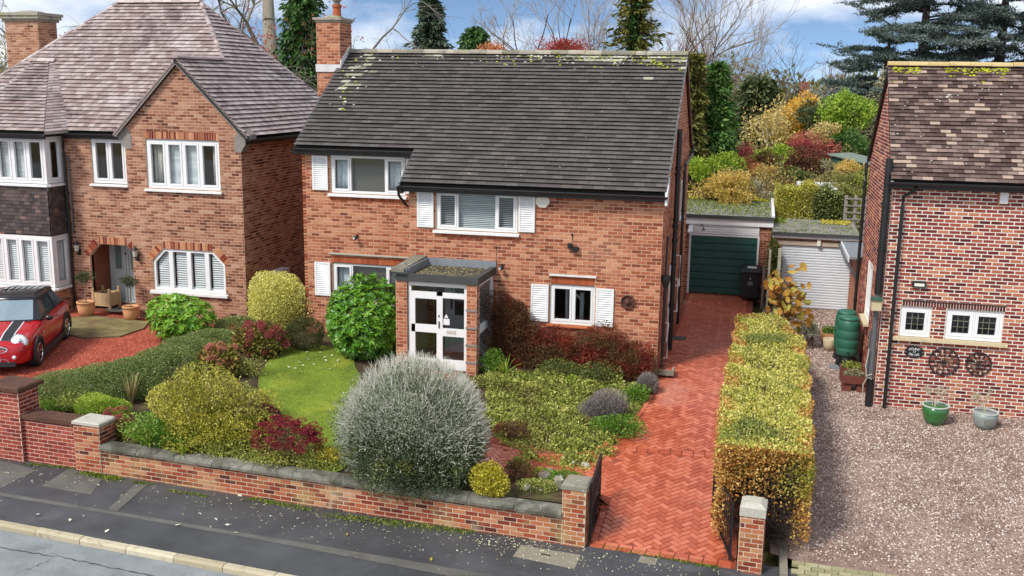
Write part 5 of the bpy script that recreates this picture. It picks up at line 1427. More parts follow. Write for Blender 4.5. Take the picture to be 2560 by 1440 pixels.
for s_ in (-1, 1):
    q = LB((0, 0), FX, FN); q.lathe([(.008, .022), (.008, .027)], (5.51+s_*.175, 0, .87), 8, axis='y'); q.build('screw', M['stone_pale'], pl)
rb_.finish('brickwork'); rt_.finish('roof_tiling')
# ================================================================== plant builders
def unit(a): return a/(np.linalg.norm(a, axis=-1, keepdims=True)+1e-9)
def leaves(c, d, side, L, W, fold=.0):
    """diamond leaves: bases c, axes d, side vectors; arrays of shape (n,3), (n,)"""
    n = len(c); L = np.broadcast_to(L, (n,))[:, None]; W = np.broadcast_to(W, (n,))[:, None]
    up = np.cross(d, side)
    V = np.empty((n, 4, 3))
    V[:, 0] = c; V[:, 1] = c + d*L*.45 + side*W*.5 + up*W*fold; V[:, 2] = c + d*L; V[:, 3] = c + d*L*.45 - side*W*.5 + up*W*fold
    return V.reshape(-1, 3), np.arange(n*4).reshape(-1, 4)
def rnd_dirs(n): return unit(rng.normal(size=(n, 3)))
def sides_for(d):
    r = rnd_dirs(len(d)); return unit(np.cross(d, r))
def lump(dirs, seed, k=5, amp=.12):
    r = np.random.default_rng(seed); f = np.ones(len(dirs))
    for i in range(k):
        v = unit(r.normal(size=3)); f = f + .55*amp*np.cos((dirs@v)*r.uniform(2, 5) + r.uniform(0, 6))
    return f
def cloud(center, rad, n, L, W, seed=1, shell=.35, up=.25, floor=None, clumps=0, amp=.12, jit=.7, flat=0.0, droop=0.0, box=1.0):
    """leaves filling the outer part of an uneven rounded body -> V, F, R"""
    center, rad = np.asarray(center, float), np.asarray(rad, float)
    dirs = rnd_dirs(n)
    if box != 1.0: dirs = np.sign(dirs)*np.abs(dirs)**box; dirs /= (np.abs(dirs)**(2/box)).sum(1, keepdims=True)**(box/2)
    f = lump(unit(dirs), seed, 6, amp)
    if clumps:
        r = np.random.default_rng(seed+5); cd = unit(r.normal(size=(clumps, 3))); ct = r.random(clumps)
        dd = unit(dirs)@cd.T; near = dd.argmax(1); best = dd.max(1)
        f = f*(.82 + .24*np.clip((best-.75)/.25, 0, 1)); tone = ct[near]
    else: tone = rng.random(n)
    rr = f*(1 - shell*rng.random(n)**1.6)
    p = center + dirs*rad*rr[:, None]
    if floor is not None: p[:, 2] = np.where(p[:, 2] < floor+.02, floor + rng.random(n)*min(.3, rad[2]*.5), p[:, 2])
    d = unit(unit(dirs*rad) + jit*rng.normal(size=(n, 3)) + np.array([0, 0, up-droop]))
    V, F = leaves(p, d, sides_for(d), L*rng.uniform(.6, 1.2, n), W*rng.uniform(.7, 1.2, n), .12)
    R = np.clip(.45*tone + .55*rng.random(n), 0, 1)
    return V, F, R
def join(parts):
    Vs, Fs, Rs, b = [], [], [], 0
    for V, F, R in parts: Vs.append(V); Fs.append(F+b); Rs.append(R); b += len(V)
    return np.concatenate(Vs), np.concatenate(Fs), np.concatenate(Rs)
def segs_mesh(A, B, ra, rb, k=4):
    """tapered prisms for many branch pieces at once"""
    A, B = np.asarray(A, float), np.asarray(B, float); ra, rb = np.asarray(ra, float), np.asarray(rb, float)
    n = len(A); d = unit(B-A); ref = np.where(np.abs(d[:, 2:3]) > .9, np.array([[1.0, 0, 0]]), np.array([[0, 0, 1.0]]))
    s = unit(np.cross(d, ref)); u = np.cross(s, d)
    V = np.empty((n, 2*k, 3))
    for i in range(k):
        t = 2*math.pi*i/k; o = s*math.cos(t) + u*math.sin(t)
        V[:, i] = A + o*ra[:, None]; V[:, k+i] = B + o*rb[:, None]
    b = np.arange(n)[:, None]*2*k
    F = np.concatenate([b + np.array([[i, (i+1) % k, k+(i+1) % k, k+i]]) for i in range(k)], 0)
    return V.reshape(-1, 3), F, np.tile(rng.random(n), k)
M['bark'] = toned('bark', [(0, srgb(78, 66, 56)), (1, srgb(120, 106, 92))], .9, .3, 30)
M['bark_grey'] = toned('bark_grey', [(0, srgb(118, 112, 100)), (1, srgb(158, 150, 134))], .9, .25, 30, [(srgb(110, 116, 84), 2, .5, .7, .5, .5)])
M['bark_dark'] = toned('bark_dark', [(0, srgb(60, 50, 44)), (1, srgb(92, 78, 70))], .9, .3, 30)
M['bark_red'] = toned('bark_red', [(0, srgb(104, 66, 58)), (1, srgb(150, 104, 92))], .9, .3, 30)
M['bark_pale'] = toned('bark_pale', [(0, srgb(168, 156, 132)), (1, srgb(206, 194, 168))], .9, .2, 30)
def stems(parent, base, top_c, rad, n, r, mat='bark', name='stems'):
    A, B, a, b = [], [], [], []
    base = np.asarray(base, float)
    for i in range(n):
        p = base + np.array([random.gauss(0, .05), random.gauss(0, .05), 0]); t = np.asarray(top_c) + np.asarray(rad)*unit(np.random.default_rng(i).normal(size=3))*.7
        m = (p+t)/2 + np.array([random.gauss(0, .04), random.gauss(0, .04), .05])
        A += [p, m]; B += [m, t]; a += [r, r*.7]; b += [r*.7, r*.3]
    V, F, R = segs_mesh(A, B, a, b, 5); return np_mesh(name, V, F, R, M[mat], parent, kind='stuff')
def shrub(name, label, cat, c, rad, n, L, W, mat, seed=1, group=None, floor=None, part='foliage', stem_mat='bark', extra=None, **kw):
    """a bush: stems under a leafy body. c = centre of the body"""
    fl = c[2]-rad[2] if floor is None else floor
    t = thing(name, (c[0], c[1], fl), label, cat, group)
    parts = [cloud(c, rad, n, L, W, seed, floor=fl, **kw)] + (extra or [])
    V, F, R = join(parts)
    np_mesh(part, V, F, R, mat, t, kind='stuff')
    stems(t, (c[0], c[1], fl-.02), c, rad, 9, .018, stem_mat)
    return t
def px_body(u, vtop, vbot, wpx, hf, ry=.85):
    """rounded body standing on the ground whose outline spans these survey points"""
    P = at_height(u, vbot, -.2)
    for _ in range(4): P = at_height(u, vbot, hf(P[0], P[1]))
    d = project(P)[2]; R = wpx/2*d/FPX; z0 = P[2]
    H = ((vbot-vtop)*d/FPX - R*ry*.30)/.97
    H = max(H, .12)
    c = np.array([P[0]-.0, P[1]+R*ry*.9, z0 + H*.5])
    c[0] = at_depth(u, (vtop+vbot)/2, c[1])[0]
    return c, np.array([R, R*ry, H*.56]), z0, H
def twigs(c, rad, n, L, r, seed, upbias=.6, floor=None, start=.85):
    """fine upright shoots standing out of a bush"""
    d0 = rnd_dirs(n); d0[:, 2] = np.abs(d0[:, 2]) if floor is None else d0[:, 2]
    p = np.asarray(c) + d0*np.asarray(rad)*(start*lump(d0, seed, 6, .08))[:, None]
    d = unit(unit(d0) + np.array([0, 0, upbias]) + .35*rng.normal(size=(n, 3)))
    ln = L*rng.uniform(.4, 1.2, n)[:, None]
    m = p + d*ln*.55; e = m + unit(d + .3*rng.normal(size=(n, 3)))*ln*.45
    return np.concatenate([p, m]), np.concatenate([m, e]), np.concatenate([np.full(n, r), np.full(n, r*.8)]), np.concatenate([np.full(n, r*.8), np.full(n, r*.3)])

# leaf colours
M['leaf_rhodo'] = leafmat('leaf_rhodo', [(0, srgb(46, 92, 22)), (.4, srgb(84, 138, 36)), (.8, srgb(132, 176, 58)), (1, srgb(172, 200, 92))], .35, .15, spec=.5)
M['leaf_rhodo2'] = leafmat('leaf_rhodo2', [(0, srgb(62, 110, 24)), (.4, srgb(104, 156, 40)), (.8, srgb(152, 190, 62)), (1, srgb(190, 206, 100))], .35, .15, spec=.5)
M['leaf_gold'] = leafmat('leaf_gold', [(0, srgb(140, 146, 60)), (.3, srgb(214, 208, 104)), (.7, srgb(240, 234, 142)), (1, srgb(248, 246, 196))], .5, .3)
M['leaf_goldgreen'] = leafmat('leaf_goldgreen', [(0, srgb(104, 118, 40)), (.4, srgb(176, 172, 64)), (.8, srgb(224, 212, 98)), (1, srgb(240, 232, 146))], .5, .3, (srgb(100, 124, 44), 1.3, .56, .74, .5))
M['leaf_dark'] = leafmat('leaf_dark', [(0, srgb(44, 52, 24)), (.5, srgb(72, 78, 34)), (1, srgb(112, 108, 54))], .5, .2)
M['leaf_hedge'] = leafmat('leaf_hedge', [(0, srgb(70, 88, 40)), (.5, srgb(122, 140, 74)), (1, srgb(178, 188, 120))], .5, .25)
M['leaf_green'] = leafmat('leaf_green', [(0, srgb(60, 96, 26)), (.5, srgb(104, 146, 46)), (1, srgb(160, 190, 84))], .5, .3)
M['leaf_lime'] = leafmat('leaf_lime', [(0, srgb(96, 126, 34)), (.5, srgb(150, 178, 54)), (1, srgb(204, 214, 96))], .5, .3)
M['leaf_silver'] = leafmat('leaf_silver', [(0, srgb(52, 64, 40)), (.3, srgb(104, 116, 82)), (.6, srgb(168, 174, 146)), (1, srgb(226, 226, 208))], .6, .2)
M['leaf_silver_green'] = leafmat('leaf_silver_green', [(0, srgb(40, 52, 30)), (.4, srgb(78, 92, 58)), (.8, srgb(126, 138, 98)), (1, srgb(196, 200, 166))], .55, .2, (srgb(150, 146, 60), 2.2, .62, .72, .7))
M['twig_silver'] = toned('twig_silver', [(0, srgb(182, 180, 160)), (1, srgb(232, 230, 216))], .8, .1, 40, bmp=0)
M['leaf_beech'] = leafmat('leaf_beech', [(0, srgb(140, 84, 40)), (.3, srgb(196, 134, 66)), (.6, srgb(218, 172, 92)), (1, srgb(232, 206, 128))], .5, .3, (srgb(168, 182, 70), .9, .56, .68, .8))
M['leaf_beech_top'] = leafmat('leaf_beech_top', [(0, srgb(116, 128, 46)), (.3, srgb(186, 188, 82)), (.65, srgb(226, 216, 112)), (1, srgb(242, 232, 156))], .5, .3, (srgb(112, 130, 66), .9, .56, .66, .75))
M['leaf_sedum'] = leafmat('leaf_sedum', [(0, srgb(88, 20, 28)), (.5, srgb(138, 34, 48)), (1, srgb(186, 70, 84))], .6, .2)
M['leaf_sedum_dark'] = leafmat('leaf_sedum_dark', [(0, srgb(60, 16, 24)), (.5, srgb(98, 26, 38)), (1, srgb(140, 44, 58))], .6, .2)
M['leaf_sedum_leaf'] = leafmat('leaf_sedum_leaf', [(0, srgb(88, 74, 34)), (.5, srgb(140, 122, 58)), (1, srgb(196, 178, 96))], .6, .25)
M['leaf_hydr'] = leafmat('leaf_hydr', [(0, srgb(122, 40, 50)), (.5, srgb(166, 72, 78)), (1, srgb(208, 124, 118))], .6, .25)
M['leaf_hydr_leaf'] = leafmat('leaf_hydr_leaf', [(0, srgb(64, 66, 28)), (.5, srgb(122, 120, 52)), (.85, srgb(196, 180, 92)), (1, srgb(222, 206, 130))], .55, .25)
M['leaf_hydr_pink'] = leafmat('leaf_hydr_pink', [(0, srgb(170, 84, 74)), (.5, srgb(206, 130, 108)), (1, srgb(230, 184, 156))], .6, .25)
M['leaf_red'] = leafmat('leaf_red', [(0, srgb(70, 30, 22)), (.4, srgb(118, 48, 34)), (.75, srgb(152, 66, 46)), (1, srgb(184, 96, 66))], .6, .25, (srgb(108, 84, 52), 1.7, .44, .56, .9))
M['leaf_brownred'] = leafmat('leaf_brownred', [(0, srgb(62, 42, 28)), (.5, srgb(98, 66, 42)), (1, srgb(138, 94, 60))], .6, .25, (srgb(138, 40, 34), 1.8, .54, .64, .8))
M['leaf_cover'] = leafmat('leaf_cover', [(0, srgb(66, 76, 32)), (.35, srgb(132, 144, 58)), (.75, srgb(196, 198, 102)), (1, srgb(232, 228, 160))], .6, .25, (srgb(112, 92, 58), 1.1, .54, .68, .6))
M['leaf_lav'] = leafmat('leaf_lav', [(0, srgb(104, 96, 90)), (.5, srgb(146, 136, 130)), (1, srgb(190, 180, 172))], .7, .2)
M['leaf_ivy_y'] = leafmat('leaf_ivy_y', [(0, srgb(120, 118, 30)), (.4, srgb(196, 184, 50)), (1, srgb(234, 222, 110))], .5, .3)
M['leaf_vine'] = leafmat('leaf_vine', [(0, srgb(146, 92, 40)), (.5, srgb(196, 146, 60)), (.8, srgb(206, 178, 84)), (1, srgb(170, 176, 80))], .55, .35)
M['leaf_ivy'] = leafmat('leaf_ivy', [(0, srgb(48, 62, 26)), (.5, srgb(92, 106, 46)), (.9, srgb(160, 164, 92)), (1, srgb(206, 204, 150))], .45, .2)
M['white_twig'] = toned('white_twig', [(0, srgb(206, 210, 206)), (1, srgb(236, 238, 234))], .8, .05, 40, bmp=0)
M['grassblade'] = leafmat('grassblade', [(0, srgb(86, 112, 30)), (.5, srgb(138, 164, 50)), (.85, srgb(186, 192, 86)), (1, srgb(220, 210, 140))], .5, .3)
M['strawblade'] = leafmat('strawblade', [(0, srgb(150, 136, 84)), (1, srgb(206, 192, 140))], .6, .3)

# ================================================================== front gardens
# rhododendrons: whorls of long leaves, the showing ones single pieces
def rhodo(name, label, c, rad, nwh, mat, seed, L=.15, limit=300):
    fl = c[2]-rad[2]
    t = thing(name, (c[0], c[1], fl), label, 'shrub', 'rhododendron shrubs')
    dirs = rnd_dirs(nwh); f = lump(dirs, seed, 6, .07)*(1-.4*rng.random(nwh)**2.2)
    P = np.asarray(c) + dirs*np.asarray(rad)*f[:, None]; P[:, 2] = np.maximum(P[:, 2], fl+.05)
    cand = []
    for i in range(nwh):
        ax = unit(dirs[i]*.8 + np.array([0, 0, .7]) + .25*rng.normal(size=3)); s0 = unit(np.cross(ax, rng.normal(size=3))); s1 = np.cross(ax, s0)
        k = rng.integers(6, 9); tone = rng.random()
        for j in range(k):
            a = 2*math.pi*j/k + rng.random()*.4
            d = unit(s0*math.cos(a) + s1*math.sin(a) + ax*rng.uniform(.15, .6)); w = np.cross(ax, d); w = unit(w + .15*rng.normal(size=3))
            cand.append((P[i], d, w, L*rng.uniform(.7, 1.15), np.clip(.5*tone+.5*rng.random(), 0, .999), dirs[i]@unit(CAM-P[i])))
    cand.sort(key=lambda q: -q[5])
    base = [MB().add([(0, 0, 0), (.35, .16, .03), (.75, .14, .02), (1, 0, -.05), (.75, -.14, .02), (.35, -.16, .03), (.5, 0, -.01)], [(0, 1, 6), (1, 2, 6), (2, 3, 6), (3, 4, 6), (4, 5, 6), (5, 0, 6)], (q+.5)/8).mesh('leaf', mat) for q in range(8)]
    # spread the single leaves over the visible side
    vis = [q for q in cand if q[5] > .15]; step = max(1, len(vis)//limit); pick = set(id(q) for q in vis[::step][:limit])
    rest = []
    for q in cand:
        p, d, w, ln, tone, _ = q
        if id(q) in pick:
            up = np.cross(d, w); o = bpy.data.objects.new('leaf', base[int(tone*8)]); COL.objects.link(o); o.parent = t
            o.matrix_parent_inverse = Matrix.Translation(-Vector(t.location))
            o.matrix_basis = Matrix(((d[0]*ln, w[0]*ln, up[0]*ln, p[0]), (d[1]*ln, w[1]*ln, up[1]*ln, p[1]), (d[2]*ln, w[2]*ln, up[2]*ln, p[2]), (0, 0, 0, 1)))
        else: rest.append(q)
    V, F = leaves(np.array([q[0] for q in rest]), np.array([q[1] for q in rest]), np.array([q[2] for q in rest]), np.array([q[3] for q in rest]), np.array([q[3]*.34 for q in rest]), .1)
    np_mesh('foliage', V, F, np.array([q[4] for q in rest]), mat, t, kind='stuff')
    stems(t, (c[0], c[1], fl-.03), c, rad, 14, .025)
    return t
c, r, z0, H = px_body(918, 703, 916, 222, h_garden, .8); rhodo('rhododendron', 'large round glossy green rhododendron before the porch and its front window', c, r, 1500, M['leaf_rhodo'], 3)
c, r, z0, H = px_body(448, 740, 868, 168, lambda x, y: -.12, .7); rhodo('rhododendron', 'lower light green rhododendron under the gabled house window', c, r, 620, M['leaf_rhodo2'], 8)
# clipped golden bush in the gap between the houses
c, r, z0, H = px_body(695, 672, 836, 168, lambda x, y: 0.0, .8)
shrub('golden_shrub', 'tall clipped yellow variegated shrub between the two houses', 'shrub', c, r, 15000, .05, .032, M['leaf_gold'], 11, shell=.45, amp=.12, jit=.9, clumps=26, extra=[cloud(c+r*np.array([math.cos(k*1.9)*.5, math.sin(k*1.9)*.4, .35*math.sin(k*2.3)]), r*.5, 1500, .05, .032, 900+k, shell=.6, amp=.1) for k in range(9)])
c, r, z0, H = px_body(764, 796, 884, 104, h_garden, .9)
shrub('olive_shrub', 'low dark olive mound at the back edge of the lawn', 'shrub', c, r, 7000, .035, .02, M['leaf_dark'], 12, shell=.3, amp=.06)
c, r, z0, H = px_body(590, 790, 848, 120, lambda x, y: -.05, .8)
shrub('laurel_shrub', 'dark green low shrub beneath the golden shrub', 'shrub', c, r, 5000, .05, .024, M['leaf_hedge'], 13, shell=.4)
# hydrangeas: leaves and flower heads
def hydrangea(name, label, c, rad, nl, nheads, lm, hm, seed, head=.095):
    fl = c[2]-rad[2]; t = thing(name, (c[0], c[1], fl), label, 'shrub', 'flowering shrubs with faded heads')
    V, F, R = cloud(c, rad, nl, .10, .07, seed, shell=.5, floor=fl, jit=.6); np_mesh('foliage', V, F, R, lm, t, kind='stuff')
    stems(t, (c[0], c[1], fl-.02), c, rad, 12, .014)
    for i in range(nheads):
        d = unit(rng.normal(size=3) + np.array([-.0, -.6, .5])); p = np.asarray(c) + d*np.asarray(rad)*rng.uniform(.85, 1.05)
        if p[2] < fl+.1: p[2] = fl+.1+rng.random()*.2
        Vh, Fh, Rh = cloud(p, (head, head, head*.75), 150, .028, .026, seed+i, shell=.25, amp=.05)
        np_mesh('flower_head', Vh, Fh, Rh, hm, t)
    return t
c, r, z0, H = px_body(655, 806, 902, 132, h_garden, .8); hydrangea('hydrangea', 'hydrangea with crimson faded heads at the corner of the lawn', c, r, 2600, 46, M['leaf_hydr_leaf'], M['leaf_hydr'], 21)
c, r, z0, H = px_body(552, 862, 948, 108, h_garden, .7); hydrangea('hydrangea', 'hydrangea with pale pink heads behind the big yellow shrub', c, r, 2200, 24, M['leaf_hydr_leaf'], M['leaf_hydr_pink'], 22)
# boundary hedge on the forecourt side (low, clipped, rising away from the street)
hp = [(112, 952, 1020, 70), (180, 935, 1030, 90), (255, 918, 1026, 100), (330, 898, 1005, 100), (405, 872, 978, 95), (475, 848, 935, 85), (540, 828, 895, 75)]
parts = []
for i, (u, vt, vb, w) in enumerate(hp):
    P = at_height(u, vb, -.42 + .3*i/6); zt = at_depth(u, vt, P[1]+.5)[2]
    cc = np.array([P[0], P[1]+.5, (P[2]-.1+zt)/2]); cc[0] = at_depth(u, vb-30, cc[1])[0]
    parts.append(cloud(cc, (.80, .72, (zt-P[2]+.1)/2*1.12), 17000, .04, .02, 30+i, shell=.35, amp=.06, jit=.9, floor=P[2]-.1))
    if i == 0: hbase = cc.copy()
V, F, R = join(parts); hd = thing('clipped_hedge', (hbase[0], hbase[1], -.6), 'low clipped green hedge running back from the street between forecourt and garden', 'hedge')
np_mesh('foliage', V, F, R, M['leaf_hedge'], hd, kind='stuff')
A, B, a, b = [], [], [], []
for V_, F_, R_ in parts:
    m = V_.mean(0)
    for k in range(10): A.append(m+np.array([random.gauss(0, .25), random.gauss(0, .2), -.5])); B.append(m+np.array([random.gauss(0, .4), random.gauss(0, .3), .25])); a.append(.014); b.append(.004)
V, F, R = segs_mesh(A, B, a, b); np_mesh('stems', V, F, R, M['bark'], hd)
# border behind the street wall
c, r, z0, H = px_body(518, 962, 1150, 350, h_garden, .5)
t = shrub('yellow_shrub', 'big loose yellow leaved shrub behind the street wall', 'shrub', c, r*np.array([1, 1, .95]), 30000, .045, .03, M['leaf_goldgreen'], 41, shell=.6, amp=.2, clumps=40, jit=.8)
A, B, a, b = twigs(c, r, 300, .32, .006, 41, .8); V, F, R = segs_mesh(A, B, a, b, 3); np_mesh('shoots', V, F, R, M['bark'], t)
n = 3600; i = rng.integers(0, len(A), n); p = A[i]+(B[i]-A[i])*rng.random((n, 1)); d = rnd_dirs(n); V, F = leaves(p, d, sides_for(d), .04*rng.uniform(.6, 1.2, n), .026*np.ones(n), .1)
np_mesh('shoot_leaves', V, F, rng.random(n), M['leaf_goldgreen'], t, kind='stuff')
c, r, z0, H = px_body(440, 1040, 1138, 240, h_garden, .5); shrub('leafy_border_plant', 'deep green leafy plant spilling under the yellow shrub', 'plant', c, r, 7000, .06, .03, M['leaf_green'], 42, shell=.6, amp=.15, clumps=20)
c, r, z0, H = px_body(255, 990, 1062, 150, h_garden, .6); shrub('feathery_plant', 'bright green feathery plant just behind the grey capped pillar', 'plant', c, r, 6000, .05, .022, M['leaf_lime'], 43, shell=.6, amp=.12, clumps=14)
c, r, z0, H = px_body(150, 1000, 1034, 120, h_garden, .6); shrub('trailing_plant', 'low green plant trailing onto the brown coping', 'plant', c, r, 3000, .04, .02, M['leaf_green'], 44, shell=.6)
c, r, z0, H = px_body(648, 980, 1060, 90, h_garden, .7); shrub('gold_tip_plant', 'yellow tipped sprigs beside the bright lawn', 'plant', c, r, 2200, .045, .028, M['leaf_goldgreen'], 45, shell=.7, amp=.2)
# low green filling of the border
fill = []
for k, (u, v) in enumerate(((300, 1085), (350, 1100), (400, 1112), (470, 1125), (540, 1135), (590, 1140), (640, 1150), (690, 1160), (770, 1165), (810, 1165), (230, 1050), (170, 1030), (120, 1022), (600, 1010), (620, 960), (560, 940), (680, 1090), (640, 905), (590, 880), (500, 900))):
    P = at_height(u, v, -.3); hgt = .12+.06*(k % 3); fill.append(cloud((P[0], P[1]+.1, h_garden(P[0], P[1])+hgt*.6), (.36, .26, hgt), 1300, .05, .024, 950+k, shell=.9, amp=.2, floor=h_garden(P[0], P[1])))
V, F, R = join(fill); o = np_mesh('border_groundcover', V, F, R, M['leaf_cover'], kind='stuff'); tag(o, 'low green growth filling the border behind the street wall', 'ground cover')
# red stonecrop: stalks topped by flat heads
def stonecrop(name, label, c, rad, nh, hm, lm, seed, head=.1, group='stonecrop plants'):
    fl = c[2]-rad[2]; t = thing(name, (c[0], c[1], fl), label, 'plant', group)
    V, F, R = cloud((c[0], c[1], c[2]-rad[2]*.25), np.asarray(rad)*np.array([.9, .9, .75]), 900, .06, .035, seed, shell=.7, floor=fl); np_mesh('foliage', V, F, R, lm, t, kind='stuff')
    A, B, a, b = [], [], [], []
    for i in range(nh):
        d = unit(rng.normal(size=3)*np.array([1, 1, .6]) + np.array([0, -.35, .75])); p = np.asarray(c) + d*np.asarray(rad)*rng.uniform(.75, 1.05)
        A.append((c[0]+random.gauss(0, .06), c[1]+random.gauss(0, .05), fl)); B.append(p); a.append(.008); b.append(.005)
        V, F, R = cloud(p, (head*rng.uniform(.7, 1.1), head*rng.uniform(.7, 1.1), head*.45), 170, .02, .02, seed+i, shell=.3, amp=.1, up=.6); np_mesh('flower_head', V, F, R, hm, t)
    V, F, R = segs_mesh(A, B, a, b, 4); np_mesh('stalks', V, F, R, M['bark_red'], t)
c, r, z0, H = px_body(722, 1050, 1176, 190, h_garden, .6); stonecrop('stonecrop', 'crimson flowering stonecrop leaning over the street wall coping', c, r, 64, M['leaf_sedum'], M['leaf_sedum_leaf'], 51)
c, r, z0, H = px_body(652, 1018, 1128, 140, h_garden, .6); stonecrop('stonecrop', 'darker maroon stonecrop behind the crimson one', c, r, 40, M['leaf_sedum_dark'], M['leaf_sedum_leaf'], 52)
c, r, z0, H = px_body(296, 1020, 1098, 74, h_garden, .7); stonecrop('stonecrop', 'dusty pink stonecrop beside the grey capped pillar', c, r, 12, M['leaf_hydr'], M['leaf_sedum_leaf'], 53)
c, r, z0, H = px_body(820, 1120, 1170, 70, h_garden, .8); shrub('yellow_groundcover', 'small yellow flowering plant on the coping beside the silver bush', 'plant', c, r, 1600, .04, .03, M['leaf_ivy_y'], 54, shell=.7)
# silver bush: small grey leaves, pale shoots standing out of the top
c, r, z0, H = px_body(1030, 892, 1250, 400, lambda x, y: -.34, .82); c[2] = z0+.36*H; r[2] = .66*H
fl = z0-.12; bush_c, bush_r = c, r
sb = thing('silver_bush', (c[0], c[1], fl), 'huge rounded silver grey bush overhanging the street wall', 'shrub')
rim = []
for k in range(26):
    az = k*2.4; el = [-.15, .25, .6][k % 3]+random.uniform(-.1, .1); dd = np.array([math.cos(az)*math.cos(el), math.sin(az)*math.cos(el), math.sin(el)])
    rim.append(cloud(c+r*dd*np.array([.70, .70, .62]), r*random.uniform(.30, .42), 3200, .042, .02, 600+k, shell=.6, amp=.12, jit=.9, floor=fl))
V, F, R = join([cloud(c, r*.95, 46000, .042, .02, 61, shell=.4, amp=.06, jit=.9, floor=fl, clumps=60), cloud(c, r*.8, 30000, .05, .026, 65, shell=.8, amp=.03, jit=1.0, floor=fl)] + rim)
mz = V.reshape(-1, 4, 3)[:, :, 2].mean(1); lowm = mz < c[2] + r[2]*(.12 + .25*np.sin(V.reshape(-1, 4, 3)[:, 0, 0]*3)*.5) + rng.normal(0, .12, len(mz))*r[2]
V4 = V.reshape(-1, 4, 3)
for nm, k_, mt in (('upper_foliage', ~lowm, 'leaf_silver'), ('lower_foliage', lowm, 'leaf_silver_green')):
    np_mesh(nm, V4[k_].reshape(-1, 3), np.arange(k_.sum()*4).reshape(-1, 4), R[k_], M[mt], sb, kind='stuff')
A, B, a, b = twigs(c, r, 7000, .22, .0045, 61, .5, floor=fl, start=.98); ok = A[:, 2] > c[2]+r[2]*rng.uniform(-.3, .55, len(A))
V, F, R = segs_mesh(A[ok], B[ok], a[ok], b[ok], 3); np_mesh('shoots', V, F, R, M['twig_silver'], sb, kind='stuff')
stems(sb, (c[0], c[1], fl-.02), c, r, 24, .03)
c, r, z0, H = px_body(1225, 1160, 1252, 90, lambda x, y: -.34, .6); shrub('yellow_ivy', 'yellow variegated ivy spilling over the wall beside the silver bush', 'plant', c, r, 3600, .042, .036, M['leaf_ivy_y'], 62, shell=.6, amp=.1)
# rockery
def stone_at(u, v, rx, ry, rz, label, mat='stone'):
    P = at_height(u, v, -.33); q = MB(); q.blob((P[0], P[1], P[2]+rz*.45), (rx, ry, rz), 12, .16); o = q.build('rockery_stone', M[mat], smooth=False)
    tag(o, label, 'stone', 'rockery stones')
stone_at(1362, 1196, .12, .10, .09, 'pale grey rockery stone behind the coping near the gate pillar')
stone_at(1398, 1216, .10, .10, .14, 'upright rounded rockery stone touching the gate pillar')
stone_at(1318, 1222, .07, .09, .06, 'small angular rockery stone beside the yellow ivy')
stone_at(1350, 1226, .06, .05, .04, 'smallest white rockery stone lying just behind the coping')
stone_at(1375, 1180, .09, .07, .05, 'flat rockery stone under the green tuft')
for nm, lab, u, vt, vb, w, mt, n, L in (('rockery_heather', 'brownish heather in the middle of the rockery', 1300, 1150, 1215, 110, 'leaf_brownred', 2600, .03), ('rockery_sprig', 'lime green sprig standing above the rockery', 1298, 1142, 1190, 50, 'leaf_lime', 900, .045),
    ('rockery_cushion', 'low yellow green cushion plant in the rockery', 1350, 1172, 1200, 60, 'leaf_lime', 1400, .03), ('rockery_juniper', 'dark green mound behind the gate pillar', 1408, 1180, 1216, 90, 'leaf_green', 2600, .035), ('rockery_trailing', 'trailing olive plant beside the smallest rockery stones', 1340, 1200, 1236, 90, 'leaf_cover', 1500, .035)):
    c, r, z0, H = px_body(u, vt, vb, w, lambda x, y: -.36, .7); shrub(nm, lab, 'plant', c, r, n, L, L*.5, M[mt], 70+len(nm), shell=.7, amp=.15)
# planted bed before the house: carpet of low leaves
cov_px = [(1215, 955), (1330, 948), (1480, 952), (1600, 968), (1622, 995), (1600, 1015), (1560, 1060), (1520, 1100), (1470, 1130), (1400, 1132), (1320, 1118), (1245, 1092), (1215, 1040)]
cov = [tuple(at_height(u, v, -.2)[:2]) for u, v in cov_px]
n = 26000; xs = rng.uniform(min(p[0] for p in cov), max(p[0] for p in cov), n); ys = rng.uniform(min(p[1] for p in cov), max(p[1] for p in cov), n)
ok = np.array([inside(cov, a, b) for a, b in zip(xs, ys)]); xs, ys = xs[ok], ys[ok]; n = len(xs)
hz = np.array([h_garden(a, b) for a, b in zip(xs, ys)]); bmpz = .06*(np.sin(xs*5.1)+np.sin(ys*6.3+xs*2))*.5 + .05
p = np.stack([xs, ys, hz + rng.random(n)*np.maximum(bmpz, .02)], 1); d = unit(rng.normal(size=(n, 3)) + np.array([0, 0, .8])); V, F = leaves(p, d, sides_for(d), .05*rng.uniform(.5, 1.3, n), .035*rng.uniform(.6, 1.2, n), .1)
extra_t = []
for k in range(110):
    while True:
        gx, gy = random.uniform(min(p[0] for p in cov), max(p[0] for p in cov)), random.uniform(min(p[1] for p in cov), max(p[1] for p in cov))
        if inside(cov, gx, gy): break
    extra_t.append(cloud((gx, gy, h_garden(gx, gy)+.05), (random.uniform(.08, .2), random.uniform(.08, .18), random.uniform(.05, .12)), 150, .06, .045, k, shell=.9, floor=h_garden(gx, gy)))
tone = .5 + .3*np.sin(xs*3.3+1)*np.sin(ys*4.1); V, F, R = join([(V, F, np.clip(tone*.6 + .45*rng.random(n), 0, 1))] + extra_t); o = np_mesh('ground_cover', V, F, R, M['leaf_cover'], kind='stuff'); tag(o, 'carpet of low yellow green leaves in the bed before the house', 'ground cover')
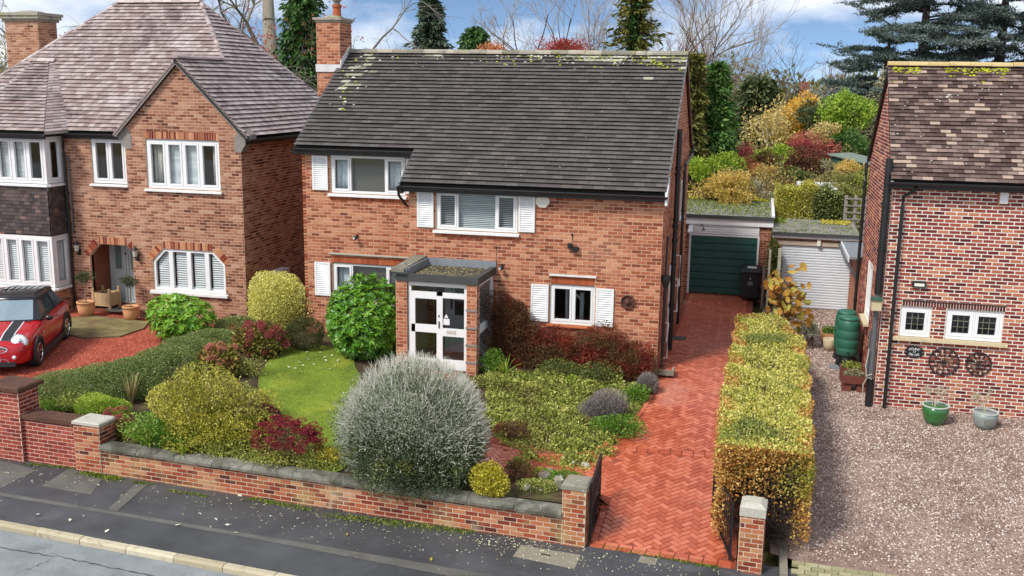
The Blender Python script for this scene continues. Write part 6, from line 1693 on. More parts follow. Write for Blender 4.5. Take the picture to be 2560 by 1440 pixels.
for nm, lab, u, vt, vb, w, mt, n, L in (('strawberry_plant', 'green leafy clump at the edge of the carpeted bed beside the drive', 1545, 1040, 1104, 130, 'leaf_green', 2600, .05), ('green_clump', 'bright green clump between the two lavenders', 1590, 965, 1010, 70, 'leaf_green', 1700, .045),
    ('dark_heather', 'dark brown heather at the path side of the carpeted bed', 1275, 1058, 1106, 100, 'leaf_brownred', 3200, .03), ('variegated_clump', 'pale edged leafy clump by the porch corner', 1212, 938, 975, 70, 'leaf_cover', 1300, .045)):
    c, r, z0, H = px_body(u, vt, vb, w, h_garden, .7); shrub(nm, lab, 'plant', c, r, n, L, L*.6, M[mt], 80+len(nm), shell=.7, amp=.15)
for u, v, k in ((1436, 1130, 'flat pale stone at the path edge of the carpeted bed'), (1462, 1132, 'rounded pale stone at the path edge next to the flat one')):
    P = at_height(u, v, -.3); q = MB(); q.blob((P[0], P[1], h_garden(P[0], P[1])+.03), (.10, .07, .05), 12, .12); tag(q.build('edging_stone', M['stone_pale']), k, 'stone', 'stones edging the bed')
# lavenders
def lavender(u, vt, vb, w, label, seed, n):
    c, r, z0, H = px_body(u, vt, vb, w, h_garden, .85); t = thing('lavender', (c[0], c[1], z0), label, 'shrub', 'lavender bushes')
    A, B, a, b = twigs(c-np.array([0, 0, r[2]*.5]), r*np.array([.95, .95, 1.2]), n, .17, .004, seed, .9, start=.75); V, F, R = segs_mesh(A, B, a*1.0, b, 3); np_mesh('shoots', V, F, R, M['leaf_lav'], t, kind='stuff')
    V, F, R = cloud(c, r*.92, n*2, .05, .012, seed, shell=.6, up=.6, floor=z0); np_mesh('foliage', V, F, R, M['leaf_lav'], t, kind='stuff')
    stems(t, (c[0], c[1], z0-.02), c, r, 10, .012)
lavender(1512, 975, 1066, 122, 'large grey lavender in the carpeted bed', 91, 2600); lavender(1618, 934, 990, 54, 'small grey lavender at the corner of house and drive', 92, 1000)
# wall shrubs, red in autumn
def wall_shrub(label, spec, seed):
    parts = []; A, B, a, b = [], [], [], []
    for i, (u, vt, vb, w, n) in enumerate(spec):
        P0 = at_depth(u, (vt+vb)/2, -.40); s = project(P0)[2]/FPX; c = P0; r = np.array([w/2*s*1.08, .36, (vb-vt)/2*s*1.12])
        parts.append(cloud(c, r, n*2, .045, .024, seed+i, shell=.7, amp=.16, jit=1.0, clumps=24, floor=-.1))
        for k in range(70):
            p = np.array([c[0]+random.uniform(-.8, .8)*r[0], -.12, c[2]-r[2]*random.random()]); q = p+np.array([random.gauss(0, .25), -random.uniform(.05, .35), random.uniform(.0, .4)])
            A.append(p); B.append(q); a.append(.006); b.append(.003)
        if i == 0: base = c
    t = thing('wall_shrub', (base[0], -.25, 0), label, 'shrub', 'red autumn shrubs trained on the house wall')
    V, F, R = join(parts); np_mesh('foliage', V, F, R, M['leaf_red' if seed < 110 else 'leaf_brownred'], t, kind='stuff'); V, F, R = segs_mesh(A, B, a, b, 4); np_mesh('branches', V, F, R, M['bark_red'], t, kind='stuff')
wall_shrub('long low red shrub against the wall under the small window', [(1395, 820, 930, 170, 6500), (1500, 818, 930, 150, 6000), (1580, 858, 950, 110, 4600), (1330, 850, 935, 120, 4200)], 101)
wall_shrub('taller brownish red shrub on the wall between porch and small window', [(1275, 735, 830, 110, 4200), (1280, 800, 910, 130, 5200), (1250, 860, 935, 80, 2600)], 111)
for nm, lab, u, vt, vb, w, mt in (('low_shrub', 'dark green low shrub at the foot of the red wall shrub nearest the porch', 1400, 900, 952, 110, 'leaf_ivy'), ('low_shrub', 'dark green low shrub at the foot of the red wall shrub nearest the corner', 1495, 905, 965, 120, 'leaf_ivy'), ('leafy_clump', 'green clump right beside the porch side glazing', 1228, 878, 935, 60, 'leaf_green'), ('seedling', 'small bright green seedling at the border edge', 1430, 938, 962, 30, 'leaf_lime')):
    c, r, z0, H = px_body(u, vt, vb, w, h_garden, .6); shrub(nm, lab, 'plant', c, r, 1900 if w > 40 else 400, .045, .026, M[mt], int(u), shell=.7, group='low plants along the wall border', amp=.15)
# strap-leaved clumps: each blade a leaf
def blades(name, label, u, v, n, L, mat, hf, spread=1.0, group='strap leaved clumps', cat='plant'):
    P = at_height(u, v, -.2)
    for _ in range(3): P = at_height(u, v, hf(P[0], P[1]))
    t = thing(name, tuple(P), label, cat, group)
    for i in range(n):
        az = random.random()*6.28; ln = L*random.uniform(.6, 1.1); lean = spread*random.uniform(.25, .9); w = .016*random.uniform(.8, 1.3)
        pts = []
        for k in range(6):
            f = k/5; rr = ln*lean*f; zz = ln*(f*math.sqrt(max(.05, 1-lean*lean*.6)) - .55*lean*f**3)
            pts.append(P + np.array([math.cos(az)*rr, math.sin(az)*rr, max(zz, .01*k)]))
        sd = np.array([-math.sin(az), math.cos(az), 0]); q = MB(); vs = []
        for k, p in enumerate(pts): ww = w*(1-.85*(k/5)**2); vs += [p-sd*ww, p+sd*ww]
        q.add(vs, [(2*k, 2*k+1, 2*k+3, 2*k+2) for k in range(5)], random.random()); q.build('leaf', M[mat], t)
blades('iris_clump', 'iris with arching yellow green blades beside the porch', 1262, 938, 26, .55, 'grassblade', h_garden, .9)
blades('daylily_clump', 'arching grassy clump behind the street wall coping near the weathered pillar', 372, 1120, 44, .6, 'grassblade', h_garden, 1.0)
blades('daylily_clump', 'grassy clump hanging over the coping below the leafy plant', 460, 1140, 36, .5, 'grassblade', h_garden, 1.0)
blades('dry_grass', 'straw coloured stalks in front of the clipped hedge', 330, 1010, 30, .75, 'strawblade', h_garden, .45)
blades('dry_grass', 'straw coloured stalks between yellow shrub and pale hydrangea', 470, 970, 30, .7, 'strawblade', h_garden, .45)
blades('dry_grass', 'tall thin straw stalks left of the white twigs', 150, 1010, 14, .8, 'strawblade', h_garden, .5)
# white twiggy plant
P = at_height(238, 985, -.2); t = thing('white_twig_plant', tuple(P), 'bright white twiggy plant before the clipped hedge', 'plant')
A, B, a, b = [], [], [], []
for i in range(60):
    p = P + np.array([random.gauss(0, .12), random.gauss(0, .08), .12]); d = unit(np.array([random.gauss(0, 1), random.gauss(0, .6), abs(random.gauss(0, .5))]))
    for k in range(3):
        q = p + d*random.uniform(.05, .12); A.append(p); B.append(q); a.append(.006); b.append(.004); p = q; d = unit(d + .7*np.array([random.gauss(0, 1), random.gauss(0, 1), random.gauss(0, .8)]))
V, F, R = segs_mesh(A, B, a, b, 4); np_mesh('twigs', V, F, R, M['white_twig'], t)
# ------------------------------------------------------------------ tall clipped hedge beside the drive
hx0, hx1, hy0, hy1, hz1 = 1.72, 3.12, -7.0, 2.9, .84
hh = thing('tall_hedge', (2.4, -2.0, -.6), 'tall clipped beech hedge, yellow green on top and brown at its street end', 'hedge')
def hside(x, y):  return .05*math.sin(x*3+y*2.1) + .04*math.sin(y*5.3)
parts_b, parts_t = [], []
def patch(n, f, nrm, L, W, shell=.2, keep=None):
    u, v = rng.random(n), rng.random(n); p = f(u, v); nrm = np.asarray(nrm, float)
    if keep is not None: k = keep(u, v); p = p[k]
    m = len(p); p = p - nrm*(shell*rng.random(m)**1.5)[:, None] + nrm*(.06*np.sin(p[:, 1]*4.1+p[:, 0]*3)*np.sin(p[:, 2]*5+p[:, 0]*2))[:, None]
    d = unit(nrm + .9*rng.normal(size=(m, 3))); V, F = leaves(p, d, sides_for(d), L*rng.uniform(.6, 1.2, m), W*rng.uniform(.7, 1.2, m), .12)
    return V, F, np.clip(rng.random(m), 0, 1)
def lx(y): return hx0 - .10*np.exp(-((y+4)/3)**2)
def rx(y): return hx1 + .12*np.exp(-((y+1)/4)**2) - .45*np.clip((y-.5)/2.4, 0, 1)
def hb_(y): return np.where(y < .6, -.9*(1-np.clip((y+7.4)/8, 0, 1)), 0)
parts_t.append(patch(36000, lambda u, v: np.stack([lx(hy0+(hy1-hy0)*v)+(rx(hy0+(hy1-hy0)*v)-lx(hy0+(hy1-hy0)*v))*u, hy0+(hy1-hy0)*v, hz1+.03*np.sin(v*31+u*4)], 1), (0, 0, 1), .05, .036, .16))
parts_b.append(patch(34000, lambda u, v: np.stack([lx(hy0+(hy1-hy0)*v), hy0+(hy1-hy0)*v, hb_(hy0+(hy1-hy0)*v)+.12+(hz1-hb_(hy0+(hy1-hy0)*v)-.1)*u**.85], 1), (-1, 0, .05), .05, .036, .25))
parts_b.append(patch(34000, lambda u, v: np.stack([rx(hy0+(hy1-hy0)*v), hy0+(hy1-hy0)*v, hb_(hy0+(hy1-hy0)*v)+.1+(hz1-hb_(hy0+(hy1-hy0)*v)-.1)*u**.85], 1), (1, 0, .05), .05, .036, .25))
parts_b.append(patch(15000, lambda u, v: np.stack([hx0+.0+(hx1-hx0)*u, np.full_like(u, hy0), hz1-1.2*v**1.35], 1), (0, -1, .1), .05, .036, .4, keep=lambda u, v: rng.random(len(v)) > np.clip((v-.2)*1.5, 0, .97)))
parts_b.append(patch(7000, lambda u, v: np.stack([hx0+(hx1-.45-hx0)*u, np.full_like(u, hy1), hz1*v], 1), (0, 1, .1), .05, .036, .3))
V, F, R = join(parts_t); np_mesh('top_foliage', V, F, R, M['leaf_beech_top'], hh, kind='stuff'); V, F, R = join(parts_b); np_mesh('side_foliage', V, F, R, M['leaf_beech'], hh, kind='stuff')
A, B, a, b = [], [], [], []
for i in range(46):
    y = hy0+.35 + i*.21; x = 2.38+random.gauss(0, .08); z = float(hb_(np.array([y]))[0]); top = np.array([x+random.gauss(0, .2), y+random.gauss(0, .15), hz1-.25]); p0 = np.array([x, y, z-.05]); A.append(p0); B.append((p0+top)/2); a.append(.035); b.append(.024); A.append((p0+top)/2); B.append(top); a.append(.024); b.append(.01)
    for k in range(190 if i < 3 else 60 if i < 6 else 14):
        f = random.uniform(.04, 1); p = p0+(top-p0)*f; d = unit(np.array([random.gauss(0, 1), random.gauss(-.9 if i < 3 else 0, .7), random.gauss(.25, .45)])); q = p+d*random.uniform(.25, .6); q[0] = min(max(q[0], hx0+.02), hx1-.02); q[1] = max(q[1], hy0-.02)
        A.append(p); B.append(q); a.append(.009); b.append(.004)
        for m in range(3): w_ = q + unit(d+np.array([random.gauss(0, .8), random.gauss(0, .8), random.gauss(0, .8)]))*random.uniform(.1, .28); w_[1] = max(w_[1], hy0-.06); A.append(p+(q-p)*random.random()); B.append(w_); a.append(.005); b.append(.002)
V, F, R = segs_mesh(A, B, a, b, 4); np_mesh('branches', V, F, R, M['bark_dark'], hh, kind='stuff')
# vine with big autumn leaves at the far end of the hedge
def big_leaf_mesh(mat, tone):
    pts = [(0, 0), (.28, .34), (.12, .62), (.5, .55), (.62, .8), (.85, .45), (1.05, 0), (.85, -.45), (.62, -.8), (.5, -.55), (.12, -.62), (.28, -.34)]
    return MB().add([(x, y, .12*abs(y)+.05*math.sin(x*6)) for x, y in pts] + [(.5, 0, -.04)], [(i, (i+1) % 12, 12) for i in range(12)], tone).mesh('leaf', mat)
vm = [big_leaf_mesh(M['leaf_vine'], (k+.5)/8) for k in range(8)]
Pv = at_depth(1968, 745, 3.9); vt = thing('vine', (2.75, 3.9, 0), 'vine with large orange and yellow leaves climbing at the far end of the tall hedge', 'vine')
A, B, a, b = [], [], [], []
for i in range(150):
    u, v = random.gauss(1975, 24), random.gauss(752, 34)
    if i < 26: u, v = random.gauss(1942, 10), random.gauss(705, 12)
    p = at_depth(u, v, random.uniform(3.3, 4.6)); p[2] = max(p[2], .06); ln = random.uniform(.10, .2)
    d = unit(np.array([random.gauss(0, 1), random.gauss(-.6, .6), random.gauss(-.2, .6)])); n_ = unit(np.array([random.gauss(0, .5), -1, random.gauss(.5, .4)])); w = unit(np.cross(n_, d)); up = np.cross(d, w)
    o = bpy.data.objects.new('leaf', random.choice(vm)); COL.objects.link(o); o.parent = vt; o.matrix_parent_inverse = Matrix.Translation(-Vector(vt.location))
    o.matrix_basis = Matrix(((d[0]*ln, w[0]*ln, up[0]*ln, p[0]), (d[1]*ln, w[1]*ln, up[1]*ln, p[1]), (d[2]*ln, w[2]*ln, up[2]*ln, p[2]), (0, 0, 0, 1)))
    A.append(p); B.append(np.array([2.75+random.gauss(0, .15), 3.9, max(.05, p[2]-.25)])); a.append(.004); b.append(.007)
V, F, R = segs_mesh(A, B, a, b, 4); np_mesh('stems', V, F, R, M['bark'], vt)
c, r, z0, H = px_body(2024, 826, 866, 46, lambda x, y: -.1, .8); shrub('grey_leaved_shrub', 'pale grey leaved sprig growing out beside the tall hedge', 'shrub', c+np.array([0, 0, .25]), r, 1200, .045, .025, M['leaf_silver'], 131, shell=.8, floor=z0)
# weeds and moss at the foot of the street wall, litter
mb_p, mb_d, mb_s = [], [], []
pp, tone = [], []
for (u0, v0, u1, v1, n, sp) in ((205, 1182, 300, 1200, 900, .10), (420, 1226, 520, 1242, 260, .05), (620, 1246, 780, 1275, 600, .08), (820, 1290, 1180, 1330, 1500, .12), (1180, 1322, 1420, 1352, 1200, .06), (1500, 1366, 1800, 1420, 900, .06), (60, 1160, 190, 1172, 300, .05), (330, 1205, 380, 1212, 160, .05)):
    for i in range(n):
        f = random.random(); P = at_height(u0+(u1-u0)*f, v0+(v1-v0)*f, -.9); pp.append((P[0]+random.gauss(0, sp*.6), P[1]+random.gauss(0, sp)*.6, -.895)); tone.append(random.random())
p = np.array(pp); n = len(p); d = unit(rng.normal(size=(n, 3))*np.array([1, 1, .5])+np.array([0, 0, .6])); V, F = leaves(p, d, sides_for(d), .035*rng.uniform(.4, 1.3, n), .02*np.ones(n), .1)
M['leaf_moss'] = leafmat('leaf_moss', [(0, srgb(58, 74, 20)), (.5, srgb(104, 128, 30)), (.9, srgb(146, 160, 50)), (1, srgb(196, 180, 110))], .8, .2)
o = np_mesh('pavement_weeds', V, F, np.array(tone), M['leaf_moss'], kind='stuff'); tag(o, 'moss and small weeds along the foot of the street walls', 'weeds')
pp = []
for i in range(900):
    u = random.uniform(560, 1800) if random.random() < .8 else random.uniform(0, 560); v = 1170+(u-200)*.155 + abs(random.gauss(0, 38)) + 12
    if random.random() < .35: u = random.gauss(1290, 70); v = 1345 + random.gauss(0, 22)+(u-1290)*.16
    P = at_height(u, v, -.9)
    if P[1] > wall_y(P[0])-.14 and P[0] < -.1: continue
    pp.append((P[0], P[1], -.887))
p = np.array(pp); n = len(p); d = unit(rng.normal(size=(n, 3))*np.array([1, 1, .15])); V, F = leaves(p, d, unit(np.cross(d, np.array([[0, 0, 1.0]])+.3*rng.normal(size=(n, 3)))), .032*rng.uniform(.5, 1.5, n), .02*np.ones(n), .15)
M['leaf_litter'] = leafmat('leaf_litter', [(0, srgb(190, 178, 120)), (.4, srgb(222, 214, 170)), (1, srgb(240, 238, 220))], .8, .2)
o = np_mesh('petal_litter', V, F, rng.random(n), M['leaf_litter'], kind='stuff'); tag(o, 'pale fallen petals and bits scattered over the dark pavement', 'litter')
pp = []
for i in range(420):
    f = random.random(); u = 300+700*f; v = 1346+124*f*1.15+random.gauss(0, 3); P = at_height(u, v, -1.0); pp.append((P[0], P[1], -.99+random.random()*.02))
p = np.array(pp); n = len(p); d = unit(rng.normal(size=(n, 3))*np.array([1, 1, .3])); V, F = leaves(p, d, sides_for(d), .05*rng.uniform(.4, 1.2, n), .03*np.ones(n), .15)
M['leaf_gutter'] = leafmat('leaf_gutter', [(0, srgb(78, 52, 38)), (.6, srgb(130, 86, 58)), (1, srgb(170, 124, 84))], .8, .2)
o = np_mesh('gutter_leaves', V, F, rng.random(n), M['leaf_gutter'], kind='stuff'); tag(o, 'brown dead leaves lying along the kerb', 'leaf litter')
# single fallen leaves
fl_m = [MB().add([(-.5, 0, 0), (-.1, .25, .05), (.5, 0, 0), (-.1, -.25, .07)], [(0, 1, 2), (0, 2, 3)], .5+.5*random.random()).mesh('fallen_leaf', M[k]) for k in ('leaf_litter', 'leaf_litter', 'leaf_vine')]
def drop(u, v, hf, m, ln, label, group):
    P = at_height(u, v, -.2)
    for _ in range(3): P = at_height(u, v, hf(P[0], P[1]))
    o = bpy.data.objects.new('fallen_leaf', m); COL.objects.link(o); o.location = (P[0], P[1], hf(P[0], P[1])+.045); o.scale = (ln,)*3; o.rotation_euler = (random.uniform(-.3, .3), random.uniform(-.3, .3), random.random()*6.28)
    tag(o, label, 'leaf', group)
for u, v in ((765, 890), (790, 893), (800, 885), (812, 897), (770, 902), (748, 910), (815, 905), (830, 893), (845, 905), (785, 915), (738, 925), (722, 922), (800, 925), (758, 918), (838, 918), (842, 880), (768, 884), (825, 926)):
    drop(u, v, h_garden, fl_m[0], .09, 'pale fallen leaf lying on the bright green lawn', 'fallen leaves on the lawn')
flat = lambda x, y: -.92
for u, v in ((95, 1292), (540, 1304), (445, 1318), (268, 1333), (568, 1318), (175, 1306), (590, 1338), (600, 1245), (500, 1290)):
    drop(u, v, flat, fl_m[0], .11, 'single pale fallen leaf on the dark pavement', 'fallen leaves on the pavement')
for u, v in ((605, 1255), (868, 1342), (1078, 1404), (525, 1226), (1105, 1308), (640, 1248)): drop(u, v, flat, fl_m[2], .10, 'single orange fallen leaf on the dark pavement', 'orange leaves on the pavement')
for u, v in ((1722, 748), (1738, 758), (1790, 752), (1768, 772), (1745, 830), (1800, 790), (1690, 880)): drop(u, v, lambda x, y: -.03, fl_m[1], .08, 'pale fallen leaf on the red drive before the green garage door', 'fallen leaves on the drive')
# ================================================================== trees and gardens behind
M['leaf_conifer'] = leafmat('leaf_conifer', [(0, srgb(34, 62, 26)), (.5, srgb(60, 96, 42)), (1, srgb(104, 138, 66))], .6, .15)
M['leaf_conifer_b'] = leafmat('leaf_conifer_b', [(0, srgb(40, 56, 40)), (.5, srgb(70, 88, 66)), (1, srgb(116, 130, 104))], .6, .15)
M['leaf_conifer_l'] = leafmat('leaf_conifer_l', [(0, srgb(48, 82, 34)), (.5, srgb(82, 122, 54)), (1, srgb(136, 164, 88))], .6, .2)
M['leaf_olive'] = leafmat('leaf_olive', [(0, srgb(66, 72, 30)), (.5, srgb(104, 106, 48)), (1, srgb(156, 146, 76))], .6, .2)
M['leaf_cedar'] = leafmat('leaf_cedar', [(0, srgb(58, 72, 66)), (.5, srgb(98, 114, 106)), (1, srgb(156, 170, 162))], .6, .15)
M['leaf_yew'] = leafmat('leaf_yew', [(0, srgb(48, 62, 34)), (.5, srgb(80, 92, 54)), (1, srgb(122, 126, 84))], .6, .15)
M['leaf_yellow'] = leafmat('leaf_yellow', [(0, srgb(214, 160, 60)), (.4, srgb(236, 192, 84)), (1, srgb(240, 214, 110))], .55, .35)
M['leaf_pale'] = leafmat('leaf_pale', [(0, srgb(176, 150, 86)), (.5, srgb(212, 192, 120)), (1, srgb(232, 220, 164))], .55, .35)
M['leaf_tree'] = leafmat('leaf_tree', [(0, srgb(92, 128, 36)), (.5, srgb(146, 178, 58)), (1, srgb(198, 212, 96))], .55, .3)
M['leaf_maple'] = leafmat('leaf_maple', [(0, srgb(130, 46, 40)), (.5, srgb(176, 70, 58)), (1, srgb(206, 116, 100))], .55, .3)
M['leaf_yellowgrey'] = leafmat('leaf_yellowgrey', [(0, srgb(146, 134, 78)), (.5, srgb(190, 178, 112)), (1, srgb(222, 210, 156))], .55, .3)
M['leaf_orange'] = leafmat('leaf_orange', [(0, srgb(180, 96, 60)), (.5, srgb(214, 140, 92)), (1, srgb(232, 186, 140))], .55, .3)
M['leaf_crimson'] = leafmat('leaf_crimson', [(0, srgb(134, 60, 60)), (.5, srgb(184, 92, 86)), (1, srgb(218, 140, 122))], .55, .3)
M['leaf_greyish'] = leafmat('leaf_greyish', [(0, srgb(120, 116, 88)), (.5, srgb(164, 158, 122)), (1, srgb(206, 200, 168))], .6, .25)
M['leaf_autumn'] = leafmat('leaf_autumn', [(0, srgb(140, 128, 58)), (.4, srgb(204, 178, 86)), (.8, srgb(230, 200, 120)), (1, srgb(228, 172, 104))], .55, .3)
M['twig'] = toned('twig', [(0, srgb(140, 128, 116)), (1, srgb(186, 174, 160))], .9, .1, 40, bmp=0)
M['twig_red'] = toned('twig_red', [(0, srgb(132, 96, 84)), (1, srgb(176, 136, 120))], .9, .1, 40, bmp=0)

def spot(u, v, Y):
    """foot of a tree whose point at height v stands at depth Y"""
    p = at_depth(u, v, Y); return np.array([p[0], Y, -.2]), p[2]
def grow(base, H, r0, lean=(0, 0), levels=6, spread=.6, up=.25, nkids=(3, 4), first=.3, droop=0.0, seed=0, ratio=.68, trunk_n=7, minr=.008, maxseg=7000, curl=.14):
    """a bare tree: trunk pieces and branch pieces"""
    R_ = np.random.default_rng(seed); T, Bq = [], []
    def poly(p, d, ln, ra, rb, n, dst, dr):
        pts = [p]
        for i in range(n):
            d = unit(d + curl*R_.normal(size=3) + np.array([0, 0, -dr*(i/n)]))
            q = p + d*ln/n; a = ra+(rb-ra)*i/n; b = ra+(rb-ra)*(i+1)/n; dst.append((p, q, a, b)); p = q; pts.append((p, d, b))
        return pts
    def rec(p, d, ln, r, lev):
        if len(Bq) > maxseg or r < minr*.6: return
        rr = max(minr*.6, r*.55)
        pts = poly(p, d, ln, r, rr, 4 if lev > 1 else 3, Bq, droop*(1.2 if lev <= 2 else .4))
        if lev <= 0: return
        k = R_.integers(nkids[0], nkids[1]+1)
        for j in range(k):
            q, dd, b = pts[R_.integers(max(1, len(pts)-3), len(pts))] if j else pts[-1]
            nd = unit(dd + spread*R_.normal(size=3) + np.array([0, 0, up])); rec(q, nd, ln*ratio*R_.uniform(.75, 1.15), b*.82, lev-1)
    base = np.asarray(base, float); pts = poly(base, unit(np.array([lean[0], lean[1], 1.0])), H*.62, r0, r0*.42, trunk_n, T, 0)
    for i, (p, d, b) in enumerate([q for q in pts if not isinstance(q, np.ndarray)]):
        if (i+1)/trunk_n < first: continue
        for j in range(2 if i < trunk_n-1 else 4):
            az = R_.uniform(0, 6.28); nd = unit(np.array([math.cos(az), math.sin(az), R_.uniform(.25, .8)])) if i < trunk_n-1 else unit(d+spread*R_.normal(size=3)); rec(p, nd, H*.26*R_.uniform(.8, 1.2), b*.6, levels-1)
    return T, Bq
def bare_tree(name, label, u, vtop, Y, r0, seed, group='bare trees beyond the gardens', mat='bark', twig='twig', leaf=None, nleaf=0, lsz=.1, H=None, **kw):
    base, zt = spot(u, vtop, Y); Ht = (zt+.2) if H is None else H
    T, Bq = grow(base, Ht, r0, seed=seed, **kw)
    t = thing(name, tuple(base), label, 'tree', group)
    pack = lambda S_: (np.array([s[0] for s in S_]), np.array([s[1] for s in S_]), np.array([s[2] for s in S_]), np.array([s[3] for s in S_]))
    V, F, R = segs_mesh(*pack(T), k=8); np_mesh('trunk', V, F, R, M[mat], t)
    big = [s for s in Bq if s[2] > .03]; small = [s for s in Bq if s[2] <= .03]
    if big: V, F, R = segs_mesh(*pack(big), k=5); np_mesh('limbs', V, F, R, M[mat], t, kind='stuff')
    if small: V, F, R = segs_mesh(*pack(small), k=3); np_mesh('twigs', V, F, R, M[twig], t, kind='stuff')
    if leaf:
        E_ = np.array([s[1] for s in Bq if s[2] < .05]); i = rng.integers(0, len(E_), nleaf); p = E_[i] + .12*rng.normal(size=(nleaf, 3)); d = unit(rng.normal(size=(nleaf, 3))+np.array([0, 0, -.3]))
        V, F = leaves(p, d, sides_for(d), lsz*rng.uniform(.6, 1.2, nleaf), lsz*.6*np.ones(nleaf), .1); np_mesh('crown', V, F, rng.random(nleaf), M[leaf], t, kind='stuff')
    return t
def conifer(name, label, u, vtop, Y, R0, n, mat, seed, L=.3, W=.12, droop=.6, z0=-.2, sparse=1.0, group='conifers beyond the gardens', power=.8):
    base, zt = spot(u, vtop, Y); base[2] = z0; H = zt-z0
    t = thing(name, tuple(base), label, 'tree', group)
    q = MB(); q.tube([base, base+np.array([.05, 0, H*.5]), base+np.array([0, 0, H*.98])], [.05+H*.012, .03+H*.008, .015], 7); q.build('trunk', M['bark_dark'], t)
    nb = int(n/18); tt = rng.random(nb)**.75*.94; az = rng.uniform(0, 6.28, nb); rr = R0*((1-tt)**power)*(.72+.22*np.sin(az*3+seed)*np.sin(tt*17+seed)+.16*np.sin(az*5+tt*40))*rng.uniform(.6, 1.15, nb)
    P, D, tone = [], [], []
    bt = rng.random(nb)
    for k in range(18):
        f = (rng.random(nb)**.6)*sparse + (1-sparse)*rng.random(nb)
        pos = np.stack([base[0]+np.cos(az)*rr*f, base[1]+np.sin(az)*rr*f, z0+.15+tt*H - droop*.35*rr*f**2], 1) + rng.normal(size=(nb, 3))*np.array([.07, .07, .05])*(.5+rr[:, None]*.5)
        dd = unit(np.stack([np.cos(az), np.sin(az), -droop*np.ones(nb)], 1) + .45*rng.normal(size=(nb, 3))); P.append(pos); D.append(dd); tone.append(bt)
    P, D, tone = np.concatenate(P), np.concatenate(D), np.concatenate(tone); m = len(P)
    V, F = leaves(P, D, sides_for(D), L*rng.uniform(.6, 1.2, m), W*rng.uniform(.7, 1.2, m), .1); np_mesh('crown', V, F, np.clip(.45*tone+.55*rng.random(m), 0, 1), mat, t, kind='stuff')
    return t
def cedar(name, label, u, vtop, Y, H, R0, nb, mat, seed, lean=0.0, lo=.25):
    base, zt = spot(u, vtop, Y); R_ = np.random.default_rng(seed); t = thing(name, tuple(base), label, 'tree', 'blue grey cedars')
    q = MB(); q.tube([base, base+np.array([lean*.4, 0, H*.5]), base+np.array([lean, 0, H])], [.42, .28, .06], 9); q.build('trunk', M['bark_dark'], t)
    A, B, a, b = [], [], [], []; P, D, tone = [], [], []
    for i in range(nb):
        f = lo+(1-lo)*(i+R_.random())/nb; p = base+np.array([lean*f, 0, H*f]); az = R_.uniform(0, 6.28); ln = R0*(1.05-.65*f)*R_.uniform(.6, 1.1); d = np.array([math.cos(az), math.sin(az), R_.uniform(-.05, .3)]); tb = R_.random(); r = .09*(1.2-f); n = 6
        for k in range(n):
            d = unit(d + .12*R_.normal(size=3)+np.array([0, 0, -.05])); e = p+d*ln/n; A.append(p); B.append(e); a.append(r*(1-k/n)+.012); b.append(r*(1-(k+1)/n)+.01)
            if k >= 1:
                for s in range(7):
                    sd = unit(np.cross(d, Z3))*R_.choice([-1, 1]); g = unit(sd+d*R_.uniform(.2, 1)+np.array([0, 0, R_.uniform(-.25, .12)])); w = ln*.26*R_.uniform(.4, 1.1); A.append(p+(e-p)*R_.random()); B.append(A[-1]+g*w); a.append(.014); b.append(.005)
                    m = 44; f2 = R_.random((m, 1)); P.append(A[-1]+g*w*f2+R_.normal(size=(m, 3))*np.array([.09, .09, .04])); D.append(unit(g+R_.normal(size=(m, 3))*.7+np.array([0, 0, .35]))); tone.append(np.full(m, tb))
            p = e
    V, F, R = segs_mesh(A, B, a, b, 4); np_mesh('limbs', V, F, R, M['bark_dark'], t, kind='stuff')
    P, D, tone = np.concatenate(P), np.concatenate(D), np.concatenate(tone); m = len(P); V, F = leaves(P, D, sides_for(D), .15*rng.uniform(.5, 1.2, m), .05*np.ones(m), .1)
    np_mesh('crown', V, F, np.clip(.5*tone+.5*rng.random(m), 0, 1), mat, t, kind='stuff')
def leafy_tree(name, label, u, vtop, vbot, w, Y, n, L, mat, seed, trunk='bark', group='garden trees behind the garages', density=.6, zb=-.2, amp=.16, clumps=36):
    c = at_depth(u, (vtop+vbot)/2, Y); s = project(c)[2]/FPX; r = np.array([w/2*s, w/2*s*.9, (vbot-vtop)/2*s])
    base = np.array([c[0]+.1, Y, zb]); t = thing(name, tuple(base), label, 'tree', group)
    V, F, R = join(lobes(c, r, n, L, L*.6, seed, density, amp, clumps, 10)); np_mesh('crown', V, F, R, mat, t, kind='stuff')
    q = MB(); q.tube([base, (base+c)/2+np.array([.1, 0, -.1]), c], [.09, .07, .04], 7)
    for i in range(7): q.tube([c-np.array([0, 0, r[2]*.6]), c+r*np.array([random.uniform(-.7, .7), random.uniform(-.5, .5), random.uniform(-.2, .8)])], [.035, .012], 5)
    q.build('trunk', M[trunk], t); return t
def lobes(c, r, n, L, W_, seed, shell, amp, clumps, k=7):
    R_ = np.random.default_rng(seed+77); out = []
    for i in range(k):
        d = R_.normal(size=3)*np.array([.42, .35, .36]); f = R_.uniform(.42, .72)
        out.append(cloud(c + np.asarray(r)*d, np.asarray(r)*f, n//k, L, W_, seed+i, shell=shell, amp=amp*1.4, clumps=clumps//2, jit=1.0))
    return out
